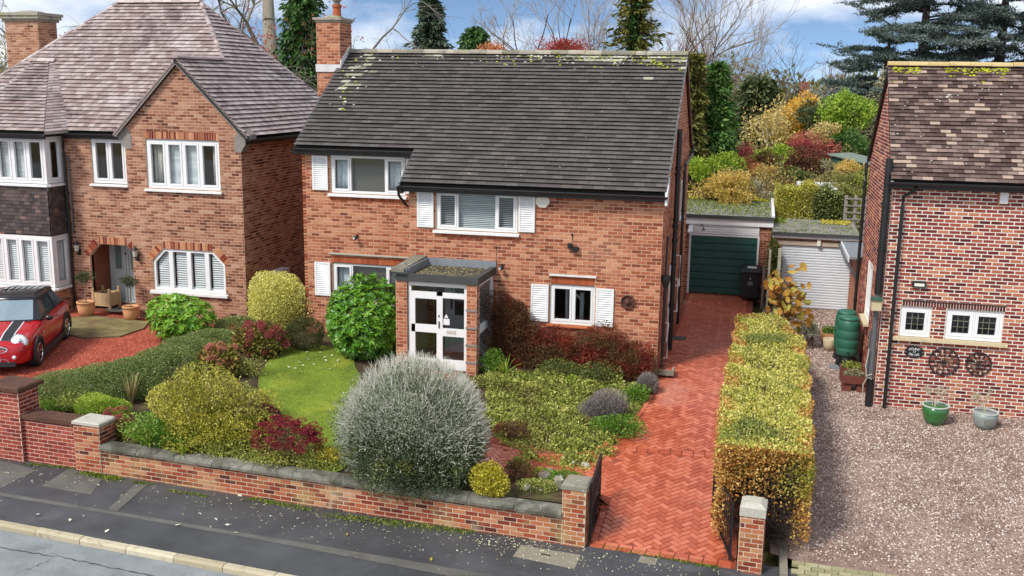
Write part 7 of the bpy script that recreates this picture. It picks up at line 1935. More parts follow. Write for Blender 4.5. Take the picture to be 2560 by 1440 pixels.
def mound(name, label, u, vtop, vbot, w, Y, n, L, mat, seed, ry=.8, cat='shrub', group='garden shrubs behind the garages', shell=.45, amp=.15, clumps=30, W_=.55):
    c = at_depth(u, (vtop+vbot)/2, Y); s = project(c)[2]/FPX; r = np.array([w/2*s*1.15, w/2*s*ry, (vbot-vtop)/2*s*1.1]); n = int(n*1.35)
    t = thing(name, (c[0], c[1], -.2), label, cat, group); V, F, R = join(lobes(c, r, n, L, L*W_, seed, max(.6, shell), amp, clumps)); np_mesh('foliage', V, F, R, mat, t, kind='stuff')
    stems(t, (c[0], c[1], -.2), c, r, 14, .025); return t

# ---- skyline, from the photo's edge rightwards
bare_tree('yellowing_tree', 'sparse yellowing tree behind the chimney of the gabled house', 110, -60, 24, .22, 5, None, 'bark_grey', 'twig', 'leaf_yellowgrey', 5200, .13, levels=6, spread=.7)
bare_tree('red_maple', 'red leaved maple rising behind the pale hipped roof', 390, -130, 19, .24, 6, None, 'bark', 'twig', 'leaf_maple', 9000, .14, levels=6, spread=.75, ratio=.72)
bare_tree('big_beech', 'tall grey trunked bare tree with drooping branches beside the dark conifer', 705, -420, 27, .7, 9, None, 'bark_grey', 'bark_grey', H=19, levels=6, spread=.55, up=.02, droop=.16, first=.36, ratio=.74, lean=(-.10, 0))
bare_tree('drooping_tree', 'bare tree with long drooping twigs behind the main chimney', 905, -160, 33, .34, 14, None, 'bark_grey', 'bark_grey', levels=6, spread=.6, up=-.02, droop=.2, ratio=.72, first=.42, H=14)
bare_tree('bare_tree', 'slender bare tree between big grey trunk and pale roof', 600, -120, 36, .2, 15, levels=6, spread=.55)
conifer('dark_cypress', 'dense dark green cypress left of the main chimney', 752, -75, 21, 2.15, 21000, M['leaf_conifer'], 2, .30, .10, .9, power=.4)
conifer('tall_spruce', 'tall dark spruce directly behind the main roof ridge', 1076, -60, 40, 3.6, 12000, M['leaf_conifer_b'], 3, .42, .16, .55, sparse=.9, power=.85)
conifer('small_cypress', 'small bright cypress peeping over the main roof ridge', 1188, 46, 38, 4.0, 15000, M['leaf_conifer'], 4, .34, .12, .8, power=.62)
bare_tree('bare_tree', 'round bare tree in the gap right of the small cypress', 1325, -40, 44, .3, 21, levels=6, spread=.62, H=15)
bare_tree('bare_tree', 'thin bare tree left of the ivy clad conifer', 1475, -30, 44, .2, 22, levels=6, spread=.5)
conifer('ivy_conifer', 'ragged brown green conifer with dark ivy trunk above the roof ridge', 1592, -90, 37, 3.2, 8000, M['leaf_olive'], 6, .4, .14, .35, sparse=.95, power=.5)
conifer('ivy_column', 'dark ivy column inside the ragged conifer', 1592, -60, 36.5, .75, 5200, M['leaf_conifer'], 7, .2, .14, .3, power=.3)
for k, (u, v, Y, sd) in enumerate(((1520, -50, 48, 23), (1668, -60, 46, 24), (1712, -40, 47, 25), (1755, -30, 46, 26))):
    bare_tree('bare_tree', ['bare tree just left of the ragged conifer', 'bare tree just right of the ragged conifer', 'slim bare tree above the end of the roof ridge', 'slim bare tree beyond the roof gable'][k], u, v, Y, .2, sd, levels=6, spread=.45, up=.4)
bare_tree('twiggy_tree', 'broad rounded bare tree with dense reddish twigs beyond the gable', 1822, 8, 44, .36, 31, None, 'bark', 'twig_red', levels=6, spread=.7, first=.25, nkids=(3, 4), ratio=.7)
bare_tree('bare_tree', 'bare sapling in front of the blue sky left of the cedars', 1940, 92, 48, .16, 32, levels=6, spread=.5)
bare_tree('bare_tree', 'small dark bare tree nearest the cedars', 2008, 100, 42, .16, 33, None, 'bark_dark', 'bark', levels=6, spread=.5)
mound('red_twig_shrub', 'reddish twiggy shrub just above the roof ridge', 1425, 92, 170, 130, 38, 5200, .14, M['leaf_maple'], 34, shell=.9, group='shrubs behind the roof ridge')
mound('rusty_shrub', 'rusty twiggy growth beside the small cypress', 1210, 118, 170, 110, 36, 2600, .14, M['leaf_orange'], 35, shell=.9, group='shrubs behind the roof ridge')
cedar('blue_cedar', 'spreading blue grey cedar behind the brown tiled roof', 2330, -120, 30, 13.5, 6.6, 84, M['leaf_cedar'], 41)
cedar('blue_cedar', 'second blue grey cedar at the photo edge above the brown roof', 2530, -140, 31, 14.0, 6.4, 76, M['leaf_cedar'], 42)
cedar('blue_cedar', 'lower cedar whose branches reach over the far roofs', 2225, 80, 27, 8.8, 4.8, 52, M['leaf_cedar'], 43, lo=.3)
# a belt of distant woods closes the horizon
A_ = []
for i in range(60):
    u = -200 + i*50; Y = random.uniform(95, 150); base = at_depth(u, 150, Y)
    A_.append(cloud((base[0], Y, random.uniform(2.5, 5)), (random.uniform(3, 6), 3, random.uniform(3, 6)), 800, .8, .4, i, shell=.8, amp=.15))
V, F, R = join(A_); o = np_mesh('distant_woods', V, F, R, M['leaf_olive'], kind='stuff'); tag(o, 'distant belt of brownish woods closing the horizon', 'woods')
# ---- gardens seen between the houses
conifer('olive_yew', 'olive green conifer right behind the roof gable', 1738, 112, 15.5, 1.25, 9000, M['leaf_olive'], 51, .22, .09, .3, group='conifers in the rear garden', power=.5)
conifer('green_cypress', 'pointed fresh green cypress behind the green garage', 1798, 138, 16.5, 2.0, 17000, M['leaf_conifer_l'], 52, .26, .10, .5, group='conifers in the rear garden', power=.75)
conifer('dark_yew', 'broad dark evergreen behind the yellow tree', 1900, 180, 29, 3.3, 12000, M['leaf_yew'], 53, .3, .14, .2, group='conifers in the rear garden', power=.5)
mound('dark_holly', 'dark evergreen shrub between yellow tree and round green tree', 2052, 285, 400, 110, 24, 5200, .12, M['leaf_yew'], 54)
leafy_tree('yellow_tree', 'bright golden yellow tree in the gardens behind the garages', 1985, 238, 345, 108, 25, 7000, .15, M['leaf_yellow'], 55, density=.75)
leafy_tree('magnolia', 'pale branched tree with sparse straw coloured leaves', 1918, 250, 380, 110, 23, 1900, .14, M['leaf_pale'], 56, 'bark_pale', density=.95)
leafy_tree('round_green_tree', 'round yellow green tree next to the brown roofed house', 2114, 232, 352, 112, 23, 11000, .12, M['leaf_tree'], 57, 'bark_pale', density=.7)
mound('twiggy_grey_shrub', 'grey twiggy growth against the brown roofed gable', 2175, 200, 400, 90, 25, 5000, .12, M['leaf_greyish'], 58, shell=.9)
mound('laurel', 'dark green shrub under the round green tree', 2125, 330, 430, 120, 22, 6000, .11, M['leaf_conifer_l'], 59)
for k, (nm, lab, u, vt, vb, w, Y, n, L, mt) in enumerate((
    ('viburnum', 'pale green shrub at the foot of the green cypress', 1762, 380, 460, 110, 14.5, 4200, .09, 'leaf_lime'),
    ('autumn_shrub', 'yellow and orange shrub just behind the green garage roof', 1790, 425, 500, 150, 13.5, 6500, .09, 'leaf_autumn'),
    ('crimson_shrub', 'crimson topped shrub in the middle of the rear gardens', 1845, 362, 410, 90, 19, 3600, .10, 'leaf_crimson'),
    ('orange_shrub', 'orange pink shrub below the crimson one', 1862, 392, 450, 90, 18, 3200, .10, 'leaf_orange'),
    ('green_shrub', 'fresh green shrub beneath the magnolia', 1925, 350, 430, 110, 19.5, 4200, .10, 'leaf_lime'),
    ('grey_shrub', 'straw grey shrub behind the green garage roof edge', 1875, 430, 500, 130, 15, 4600, .08, 'leaf_greyish'),
    ('mustard_shrub', 'mustard green shrub left of the brown one', 1905, 405, 480, 90, 17, 4000, .09, 'leaf_autumn'),
    ('brown_shrub', 'brown leaved shrub in front of the yellow tree', 1965, 375, 470, 100, 18, 4600, .09, 'leaf_brownred'),
    ('red_shrub', 'dark red shrub beside the green shed', 2030, 345, 410, 110, 20, 3600, .10, 'leaf_crimson'),
    ('straw_shrub', 'pale straw shrub above the dark red one', 2055, 318, 370, 80, 21, 2200, .11, 'leaf_pale'),
    ('holly_shrub', 'variegated dark green shrub left of the greenhouse', 2010, 405, 478, 100, 16.5, 5200, .09, 'leaf_ivy'),
    ('golden_privet', 'yellowish shrub between greenhouse and shed', 2112, 402, 468, 90, 17.5, 4600, .09, 'leaf_autumn'),
    ('lime_tuft', 'small bright lime shrub behind the greenhouse', 2078, 448, 470, 40, 16.8, 900, .08, 'leaf_gold'),
    ('twig_shrub', 'brown twiggy shrub behind the variegated one', 2045, 400, 450, 70, 18, 2600, .09, 'leaf_greyish'))):
    mound(nm, lab, u, vt, vb, w, Y, n, L, M[mt], 200+k)
mound('undergrowth_shrub', 'grey green low shrub behind the trellis', 2145, 440, 500, 90, 15.5, 3600, .08, M['leaf_cover'], 230)
# mixed undergrowth filling the beds between the shrubs
M['leaf_mixed'] = leafmat('leaf_mixed', [(0, srgb(66, 62, 36)), (.2, srgb(98, 100, 50)), (.4, srgb(142, 136, 76)), (.55, srgb(176, 160, 104)), (.7, srgb(150, 104, 74)), (.85, srgb(186, 176, 96)), (1, srgb(206, 196, 150))], .6, .25)
und = []
for k in range(70):
    u = random.uniform(1725, 2165); Y = random.uniform(14, 26); v = 470-(Y-14)*9+random.uniform(-8, 22); P = at_depth(u, v, Y); rr = random.uniform(.5, 1.1)
    cl = cloud((P[0], Y, max(.4, P[2]-.3)), (rr, rr*.8, random.uniform(.45, .9)), 1100, .11, .06, 1200+k, shell=.9, amp=.25); t0 = random.random(); und.append((cl[0], cl[1], np.clip(.65*t0+.35*cl[2], 0, 1)))
V, F, R = join(und); o = np_mesh('garden_undergrowth', V, F, R, M['leaf_mixed'], kind='stuff'); tag(o, 'tangled olive and straw undergrowth filling the rear gardens', 'undergrowth')
# hedges right behind the two garages
def box_hedge(name, label, u0, u1, vt, vb, Y, n, L, mat, seed, depth=.9):
    a, b = at_depth(u0, vb, Y), at_depth(u1, vb, Y); top = at_depth((u0+u1)/2, vt, Y)[2]
    c = np.array([(a[0]+b[0])/2, Y+depth/2, (top-.2)/2]); t = thing(name, (c[0], c[1], -.2), label, 'hedge')
    m = n; q = rng.random((m, 3)); face = rng.integers(0, 3, m); q[face == 0, 1] = rng.random((face == 0).sum())**2*.35; q[face == 1, 2] = 1-rng.random((face == 1).sum())**2*.25
    p = np.stack([a[0]+(b[0]-a[0])*q[:, 0], Y+depth*q[:, 1], -.2+(top+.2)*q[:, 2]], 1); p[:, 2] += (.10*np.sin(p[:, 0]*5+seed)+.06*np.sin(p[:, 0]*11))*q[:, 2]; p += rng.normal(size=(m, 3))*.04
    d = unit(rng.normal(size=(m, 3))+np.array([0, -.5, .4])); V_, F_ = leaves(p, d, sides_for(d), L*rng.uniform(.6, 1.2, m), L*.65*np.ones(m), .1); parts = [(V_, F_, np.clip(rng.random(m), 0, 1))]
    V, F, R = join(parts); np_mesh('foliage', V, F, R, mat, t, kind='stuff'); stems(t, (c[0], c[1], -.2), c, ((b[0]-a[0])/2, .2, top*.4), 16, .02)
box_hedge('privet_hedge', 'yellow green privet hedge behind the white garage', 1935, 2040, 468, 556, 12.0, 24000, .06, M['leaf_goldgreen'], 241)
box_hedge('ivy_hedge', 'dark variegated ivy hedge between privet and trellis', 2030, 2118, 484, 556, 11.8, 20000, .07, M['leaf_ivy'], 251)
box_hedge('climber_hedge', 'green climber over the trellis at the neighbour gable', 2095, 2160, 476, 510, 12.0, 9000, .06, M['leaf_cover'], 261, .5)
# climbing ivy on the fence post and garage corner
c = at_depth(1935, 660, 7.55); s_ = project(c)[2]/FPX
shrub('fence_ivy', 'variegated ivy climbing between the two pale fence posts', 'plant', c, np.array([20*s_, .16, 75*s_]), 2600, .055, .045, M['leaf_ivy'], 271, floor=-.02, shell=.8)
# ---- far house, shed, greenhouse
fh = thing('far_house', (at_depth(2040, 250, 62)[0], 62, 0), 'distant brick house with gabled roofs beyond the gardens', 'house')
def gable_box(parent, x0, x1, y0, y1, ze, zr, wall, roof):
    q = MB(); q.prism([(x0, y0, 0), (x1, y0, 0), (x1, y0, ze), ((x0+x1)/2, y0, zr), (x0, y0, ze)], (0, y1-y0, 0)); q.build('wall', wall, parent)
    xm_ = (x0+x1)/2; q = MB(); q.prism([(x0-.3, y0-.3, ze-.25), (xm_, y0-.3, zr+.12), (xm_, y1, zr+.12), (x0-.3, y1, ze-.25)], (0, 0, .12)); q.prism([(xm_, y0-.3, zr+.12), (x1+.3, y0-.3, ze-.25), (x1+.3, y1, ze-.25), (xm_, y1, zr+.12)], (0, 0, .12)); return q.build('roof', roof, parent)
fx = at_depth(2040, 250, 62)[0]; zz_ = at_depth(2055, 222, 62)[2]
gable_box(fh, fx-.2, fx+3.2, 62, 70, zz_-2.0, zz_, M['brick_garage'], M['tile_right'])
q = MB(); xa = at_depth(2010, 280, 60)[0]; xb = at_depth(2078, 280, 60)[0]; za, zb2 = at_depth(2040, 292, 60)[2], at_depth(2040, 250, 60)[2]
q.box((xa, 60, 0), (xb, 66, za)); q.build('wall', M['brick_garage'], fh)
q = MB(); q.prism([(xa-.2, 59.7, za-.1), (xb+.2, 59.7, za-.1), (xb-.3, 63, zb2), (xa+.6, 63, zb2)], (0, 0, .15)); q.prism([(xa-.2, 66.3, za-.1), (xb+.2, 66.3, za-.1), (xb-.3, 63, zb2), (xa+.6, 63, zb2)], (0, 0, .15)); q.build('roof', M['tile_left'], fh)
q = MB(); xc = at_depth(2009, 240, 61)[0]; zc = at_depth(2009, 205, 61)[2]; q.box((xc-.35, 61, 0), (xc+.35, 61.8, zc)); q.build('chimney', M['brick_garage'], fh)
q = MB(); q.box((xa+.3, 59.95, za-1.2), (xa+1.4, 60.0, za-.2)); w_ = q.build('window', M['white'], fh); q = MB(); q.box((xa+.4, 59.93, za-1.1), (xa+1.3, 59.96, za-.3)); q.build('pane', M['glass_dark'], w_)
M['shed_green'] = plain('shed_green', srgb(58, 88, 72), .7, .15, 5)
M['shed_roof'] = plain('shed_roof', srgb(120, 132, 122), .7, .12, 5)
A0 = at_depth(2078, 382, 19); A1 = at_depth(2152, 415, 17.2)
sh = thing('garden_shed', (A0[0]+.6, 18.5, -.2), 'green painted garden shed beside the brown roofed gable', 'shed')
q = MB(); q.prism([(A0[0], 19, -.2), (A1[0]+.8, 17.2, -.2), (A1[0]+.8, 17.2, A1[2]-.1), (A0[0], 19, A0[2]-.1)], (.9, 1.6, 0)); q.build('wall', M['shed_green'], sh)
q = MB(); q.prism([(A0[0]-.15, 18.95, A0[2]-.08), (A1[0]+.9, 17.1, A1[2]-.08), (A1[0]+1.9, 18.7, A1[2]-.1), (A0[0]+.85, 20.5, A0[2]-.1)], (0, 0, .05)); q.build('roof', M['shed_roof'], sh)
g0_ = [at_depth(1995, 486, 13.2), at_depth(2082, 490, 13.2)]; zt_ = at_depth(2060, 457, 15.4)
gh = thing('greenhouse', (g0_[0][0]+.8, 13.8, -.2), 'small white greenhouse roof among the shrubs behind the white garage', 'greenhouse')
xL, xR, zE, zR = g0_[0][0], g0_[1][0]+.25, g0_[0][2], zt_[2]
M['polycarb'] = plain('polycarbonate', srgb(226, 230, 234), .25, .04, 4)
q = MB(); q.prism([(xL, 13.2, -.2), (xR, 13.2, -.2), (xR, 13.2, zE), (xL, 13.2, zE)], (0, 2.7, 0)); q.build('wall', M['polycarb'], gh)
for i in range(3):
    a = xL+(xR-xL)*i/3+.015; b = xL+(xR-xL)*(i+1)/3-.015
    q = MB(); q.prism([(a, 13.15, zE), (b, 13.15, zE), (b, 15.4, zR), (a, 15.4, zR)], (0, 0, .02)); q.build('roof_panel', M['polycarb'], gh)
for i in range(4):
    a = xL+(xR-xL)*i/3; q = MB(); q.bar((a, 13.14, zE+.02), (a, 15.42, zR+.02), .03); q.build('glazing_bar', M['stone'], gh)
q = MB(); q.prism([(xL, 16.0, zE), (xR, 16.0, zE), (xR, 15.4, zR), (xL, 15.4, zR)], (0, 0, .02)); q.build('rear_roof', M['polycarb'], gh)
# trellis fence
tr = thing('trellis', (at_depth(2130, 540, 11.3)[0], 11.3, -.2), 'wooden trellis with posts beside the neighbour gable', 'fence')
tx0, tx1 = at_depth(2112, 540, 11.3)[0], at_depth(2160, 540, 11.3)[0]; tz = at_depth(2112, 488, 11.3)[2]
for i, x in enumerate((tx0, (tx0+tx1)/2, tx1)):
    q = MB(); q.box((x-.05, 11.25, -.2), (x+.05, 11.35, tz)); q.build('post', M['timber_grey'], tr)
for i in range(7):
    q = MB(); z = tz-.1-i*.22; q.box((tx0-.02, 11.22, z-.025), (tx1+.05, 11.25, z+.025)); q.build('slat', M['timber_grey'], tr)
# ================================================================== garages
M['garage_green'] = plain('garage_green', srgb(30, 84, 74), .45, .1, 3)
M['garage_white'] = plain('garage_white', srgb(214, 218, 222), .4, .05, 3)
M['garage_roof'] = mottled('garage_roof', srgb(116, 114, 106), srgb(152, 148, 138), 2.4, .95, .4, fine=(90, .7, 1.15), third=(srgb(92, 96, 52), 1.3, .52, .68, .8))
def debris(parent, x0, x1, y0, y1, z, n, mat, sz=.05, ydens=1.0):
    p = np.stack([rng.uniform(x0, x1, n), y0+(y1-y0)*rng.random(n)**ydens, np.full(n, z)+rng.random(n)*.02], 1); d = unit(rng.normal(size=(n, 3))*np.array([1, 1, .3])); V, F = leaves(p, d, sides_for(d), sz*rng.uniform(.4, 1.2, n), sz*.7*np.ones(n), .12)
    np_mesh('roof_moss', V, F, rng.random(n), mat, parent, kind='stuff')
gg = thing('green_door_garage', (1.15, 11.5, 0), 'flat roofed garage with dark green ribbed door at the end of the red drive', 'garage')
y0 = 9.15
gb = Pieces(gg, 'brick', M['brick_garage'], 300)
masonry(gg, gb, 'front_wall', (0, y0), FX, FN, rect(-.35, 2.46, -.3, 2.3), [rect(.0, 2.14, -.3, 2.3)], ch=.078)
masonry(gg, gb, 'side_wall', (2.46, 0), RX, RN, rect(y0, 14.8, -.3, 2.3), ch=.078)
masonry(gg, gb, 'side_wall', (-.35, 0), LX, LN, rect(-14.8, -y0, -.3, 2.3), ch=.078)
gb.finish('brickwork')
q = MB(); q.box((-.35, 14.7, -.3), (2.46, 14.8, 2.3)); q.build('rear_wall', M['brick_garage'], gg)
q = MB(); q.box((-.45, y0-.12, 2.42), (2.54, 14.9, 2.5)); gr = q.build('roof', M['garage_roof'], gg)
q = MB(); q.box((-.45, y0-.16, 2.42), (2.54, y0-.12, 2.53)); q.build('roof_edge', M['felt_edge'], gr)
q = MB(); q.box((2.46, y0-.12, 2.50), (2.55, 14.9, 2.57)); q.build('side_trim', M['white_old'], gr)
debris(gr, -.4, 2.4, y0, 14.8, 2.505, 4200, M['leaf_moss'], .06, .7); debris(gr, -.4, 2.4, 13.6, 14.8, 2.51, 1600, M['leaf_ivy_y'], .07)
q = MB(); q.box((-.45, y0-.10, 2.22), (2.52, y0-.06, 2.42)); q.build('fascia', M['white'], gg)
for i in range(4):
    q = MB(); z = 1.93+i*.072; q.box((.02, y0-.05-.004*(i % 2), z), (2.12, y0-.02, z+.066)); q.build('cladding_board', M['white'], gg)
q = MB(); q.box((.0, y0-.04, 0), (.06, y0+.04, 1.92)); q.box((2.08, y0-.04, 0), (2.14, y0+.04, 1.92)); q.box((.06, y0-.04, 1.86), (2.08, y0+.04, 1.92)); q.build('door_frame', M['white'], gg)
q = MB(); q.box((.06, y0+.02, .02), (2.08, y0+.05, 1.86)); gd = q.build('garage_door', M['garage_green'], gg)
for i in range(8):
    z = .02+i*.23; q = MB(); q.prism([(.07, y0+.02, z+.012), (.07, y0-.015, z+.022), (.07, y0-.015, z+.208), (.07, y0+.02, z+.218)], (2.0, 0, 0)); q.build('door_panel', M['garage_green'], gd)
q = MB(); q.prism([(-.02, y0-.6, 2.0), (.12, y0-.6, 2.0), (.12, y0-.1, 2.14), (-.02, y0-.1, 2.14)], (0, 0, .05)); q.build('canopy', M['white_old'], gg)
q = MB(); q.tube([(.35, y0-.1, 2.16), (.36, y0-.25, 2.24), (.42, y0-.32, 2.22), (.44, y0-.33, 2.12)], .012, 6); q.lathe([(.06, -.03), (.02, .02)], (.44, y0-.33, 2.1), 10); q.build('lamp_bracket', M['black_metal'], gg)
wg = thing('white_door_garage', (3.7, 9.5, 0), 'lower flat roofed garage with white roller door beside the brown roofed house', 'garage')
y1_ = 7.9
wb = Pieces(wg, 'brick', M['brick_garage'], 200)
masonry(wg, wb, 'front_wall', (0, y1_), FX, FN, rect(2.56, 4.95, -.3, 2.1), [rect(2.78, 4.76, -.3, 1.88), rect(2.66, 4.86, 1.88, 2.02)], ch=.078)
masonry(wg, wb, 'side_wall', (2.56, 0), LX, LN, rect(-11.2, -y1_, -.3, 2.1), ch=.078)
wb.finish('brickwork')
q = MB(); q.box((2.58, 11.1, -.3), (4.95, 11.2, 2.1)); q.box((4.9, y1_+.02, -.3), (4.95, 11.1, 2.1)); q.build('rear_wall', M['brick_garage'], wg)
for a, b in ((2.66, 3.79), (3.83, 4.86)):
    q = MB(); q.box((a, y1_-.015, 1.885), (b, y1_+.08, 2.015)); q.build('concrete_lintel', M['lintel'], wg)
q = MB(); q.box((3.77, y1_-.09, 1.9), (3.87, y1_-.02, 2.06)); q.build('sensor_box', M['cream_plastic'], wg)
q = MB(); q.box((2.5, y1_-.12, 2.18), (4.98, 11.3, 2.24)); wr = q.build('roof', M['garage_roof'], wg)
q = MB(); q.box((2.5, y1_-.15, 2.17), (4.98, y1_-.12, 2.27)); q.build('roof_edge', M['felt_edge'], wr)
q = MB(); q.box((2.5, y1_-.10, 2.10), (4.98, y1_-.07, 2.18)); q.build('fascia', M['white'], wg)
debris(wr, 2.52, 4.9, y1_, 11.2, 2.245, 900, M['leaf_moss'], .05); debris(wr, 4.0, 4.9, 10.2, 11.2, 2.25, 500, M['leaf_ivy_y'], .07); debris(wr, 2.5, 2.9, 10.0, 11.2, 2.25, 400, M['leaf_moss'], .07)
q = MB(); q.box((2.78, y1_+.05, 0), (4.76, y1_+.08, 1.88)); rd = q.build('roller_door', M['garage_white'], wg)
for i in range(24):
    z = .01+i*.078; q = MB(); q.prism([(2.79, y1_+.05, z), (2.79, y1_+.03, z+.02), (2.79, y1_+.03, z+.058), (2.79, y1_+.05, z+.076)], (1.96, 0, 0)); q.build('door_slat', M['garage_white'], rd)
q = MB(); q.box((4.45, 4.97, 2.02), (6.5, 7.75, 2.08)); ca = q.build('lean_to_roof', M['lead'], rh)
q = MB(); q.box((4.42, 4.97, 1.94), (4.45, 7.75, 2.09)); q.build('lean_to_fascia', M['white'], rh)
q = MB(); q.box((4.78, 4.97, -.3), (4.86, 7.75, 2.02)); q.build('lean_to_wall', M['brick_garage'], rh)
gutter(rh, (4.36, 7.7, 1.98), (4.36, 5.0, 1.98), r=.045, name='lean_to_gutter') if False else pipe(rh, [(4.38, 7.7, 2.0), (4.38, 5.0, 1.96), (4.55, 4.98, 1.7), (4.7, 4.98, 1.5)], .035, 'grey_pipe', 'lean_to_gutter', collars=False)
# ================================================================== things in the drives
M['bin_black'] = plain('bin_plastic', (.022, .022, .024), .5, .25, 10)
bx, by_ = 1.95, 8.72
wb_ = thing('wheelie_bin', (bx, by_, 0), 'black wheelie bin with white number standing before the green garage door', 'bin')
q = MB(); vs = []
for z, w, d in ((.06, .21, .24), (.12, .23, .27), (.85, .275, .32), (.92, .29, .34)):
    vs += [(bx-w, by_-d, z), (bx+w, by_-d, z), (bx+w, by_+d, z), (bx-w, by_+d, z)]
fs = [(0, 3, 2, 1), (12, 13, 14, 15)]
for k in (0, 4, 8): fs += [(k+i, k+(i+1) % 4, k+4+(i+1) % 4, k+4+i) for i in range(4)]
q.add(vs, fs, .5); q.build('body', M['bin_black'], wb_)
q = MB(); q.prism([(bx-.3, by_-.37, .92), (bx-.3, by_+.36, .96), (bx-.3, by_+.36, 1.03), (bx-.3, by_+.1, 1.05), (bx-.3, by_-.34, .98)], (.6, 0, 0)); q.build('lid', M['bin_black'], wb_)
q = MB(); q.box((bx-.12, by_-.25, 1.01), (bx+.16, by_-.02, 1.045)); q.build('paper_on_lid', M['white_old'], wb_)
for s in (-1, 1):
    q = MB(); q.lathe([(.10, -.03), (.10, .03)], (bx+s*.25, by_+.25, .1), 14, axis='x'); q.build('wheel', M['black'], wb_)
q = MB(); q.tube([(bx-.2, by_+.37, .98), (bx-.2, by_+.43, .98), (bx+.2, by_+.43, .98), (bx+.2, by_+.37, .98)], .015, 6); q.build('handle', M['bin_black'], wb_)
q = MB(); q.box((bx-.08, by_-.322, .50), (bx+.06, by_-.312, .62)); q.build('number_label', M['lead'], wb_)
q = MB(); q.box((bx-.02, by_-.332, .67), (bx+.0, by_-.322, .75)); q.build('number_mark', M['white'], wb_)
# fence posts between the drives
for (u, v, Y, lab, mt, tall) in ((1921, 628, 7.2, 'pale slender post with wire ties between the two drives', 'pale_post', 1.82), (1945, 622, 7.35, 'thicker pale green post beside the slender one', 'pale_post', 1.85)):
    if mt not in M: M['pale_post'] = plain('pale_post', srgb(206, 206, 178), .8, .15, 8)
    p = at_depth(u, 700, Y); t = thing('fence_post', (p[0], Y, 0), lab, 'post'); w = .028 if u < 1930 else .045
    q = MB(); q.box((p[0]-w, Y-w, -.05), (p[0]+w, Y+w, tall)); q.build('shaft', M[mt], t)
    for z in (.45, .85, 1.25, 1.6):
        q = MB(); q.tube([(p[0]+(w+.02)*math.cos(a), Y+(w+.02)*math.sin(a), z+.01*math.sin(a)) for a in np.linspace(0, 6.28, 10)], .006, 4); q.build('wire_tie', M['stone_pale'], t)
p = at_depth(1908, 700, 7.7); t = thing('timber_panel', (p[0], 7.7, 0), 'grey timber fence panel edge at the garage corner', 'fence')
for i in range(4): q = MB(); q.box((p[0]-.03+i*.004, 7.5+i*.17, 0), (p[0]+.03+i*.004, 7.66+i*.17, 1.15)); q.build('board', M['timber_grey'], t)
# water butts
M['butt_green'] = plain('butt_green', srgb(48, 104, 84), .5, .12, 5)
def butt(x, y, z, label):
    t = thing('water_butt', (x, y, z), label, 'water butt', 'green water butts')
    q = MB(); q.lathe([(.20, 0), (.25, .03), (.27, .06), (.20, .30)], (x, y, z), 12); q.build('stand', M['black'], t)
    q = MB(); q.lathe([(.20, .28), (.255, .32), (.265, .48), (.255, .5), (.27, .52), (.275, .7), (.262, .72), (.275, .74), (.272, .92), (.26, .94), (.27, .96), (.255, 1.14), (.22, 1.2), (.2, 1.22)], (x, y, z), 24); q.build('barrel', M['butt_green'], t, smooth=True)
    q = MB(); q.lathe([(.235, 1.19), (.24, 1.23), (.2, 1.27), (.05, 1.285)], (x, y, z), 24); q.build('lid', M['butt_green'], t, smooth=True)
    q = MB(); q.lathe([(.02, 0), (.02, .06)], (x, y-.3, z+.42), 8, axis='y'); q.build('tap', M['black'], t)
pb1 = at_height(2122, 900, -.2)
butt(4.38, 2.75, -.30, 'front green ribbed water butt by the neighbour side wall'); butt(4.36, 3.32, -.28, 'rear green water butt half hidden behind the front one')
# troughs and planters along that wall
def trough(x, y, z, lx, ly, h, mat, label, leafm, seed):
    t = thing('planter_trough', (x, y, z), label, 'planter', 'planters along the neighbour side wall')
    q = MB()
    q.prism([(x-lx, y-ly, z+h), (x+lx, y-ly, z+h), (x+lx*.92, y-ly*.92, z), (x-lx*.92, y-ly*.92, z)], (0, .025, 0)); q.prism([(x-lx, y+ly, z+h), (x+lx, y+ly, z+h), (x+lx*.92, y+ly*.92, z), (x-lx*.92, y+ly*.92, z)], (0, -.025, 0))
    q.prism([(x-lx, y-ly+.026, z+h), (x-lx, y+ly-.026, z+h), (x-lx*.92, y+ly*.92-.026, z), (x-lx*.92, y-ly*.92+.026, z)], (.025, 0, 0)); q.prism([(x+lx, y-ly+.026, z+h), (x+lx, y+ly-.026, z+h), (x+lx*.92, y+ly*.92-.026, z), (x+lx*.92, y-ly*.92+.026, z)], (-.025, 0, 0))
    q.build('box', mat, t); q = MB(); q.box((x-lx*.95+.02, y-ly*.95+.03, z+.02), (x+lx*.95-.02, y+ly*.95-.03, z+h-.03)); q.build('soil', M['soil'], t)
    V, F, R = cloud((x, y, z+h+.02), (lx*.8, ly*.8, .09), 700, .05, .03, seed, shell=.9); np_mesh('plants', V, F, R, M[leafm], t, kind='stuff')
    return t
M['terracotta_brown'] = plain('brown_trough', srgb(116, 62, 50), .8, .15, 6)
M['terracotta'] = plain('terracotta', srgb(206, 150, 104), .8, .15, 4)
def blocks(t, x, y, z, lx):
    for s in (-1, 1): q = MB(); q.box((x+s*lx*.6-.1, y-.13, z), (x+s*lx*.6+.1, y+.13, z+.2)); q.build('support_block', M['terracotta_brown'], t)
g1_ = h_gravel(4.4, .9)
t = trough(4.42, .95, g1_+.2, .27, .2, .18, M['terracotta_brown'], 'brown planter trough raised on two bricks nearest the street', 'leaf_greyish', 301); blocks(t, 4.42, .95, g1_, .27)
t = trough(4.42, 1.6, g1_+.2, .27, .2, .18, M['terracotta_brown'], 'second brown planter trough behind the nearest one', 'leaf_cover', 302); blocks(t, 4.42, 1.6, g1_, .27)
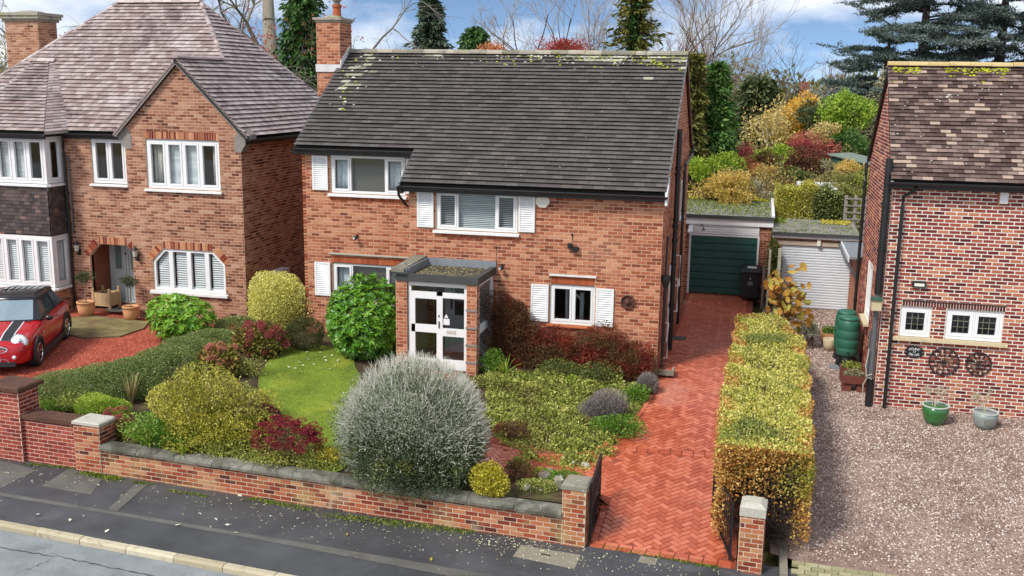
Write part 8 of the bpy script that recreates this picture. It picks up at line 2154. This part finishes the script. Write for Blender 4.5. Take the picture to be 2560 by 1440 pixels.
t = trough(4.1, 4.5, h_gravel(4.1, 4.5)+.15, .25, .3, .18, M['terracotta'], 'pale planter trough beyond the water butts', 'leaf_green', 303); blocks(t, 4.1, 4.5, h_gravel(4.1, 4.5), .2)
q = MB(); q.box((3.98, 2.35, h_gravel(4, 2.4)), (4.2, 2.65, h_gravel(4, 2.4)+.05)); tag(q.build('stone_slab', M['lead']), 'grey slate slab lying beside the front water butt', 'slab')
pt = thing('beige_pot', (4.05, 3.9, h_gravel(4.05, 3.9)), 'beige round pot between pale trough and water butts', 'pot')
q = MB(); q.lathe([(.12, 0), (.16, .15), (.18, .3), (.17, .32), (.14, .3)], (4.05, 3.9, h_gravel(4.05, 3.9)), 18); q.build('body', M['sill_stone'], pt, smooth=True)
# bird box and cables on the stack
bb_ = thing('bird_box', (R0-.12, ps[1]-.12, 1.9), 'small wooden box with green roof fixed to the soil stack', 'bird box')
q = MB(); q.box((R0-.24, ps[1]-.25, 1.78), (R0-.04, ps[1]-.08, 2.0)); q.build('body', M['sill_stone'], bb_)
q = MB(); q.box((R0-.26, ps[1]-.28, 2.0), (R0-.02, ps[1]-.06, 2.05)); q.build('roof', M['shed_green'], bb_)
q = MB(); q.tube([(R0-.2, ps[1]-.1, .9), (R0-.24, ps[1]-.12, .5), (R0-.2, ps[1]-.14, .25), (R0-.26, ps[1]-.1, .1), (R0-.25, ps[1]-.1, -.3)], .012, 5); q.tube([(R0-.1, ps[1]-.14, .35), (R0-.24, ps[1]-.16, .3), (R0-.1, ps[1]-.16, .25)], .012, 5); q.build('loose_cable', M['stone_pale'], rh)
# glazed pots with bare shrubs
def pot_shrub(u, v, z, R, h, mat, rim, label, seed, name):
    P = at_height(u, v, z); P[2] = h_gravel(P[0], P[1]); P[1] += R*.6; t = thing(name, tuple(P), label, 'plant pot')
    q = MB(); q.lathe([(R*.62, 0), (R*.85, h*.3), (R*.98, h*.7), (R, h*.95)], tuple(P), 26); q.build('pot', M[mat], t, smooth=True)
    q = MB(); q.lathe([(R, h*.94), (R*1.04, h*.96), (R*1.04, h), (R*.92, h), (R*.88, h*.9)], tuple(P), 26); q.build('rim', M[rim], t)
    q = MB(); q.lathe([(R*.9, h*.9), (R*.5, h*.93)], tuple(P), 20); q.build('soil', M['soil'], t)
    A, B, a, b = [], [], [], []
    def br(p, d, ln, r, lev):
        e = p+d*ln; A.append(p); B.append(e); a.append(r); b.append(r*.7)
        if lev == 0: return
        for k in range(3): br(e, unit(d+np.array([random.gauss(0, .6), random.gauss(0, .4), random.gauss(.1, .3)])), ln*random.uniform(.55, .85), r*.65, lev-1)
    for k in range(3): br(P+np.array([random.gauss(0, .03), random.gauss(0, .03), h*.92]), unit(np.array([random.gauss(0, .45), random.gauss(0, .3), 1])), .17, .014, 4)
    V, F, R_ = segs_mesh(A, B, a, b, 5); np_mesh('branches', V, F, R_, M['bark_pale'], t); return t
M['glaze_green'] = plain('glaze_green', srgb(52, 112, 60), .15, .25, 6, spec=.8)
M['pot_grey'] = plain('pot_grey', srgb(142, 152, 148), .35, .12, 6)
M['rim_pale'] = plain('rim_pale', srgb(196, 206, 196), .3, .1, 8)
pot_shrub(2338, 1068, -.5, .27, .42, 'glaze_green', 'rim_pale', 'glazed green pot with a bare shrub before the neighbour house', 5, 'green_pot')
p2 = pot_shrub(2462, 1084, -.55, .25, .36, 'pot_grey', 'rim_pale', 'pale grey pot with rolled rim and bare shrub near the photo edge', 6, 'grey_pot')
pl_ = Vector(p2.location); q = MB(); q.tube([(pl_.x+.055*math.cos(a), pl_.y-.245, pl_.z+.2+.05*math.sin(a)) for a in np.linspace(0, 6.28, 15)], .008, 5); q.lathe([(.02, -.01), (.02, .01)], (pl_.x, pl_.y-.245, pl_.z+.2), 8, axis='y'); q.build('emblem', M['stone'], p2)
# ================================================================== iron gates, both standing open
def gate(name, label, hinge, end, zb0, zb1, h0, h1, n):
    t = thing(name, (hinge[0], hinge[1], zb0), label, 'gate', 'open iron drive gates'); hinge, end = np.array(hinge, float), np.array(end, float)
    P = lambda f, z: np.array([hinge[0]+(end[0]-hinge[0])*f, hinge[1]+(end[1]-hinge[1])*f, z])
    zb = lambda f: zb0+(zb1-zb0)*f; zt = lambda f: zb0+h0+(zb1+h1-zb0-h0)*f
    for nm, f in (('hinge_stile', 0.0), ('closing_stile', 1.0)):
        q = MB(); q.bar(P(f, zb(f)), P(f, zt(f)+.02), .04); q.build(nm, M['black_metal'], t)
    for nm, k in (('top_rail', 1.0), ('middle_rail', .55), ('bottom_rail', .06)):
        q = MB(); q.bar(P(0, zb(0)+(zt(0)-zb(0))*k), P(1, zb(1)+(zt(1)-zb(1))*k), .03); q.build(nm, M['black_metal'], t)
    for i in range(1, n):
        f = i/n; q = MB(); q.tube([P(f, zb(f)+.06), P(f, zt(f)+.0)], .008, 6); q.build('bar', M['black_metal'], t)
    for i in range(2):
        f = .3+.4*i; q = MB(); q.tube([P(f+.12*math.cos(a), zb(f)+.72*(zt(f)-zb(f))+.1*math.sin(a)) for a in np.linspace(0, 6.28, 15)], .008, 5); q.build('scroll', M['black_metal'], t)
    return t
gate('iron_gate', 'black iron gate swung inwards from the street wall pillar', (-.27, -7.42, 0), (-.33, -6.1, 0), -.84, -.72, .98, .86, 11)
gate('iron_gate', 'black iron gate swung back against the tall hedge', (1.96, -7.5, 0), (1.62, -6.2, 0), -.84, -.72, .95, .86, 11)
# ================================================================== entrance of the gabled house
def terracotta_pot(u, v, z, label, R=.24, h=.42, seed=1, tree_h=1.05):
    P = at_height(u, v, z); t = thing('standard_tree_pot', tuple(P), label, 'potted tree', 'standard trees in terracotta pots')
    q = MB(); q.lathe([(R*.68, 0), (R*.9, h*.35), (R, h*.7), (R*.94, h*.88), (R*1.04, h*.9), (R*1.04, h), (R*.88, h), (R*.85, h*.9)], tuple(P), 26); q.build('pot', M['terracotta'], t, smooth=True)
    q = MB(); q.lathe([(R*.88, h*.88), (R*.3, h*.92)], tuple(P), 16); q.build('soil', M['soil'], t)
    q = MB(); q.tube([P+np.array([0, 0, h*.9]), P+np.array([.01, 0, tree_h])], [.014, .01], 6); q.build('trunk', M['bark_grey'], t)
    V, F, R_ = cloud(P+np.array([0, 0, tree_h+.12]), (.24, .22, .16), 1500, .05, .018, seed, shell=.8, amp=.2); np_mesh('crown', V, F, R_, M['leaf_yew'], t, kind='stuff')
terracotta_pot(217, 790, -.1, 'standard olive tree in a terracotta pot left of the recessed front door', .24, .42, 311, .98)
terracotta_pot(329, 800, -.1, 'standard olive tree in a terracotta pot right of the recessed front door', .22, .40, 312, .95)
P = at_height(262, 770, -.02); x, y = P[0], P[1]+.1
M['new_wood'] = plain('new_wood', srgb(196, 166, 124), .7, .12, 10)
pb2 = thing('wooden_planter', (x, y, -.02), 'square pale wooden planter beside the recessed front door', 'planter')
for i, (ax, ay) in enumerate(((-1, -1), (1, -1), (1, 1), (-1, 1))):
    q = MB(); q.box((x+ax*.26-.03, y+ay*.22-.03, -.02), (x+ax*.26+.03, y+ay*.22+.03, .50)); q.blob((x+ax*.26, y+ay*.22, .54), (.035, .035, .04), 8, 0); q.build('post', M['new_wood'], pb2)
for i in range(5):
    a = x-.22+i*.09
    for s, dd in ((-1, -.22), (1, .22)): q = MB(); q.box((a, y+dd-.012, .06), (a+.083, y+dd+.012, .44)); q.build('board', M['new_wood'], pb2)
for i in range(4):
    a = y-.18+i*.09
    for dd in (-.26, .26): q = MB(); q.box((x+dd-.012, a, .06), (x+dd+.012, a+.083, .44)); q.build('board', M['new_wood'], pb2)
q = MB(); q.box((x-.23, y-.19, .1), (x+.23, y+.19, .38)); q.build('soil', M['soil'], pb2)
P = at_height(296, 775, -.02); dm = MB(); dm.lathe([(.30, 0), (.30, .012)], (P[0], P[1]+.05, -.015), 20, sx=1.3); tag(dm.build('doormat', M['tarmac_old']), 'dark half round doormat on the entrance step', 'doormat')
P = at_height(650, 700, 1.0); q = MB(); q.box((g1, 3.0, .55), (g1+.25, 3.6, 1.15)); q.build('meter_box', M['white_old'], lh)
# ================================================================== red hatchback
Zc = -.12
w_r, w_f = at_height(160, 846, Zc), at_height(90, 914, Zc)
fdir = w_f-w_r; fdir[2] = 0; fdir /= np.linalg.norm(fdir); ldir = np.array([-fdir[1], fdir[0], 0])
WB = 2.5; mid_l = (w_r+w_f)/2; CO = mid_l - ldir*.76; CO[2] = Zc
M['car_red'] = plain('car_red', srgb(178, 20, 30), .18, .04, 3, spec=.7)
M['car_black'] = plain('car_black', (.012, .012, .014), .22, .1, 4, spec=.6)
M['car_trim'] = plain('car_trim', (.02, .02, .022), .6, .1, 6)
M['car_white'] = plain('car_white', (.75, .76, .78), .3, .04, 4)
M['car_glass'] = plain('car_glass', srgb(44, 54, 58), .06, .05, 3, spec=.9)
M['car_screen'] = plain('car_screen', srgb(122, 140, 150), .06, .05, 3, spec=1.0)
M['chrome'] = plain('chrome', (.75, .76, .78), .12, .04, 4, metal=1.0)
M['lamp_glass'] = plain('lamp_glass', (.8, .82, .84), .08, .03, 4, spec=.8)
M['tyre'] = plain('tyre', (.018, .018, .019), .85, .15, 20)
M['roof_grey'] = plain('roof_stripe_grey', srgb(150, 156, 160), .3, .05, 4)
car = thing('red_car', tuple(CO), 'red hatchback with black roof and striped bonnet parked on the red gravel', 'car')
class CB(MB):
    def add(s, vs, fs, r=None, m=0): return MB.add(s, [CO + fdir*p[0] + ldir*p[1] + Z3*p[2] for p in vs], fs, r, m)
def loft(secs, closed_ends=True):
    """secs: list of lists of equal length (a, b, z) half sections mirrored across b=0"""
    vs, fs = [], []; n = len(secs[0])
    for sct in secs:
        vs += sct + [(a, -b, z) for a, b, z in sct[::-1]]
    N = 2*n
    for i in range(len(secs)-1):
        for k in range(N): fs.append((i*N+k, i*N+(k+1) % N, (i+1)*N+(k+1) % N, (i+1)*N+k))
    if closed_ends: fs += [tuple(range(N))[::-1], tuple(range((len(secs)-1)*N, len(secs)*N))]
    return vs, fs
def sect(a, w, zb, zt, crown=.03, tuck=.05):
    h = zt-zb
    return [(a, 0, zb), (a, w-.10, zb), (a, w-.03, zb+h*.12), (a, w, zb+h*.38), (a, w-.005, zb+h*.62), (a, w-tuck*.6, zb+h*.86), (a, w-tuck-.05, zt-.012), (a, w*.55, zt+crown*.6), (a, 0, zt+crown)]
st_ = [(2.02, .50, .30, .52), (1.99, .64, .24, .62), (1.90, .74, .20, .70), (1.75, .80, .18, .76), (1.5, .84, .18, .83), (1.2, .855, .18, .87), (.95, .86, .18, .91), (.72, .86, .18, .94), (.3, .86, .18, .96), (-.6, .865, .18, .97), (-1.2, .87, .18, .98), (-1.6, .86, .20, .97), (-1.78, .80, .26, .95), (-1.84, .70, .34, .90)]
vs, fs = loft([sect(*s) for s in st_]); body = CB(); body.add(vs, fs, .5); bo = body.build('body', M['car_red'], car, smooth=True)
md = bo.modifiers.new('sub', 'SUBSURF'); md.levels = 1; md.render_levels = 2
# cabin glass, roof and pillars
cab = [[(.78, 0, .95), (.74, .70, .93), (.74, .74, .93)], ]
def cabin(sc_, za, zb_):
    return None
q = CB()
base = [(.80, .0), (.72, .62), (.60, .76), (-.6, .775), (-1.35, .75), (-1.62, .62), (-1.68, 0)]
top = [(.20, .0), (.16, .50), (.06, .585), (-.6, .60), (-1.12, .58), (-1.36, .48), (-1.40, 0)]
zB, zT = [.955, .95, .95, .965, .98, .98, .98], [1.345, 1.34, 1.34, 1.36, 1.345, 1.33, 1.33]
def quad_strip(idx, mat, name, sgn=(1, -1), grow_=.0, t0=0.0, t1=1.0):
    q = CB()
    for s in sgn:
        for i in idx:
            a0, a1, b1, b0 = (base[i][0], s*base[i][1], zB[i]), (base[i+1][0], s*base[i+1][1], zB[i+1]), (top[i+1][0], s*top[i+1][1], zT[i+1]), (top[i][0], s*top[i][1], zT[i])
            L4 = lambda p, r, t: tuple(p[k]+(r[k]-p[k])*t for k in range(3))
            vs = [L4(a0, b0, t0), L4(a1, b1, t0), L4(a1, b1, t1), L4(a0, b0, t1)]; vs = [(x*(1+grow_), y*(1+grow_), z) for x, y, z in vs]
            q.add(vs, [(0, 1, 2, 3)] if s > 0 else [(3, 2, 1, 0)], .5)
    return q.build(name, mat, car)
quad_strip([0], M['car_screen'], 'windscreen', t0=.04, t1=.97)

for sg in ((1,), (-1,)): quad_strip([2], M['car_glass'], 'side_window', sg, t0=.04, t1=.95); quad_strip([3], M['car_glass'], 'rear_side_window', sg, t0=.04, t1=.95); quad_strip([4], M['car_black'], 'rear_pillar', sg); quad_strip([1], M['car_black'], 'front_pillar', sg)
quad_strip([5], M['car_glass'], 'rear_window')
for s in (1, -1):
    q = CB(); q.bar((-.6, s*.778, .96), (-.6, s*.603, 1.36), .05); q.build('door_pillar', M['car_black'], car)
    q = CB(); q.bar((.70, s*.755, .955), (-1.6, s*.765, .985), .03, .03); q.build('belt_trim', M['car_trim'], car)
rs_ = [(a*1.03+.0, b*1.03, z) for (a, b), z in zip(top, zT)]
ring0 = [(a, b, z-.005) for a, b, z in rs_] + [(a, -b, z-.005) for a, b, z in rs_[-2:0:-1]]
ring1 = [(a, b*.97, z+.035) for a, b, z in rs_] + [(a, -b*.97, z+.035) for a, b, z in rs_[-2:0:-1]]
ring2 = [(-.55+(a+.55)*.7, b*.68, z+.062) for a, b, z in rs_] + [(-.55+(a+.55)*.7, -b*.68, z+.062) for a, b, z in rs_[-2:0:-1]]
q = CB(); n = len(ring0); q.add(ring0+ring1+ring2, [(i, (i+1) % n, n+(i+1) % n, n+i) for i in range(n)] + [(n+i, n+(i+1) % n, 2*n+(i+1) % n, 2*n+i) for i in range(n)] + [tuple(range(2*n, 3*n))], .5); rf_ = q.build('roof', M['car_black'], car, smooth=True)
for i in range(7):
    b0 = -.42+i*.13; q = CB(); q.add([(-.75, b0, 1.418), (-.75, b0+.07, 1.418), (-1.1, b0*1.08+.07, 1.405), (-1.1, b0*1.08, 1.405)], [(0, 1, 2, 3)], .5); q.add([(-1.1, b0*1.08, 1.405), (-1.1, b0*1.08+.07, 1.405), (-1.34, b0*1.0+.07, 1.375), (-1.34, b0*1.0, 1.375)], [(0, 1, 2, 3)], .5); q.build('roof_stripe', M['roof_grey'], rf_)
# bonnet stripes with white edges: raised a little over the bonnet
def bon(a): return np.interp(a, [.72, .95, 1.2, 1.5, 1.75, 1.90], [.94, .91, .87, .83, .76, .70])+.034
for s in (1, -1):
    for w0, w1, mt, nm, lift in ((.20, .46, 'car_white', 'stripe_edge', .0), (.225, .435, 'car_trim', 'bonnet_stripe', .005)):
        q = CB(); aa = np.linspace(.74, 1.84, 8)
        for a0, a1 in zip(aa[:-1], aa[1:]):
            k = lambda a, b: bon(a)+lift-.05*(b/.8)**2
            q.add([(a0, s*w0, k(a0, w0)), (a1, s*w0, k(a1, w0)), (a1, s*w1, k(a1, w1)), (a0, s*w1, k(a0, w1))], [(0, 1, 2, 3)] if s > 0 else [(3, 2, 1, 0)], .5)
        q.build(nm, M[mt], car)
for s in (1, -1):
    def disc(a, b, z, nx, R, dep, mat, name, par):
        nrm = unit(np.array(nx, float)); t1 = unit(np.cross(nrm, np.array([0, 0, 1.0]))); t2 = np.cross(t1, nrm); q = CB(); vs = []
        for rr, dd in ((R, -.03), (R, dep*.3), (R*.8, dep), (R*.3, dep*1.15)):
            for k in range(18): th = 2*math.pi*k/18; vs.append(tuple(np.array([a, b, z])+nrm*dd+(t1*math.cos(th)+t2*math.sin(th)*1.08)*rr))
        fs = [(j*18+k, j*18+(k+1) % 18, (j+1)*18+(k+1) % 18, (j+1)*18+k) for j in range(3) for k in range(18)]+[tuple(range(54, 72))]; q.add(vs, fs, .5); return q.build(name, M[mat], par, smooth=True)
    hl = disc(1.78, s*.60, .70, (.72, s*.34, .6), .185, .03, 'chrome', 'headlight', car); disc(1.795, s*.606, .712, (.72, s*.34, .6), .155, .035, 'lamp_glass', 'lens', hl); disc(1.82, s*.615, .735, (.72, s*.34, .6), .045, .04, 'chrome', 'bulb', hl)
    fg = disc(1.97, s*.52, .40, (1, s*.25, .1), .06, .03, 'chrome', 'fog_light', car); disc(1.985, s*.525, .40, (1, s*.25, .1), .045, .03, 'lamp_glass', 'lens', fg)
    q = CB(); q.obox((1.99, s*.30, .30), (.02, 0, 0), (0, .10, 0), (0, 0, .06)); q.build('intake', M['car_trim'], car)
    q = CB(); q.tube([(2.01, s*.30+.11*math.cos(t), .30+.065*math.sin(t)) for t in np.linspace(0, 6.28, 13)], .012, 5); q.build('intake_trim', M['chrome'], car)
    q = CB(); q.blob((.55, s*.93, .97), (.07, .10, .065), 12, 0); mi = q.build('mirror', M['car_black'], car, smooth=True); q = CB(); q.bar((.55, s*.83, .93), (.55, s*.76, .92), .04); q.build('mirror_arm', M['car_trim'], mi)
    q = CB(); q.obox((-.42, s*.872, .80), (.07, 0, 0), (0, .012, 0), (0, 0, .012)); q.build('door_handle', M['chrome'], car)
    q = CB(); q.obox((.86, s*.865, .70), (.05, 0, 0), (0, .01, 0), (0, 0, .022)); q.build('side_repeater', M['chrome'], car)
    for nm, a in (('front', WB/2), ('rear', -WB/2)):
        q = CB(); th = np.linspace(-.25, math.pi+.25, 16)
        vs = [(a+r_*math.cos(t), s*b_, .31+r_*math.sin(t)) for t in th for r_, b_ in ((.33, .84), (.33, .882), (.40, .882), (.40, .84))]
        q.add(vs, [(4*i+k, 4*i+(k+1) % 4, 4*i+4+(k+1) % 4, 4*i+4+k) for i in range(15) for k in range(4)], .5); q.build('wheel_arch', M['car_trim'], car)
        q = CB(); vs = []; prof = [(.20, -.09), (.29, -.10), (.315, -.07), (.315, .07), (.29, .10), (.21, .095)]
        for r_, b_ in prof:
            for k in range(24): t = 2*math.pi*k/24; vs.append((a+r_*math.cos(t), s*(.775+b_), .315+r_*math.sin(t)))
        q.add(vs, [(j*24+k, j*24+(k+1) % 24, (j+1)*24+(k+1) % 24, (j+1)*24+k) for j in range(5) for k in range(24)]+[tuple(range(24))], .5); wh = q.build('wheel', M['tyre'], car, smooth=False)
        q = CB(); q.add([(a+.205*math.cos(t), s*.835, .315+.205*math.sin(t)) for t in np.linspace(0, 6.28, 25)[:-1]], [tuple(range(24))], .5); q.build('hub_disc', M['car_trim'], wh)
        q = CB()
        for k in range(5):
            t = 2*math.pi*k/5+.3
            for dt in (-.12, .12): q.bar((a+.03*math.cos(t), s*.86, .315+.03*math.sin(t)), (a+.2*math.cos(t+dt), s*.868, .315+.2*math.sin(t+dt)), .026, .014, up=(0, 1, 0))
        q.tube([(a+.205*math.cos(t), s*.865, .315+.205*math.sin(t)) for t in np.linspace(0, 6.28, 25)], .012, 5); q.build('rim', M['chrome'], wh)
    q = CB(); q.bar((1.0, s*.855, .22), (-1.0, s*.86, .22), .05, .12); q.build('sill', M['car_trim'], car)
q = CB(); q.prism([(1.93, -.36, .50), (1.93, .36, .50), (1.93, .42, .58), (1.93, .36, .655), (1.93, -.36, .655), (1.93, -.42, .58)], (.07, 0, -.01)); gr_ = q.build('grille', M['car_trim'], car)
q = CB(); q.tube([(2.0, .40*math.cos(t)*(1 if abs(math.cos(t)) > .1 else 1), .575+.09*math.sin(t)) for t in np.linspace(0, 6.28, 25)], .018, 6); q.build('grille_surround', M['chrome'], gr_)
for z in (.54, .575, .61): q = CB(); q.bar((2.005, -.36, z), (2.005, .36, z), .01); q.build('grille_bar', M['chrome'], gr_)
q = CB(); q.obox((2.025, 0, .36), (.008, 0, 0), (0, .24, 0), (0, 0, .05)); q.build('number_plate', M['car_white'], car)
q = CB(); q.lathe([(.035, 0), (.03, .012)], (1.86, 0, .735), 12); q.build('badge', M['chrome'], car)
q = CB(); q.bar((2.01, -.55, .245), (2.01, .55, .245), .04, .1); q.build('splitter', M['car_trim'], car)
q = CB(); q.bar((.79, -.6, .962), (.79, .6, .962), .05, .02); q.build('scuttle', M['car_trim'], car)
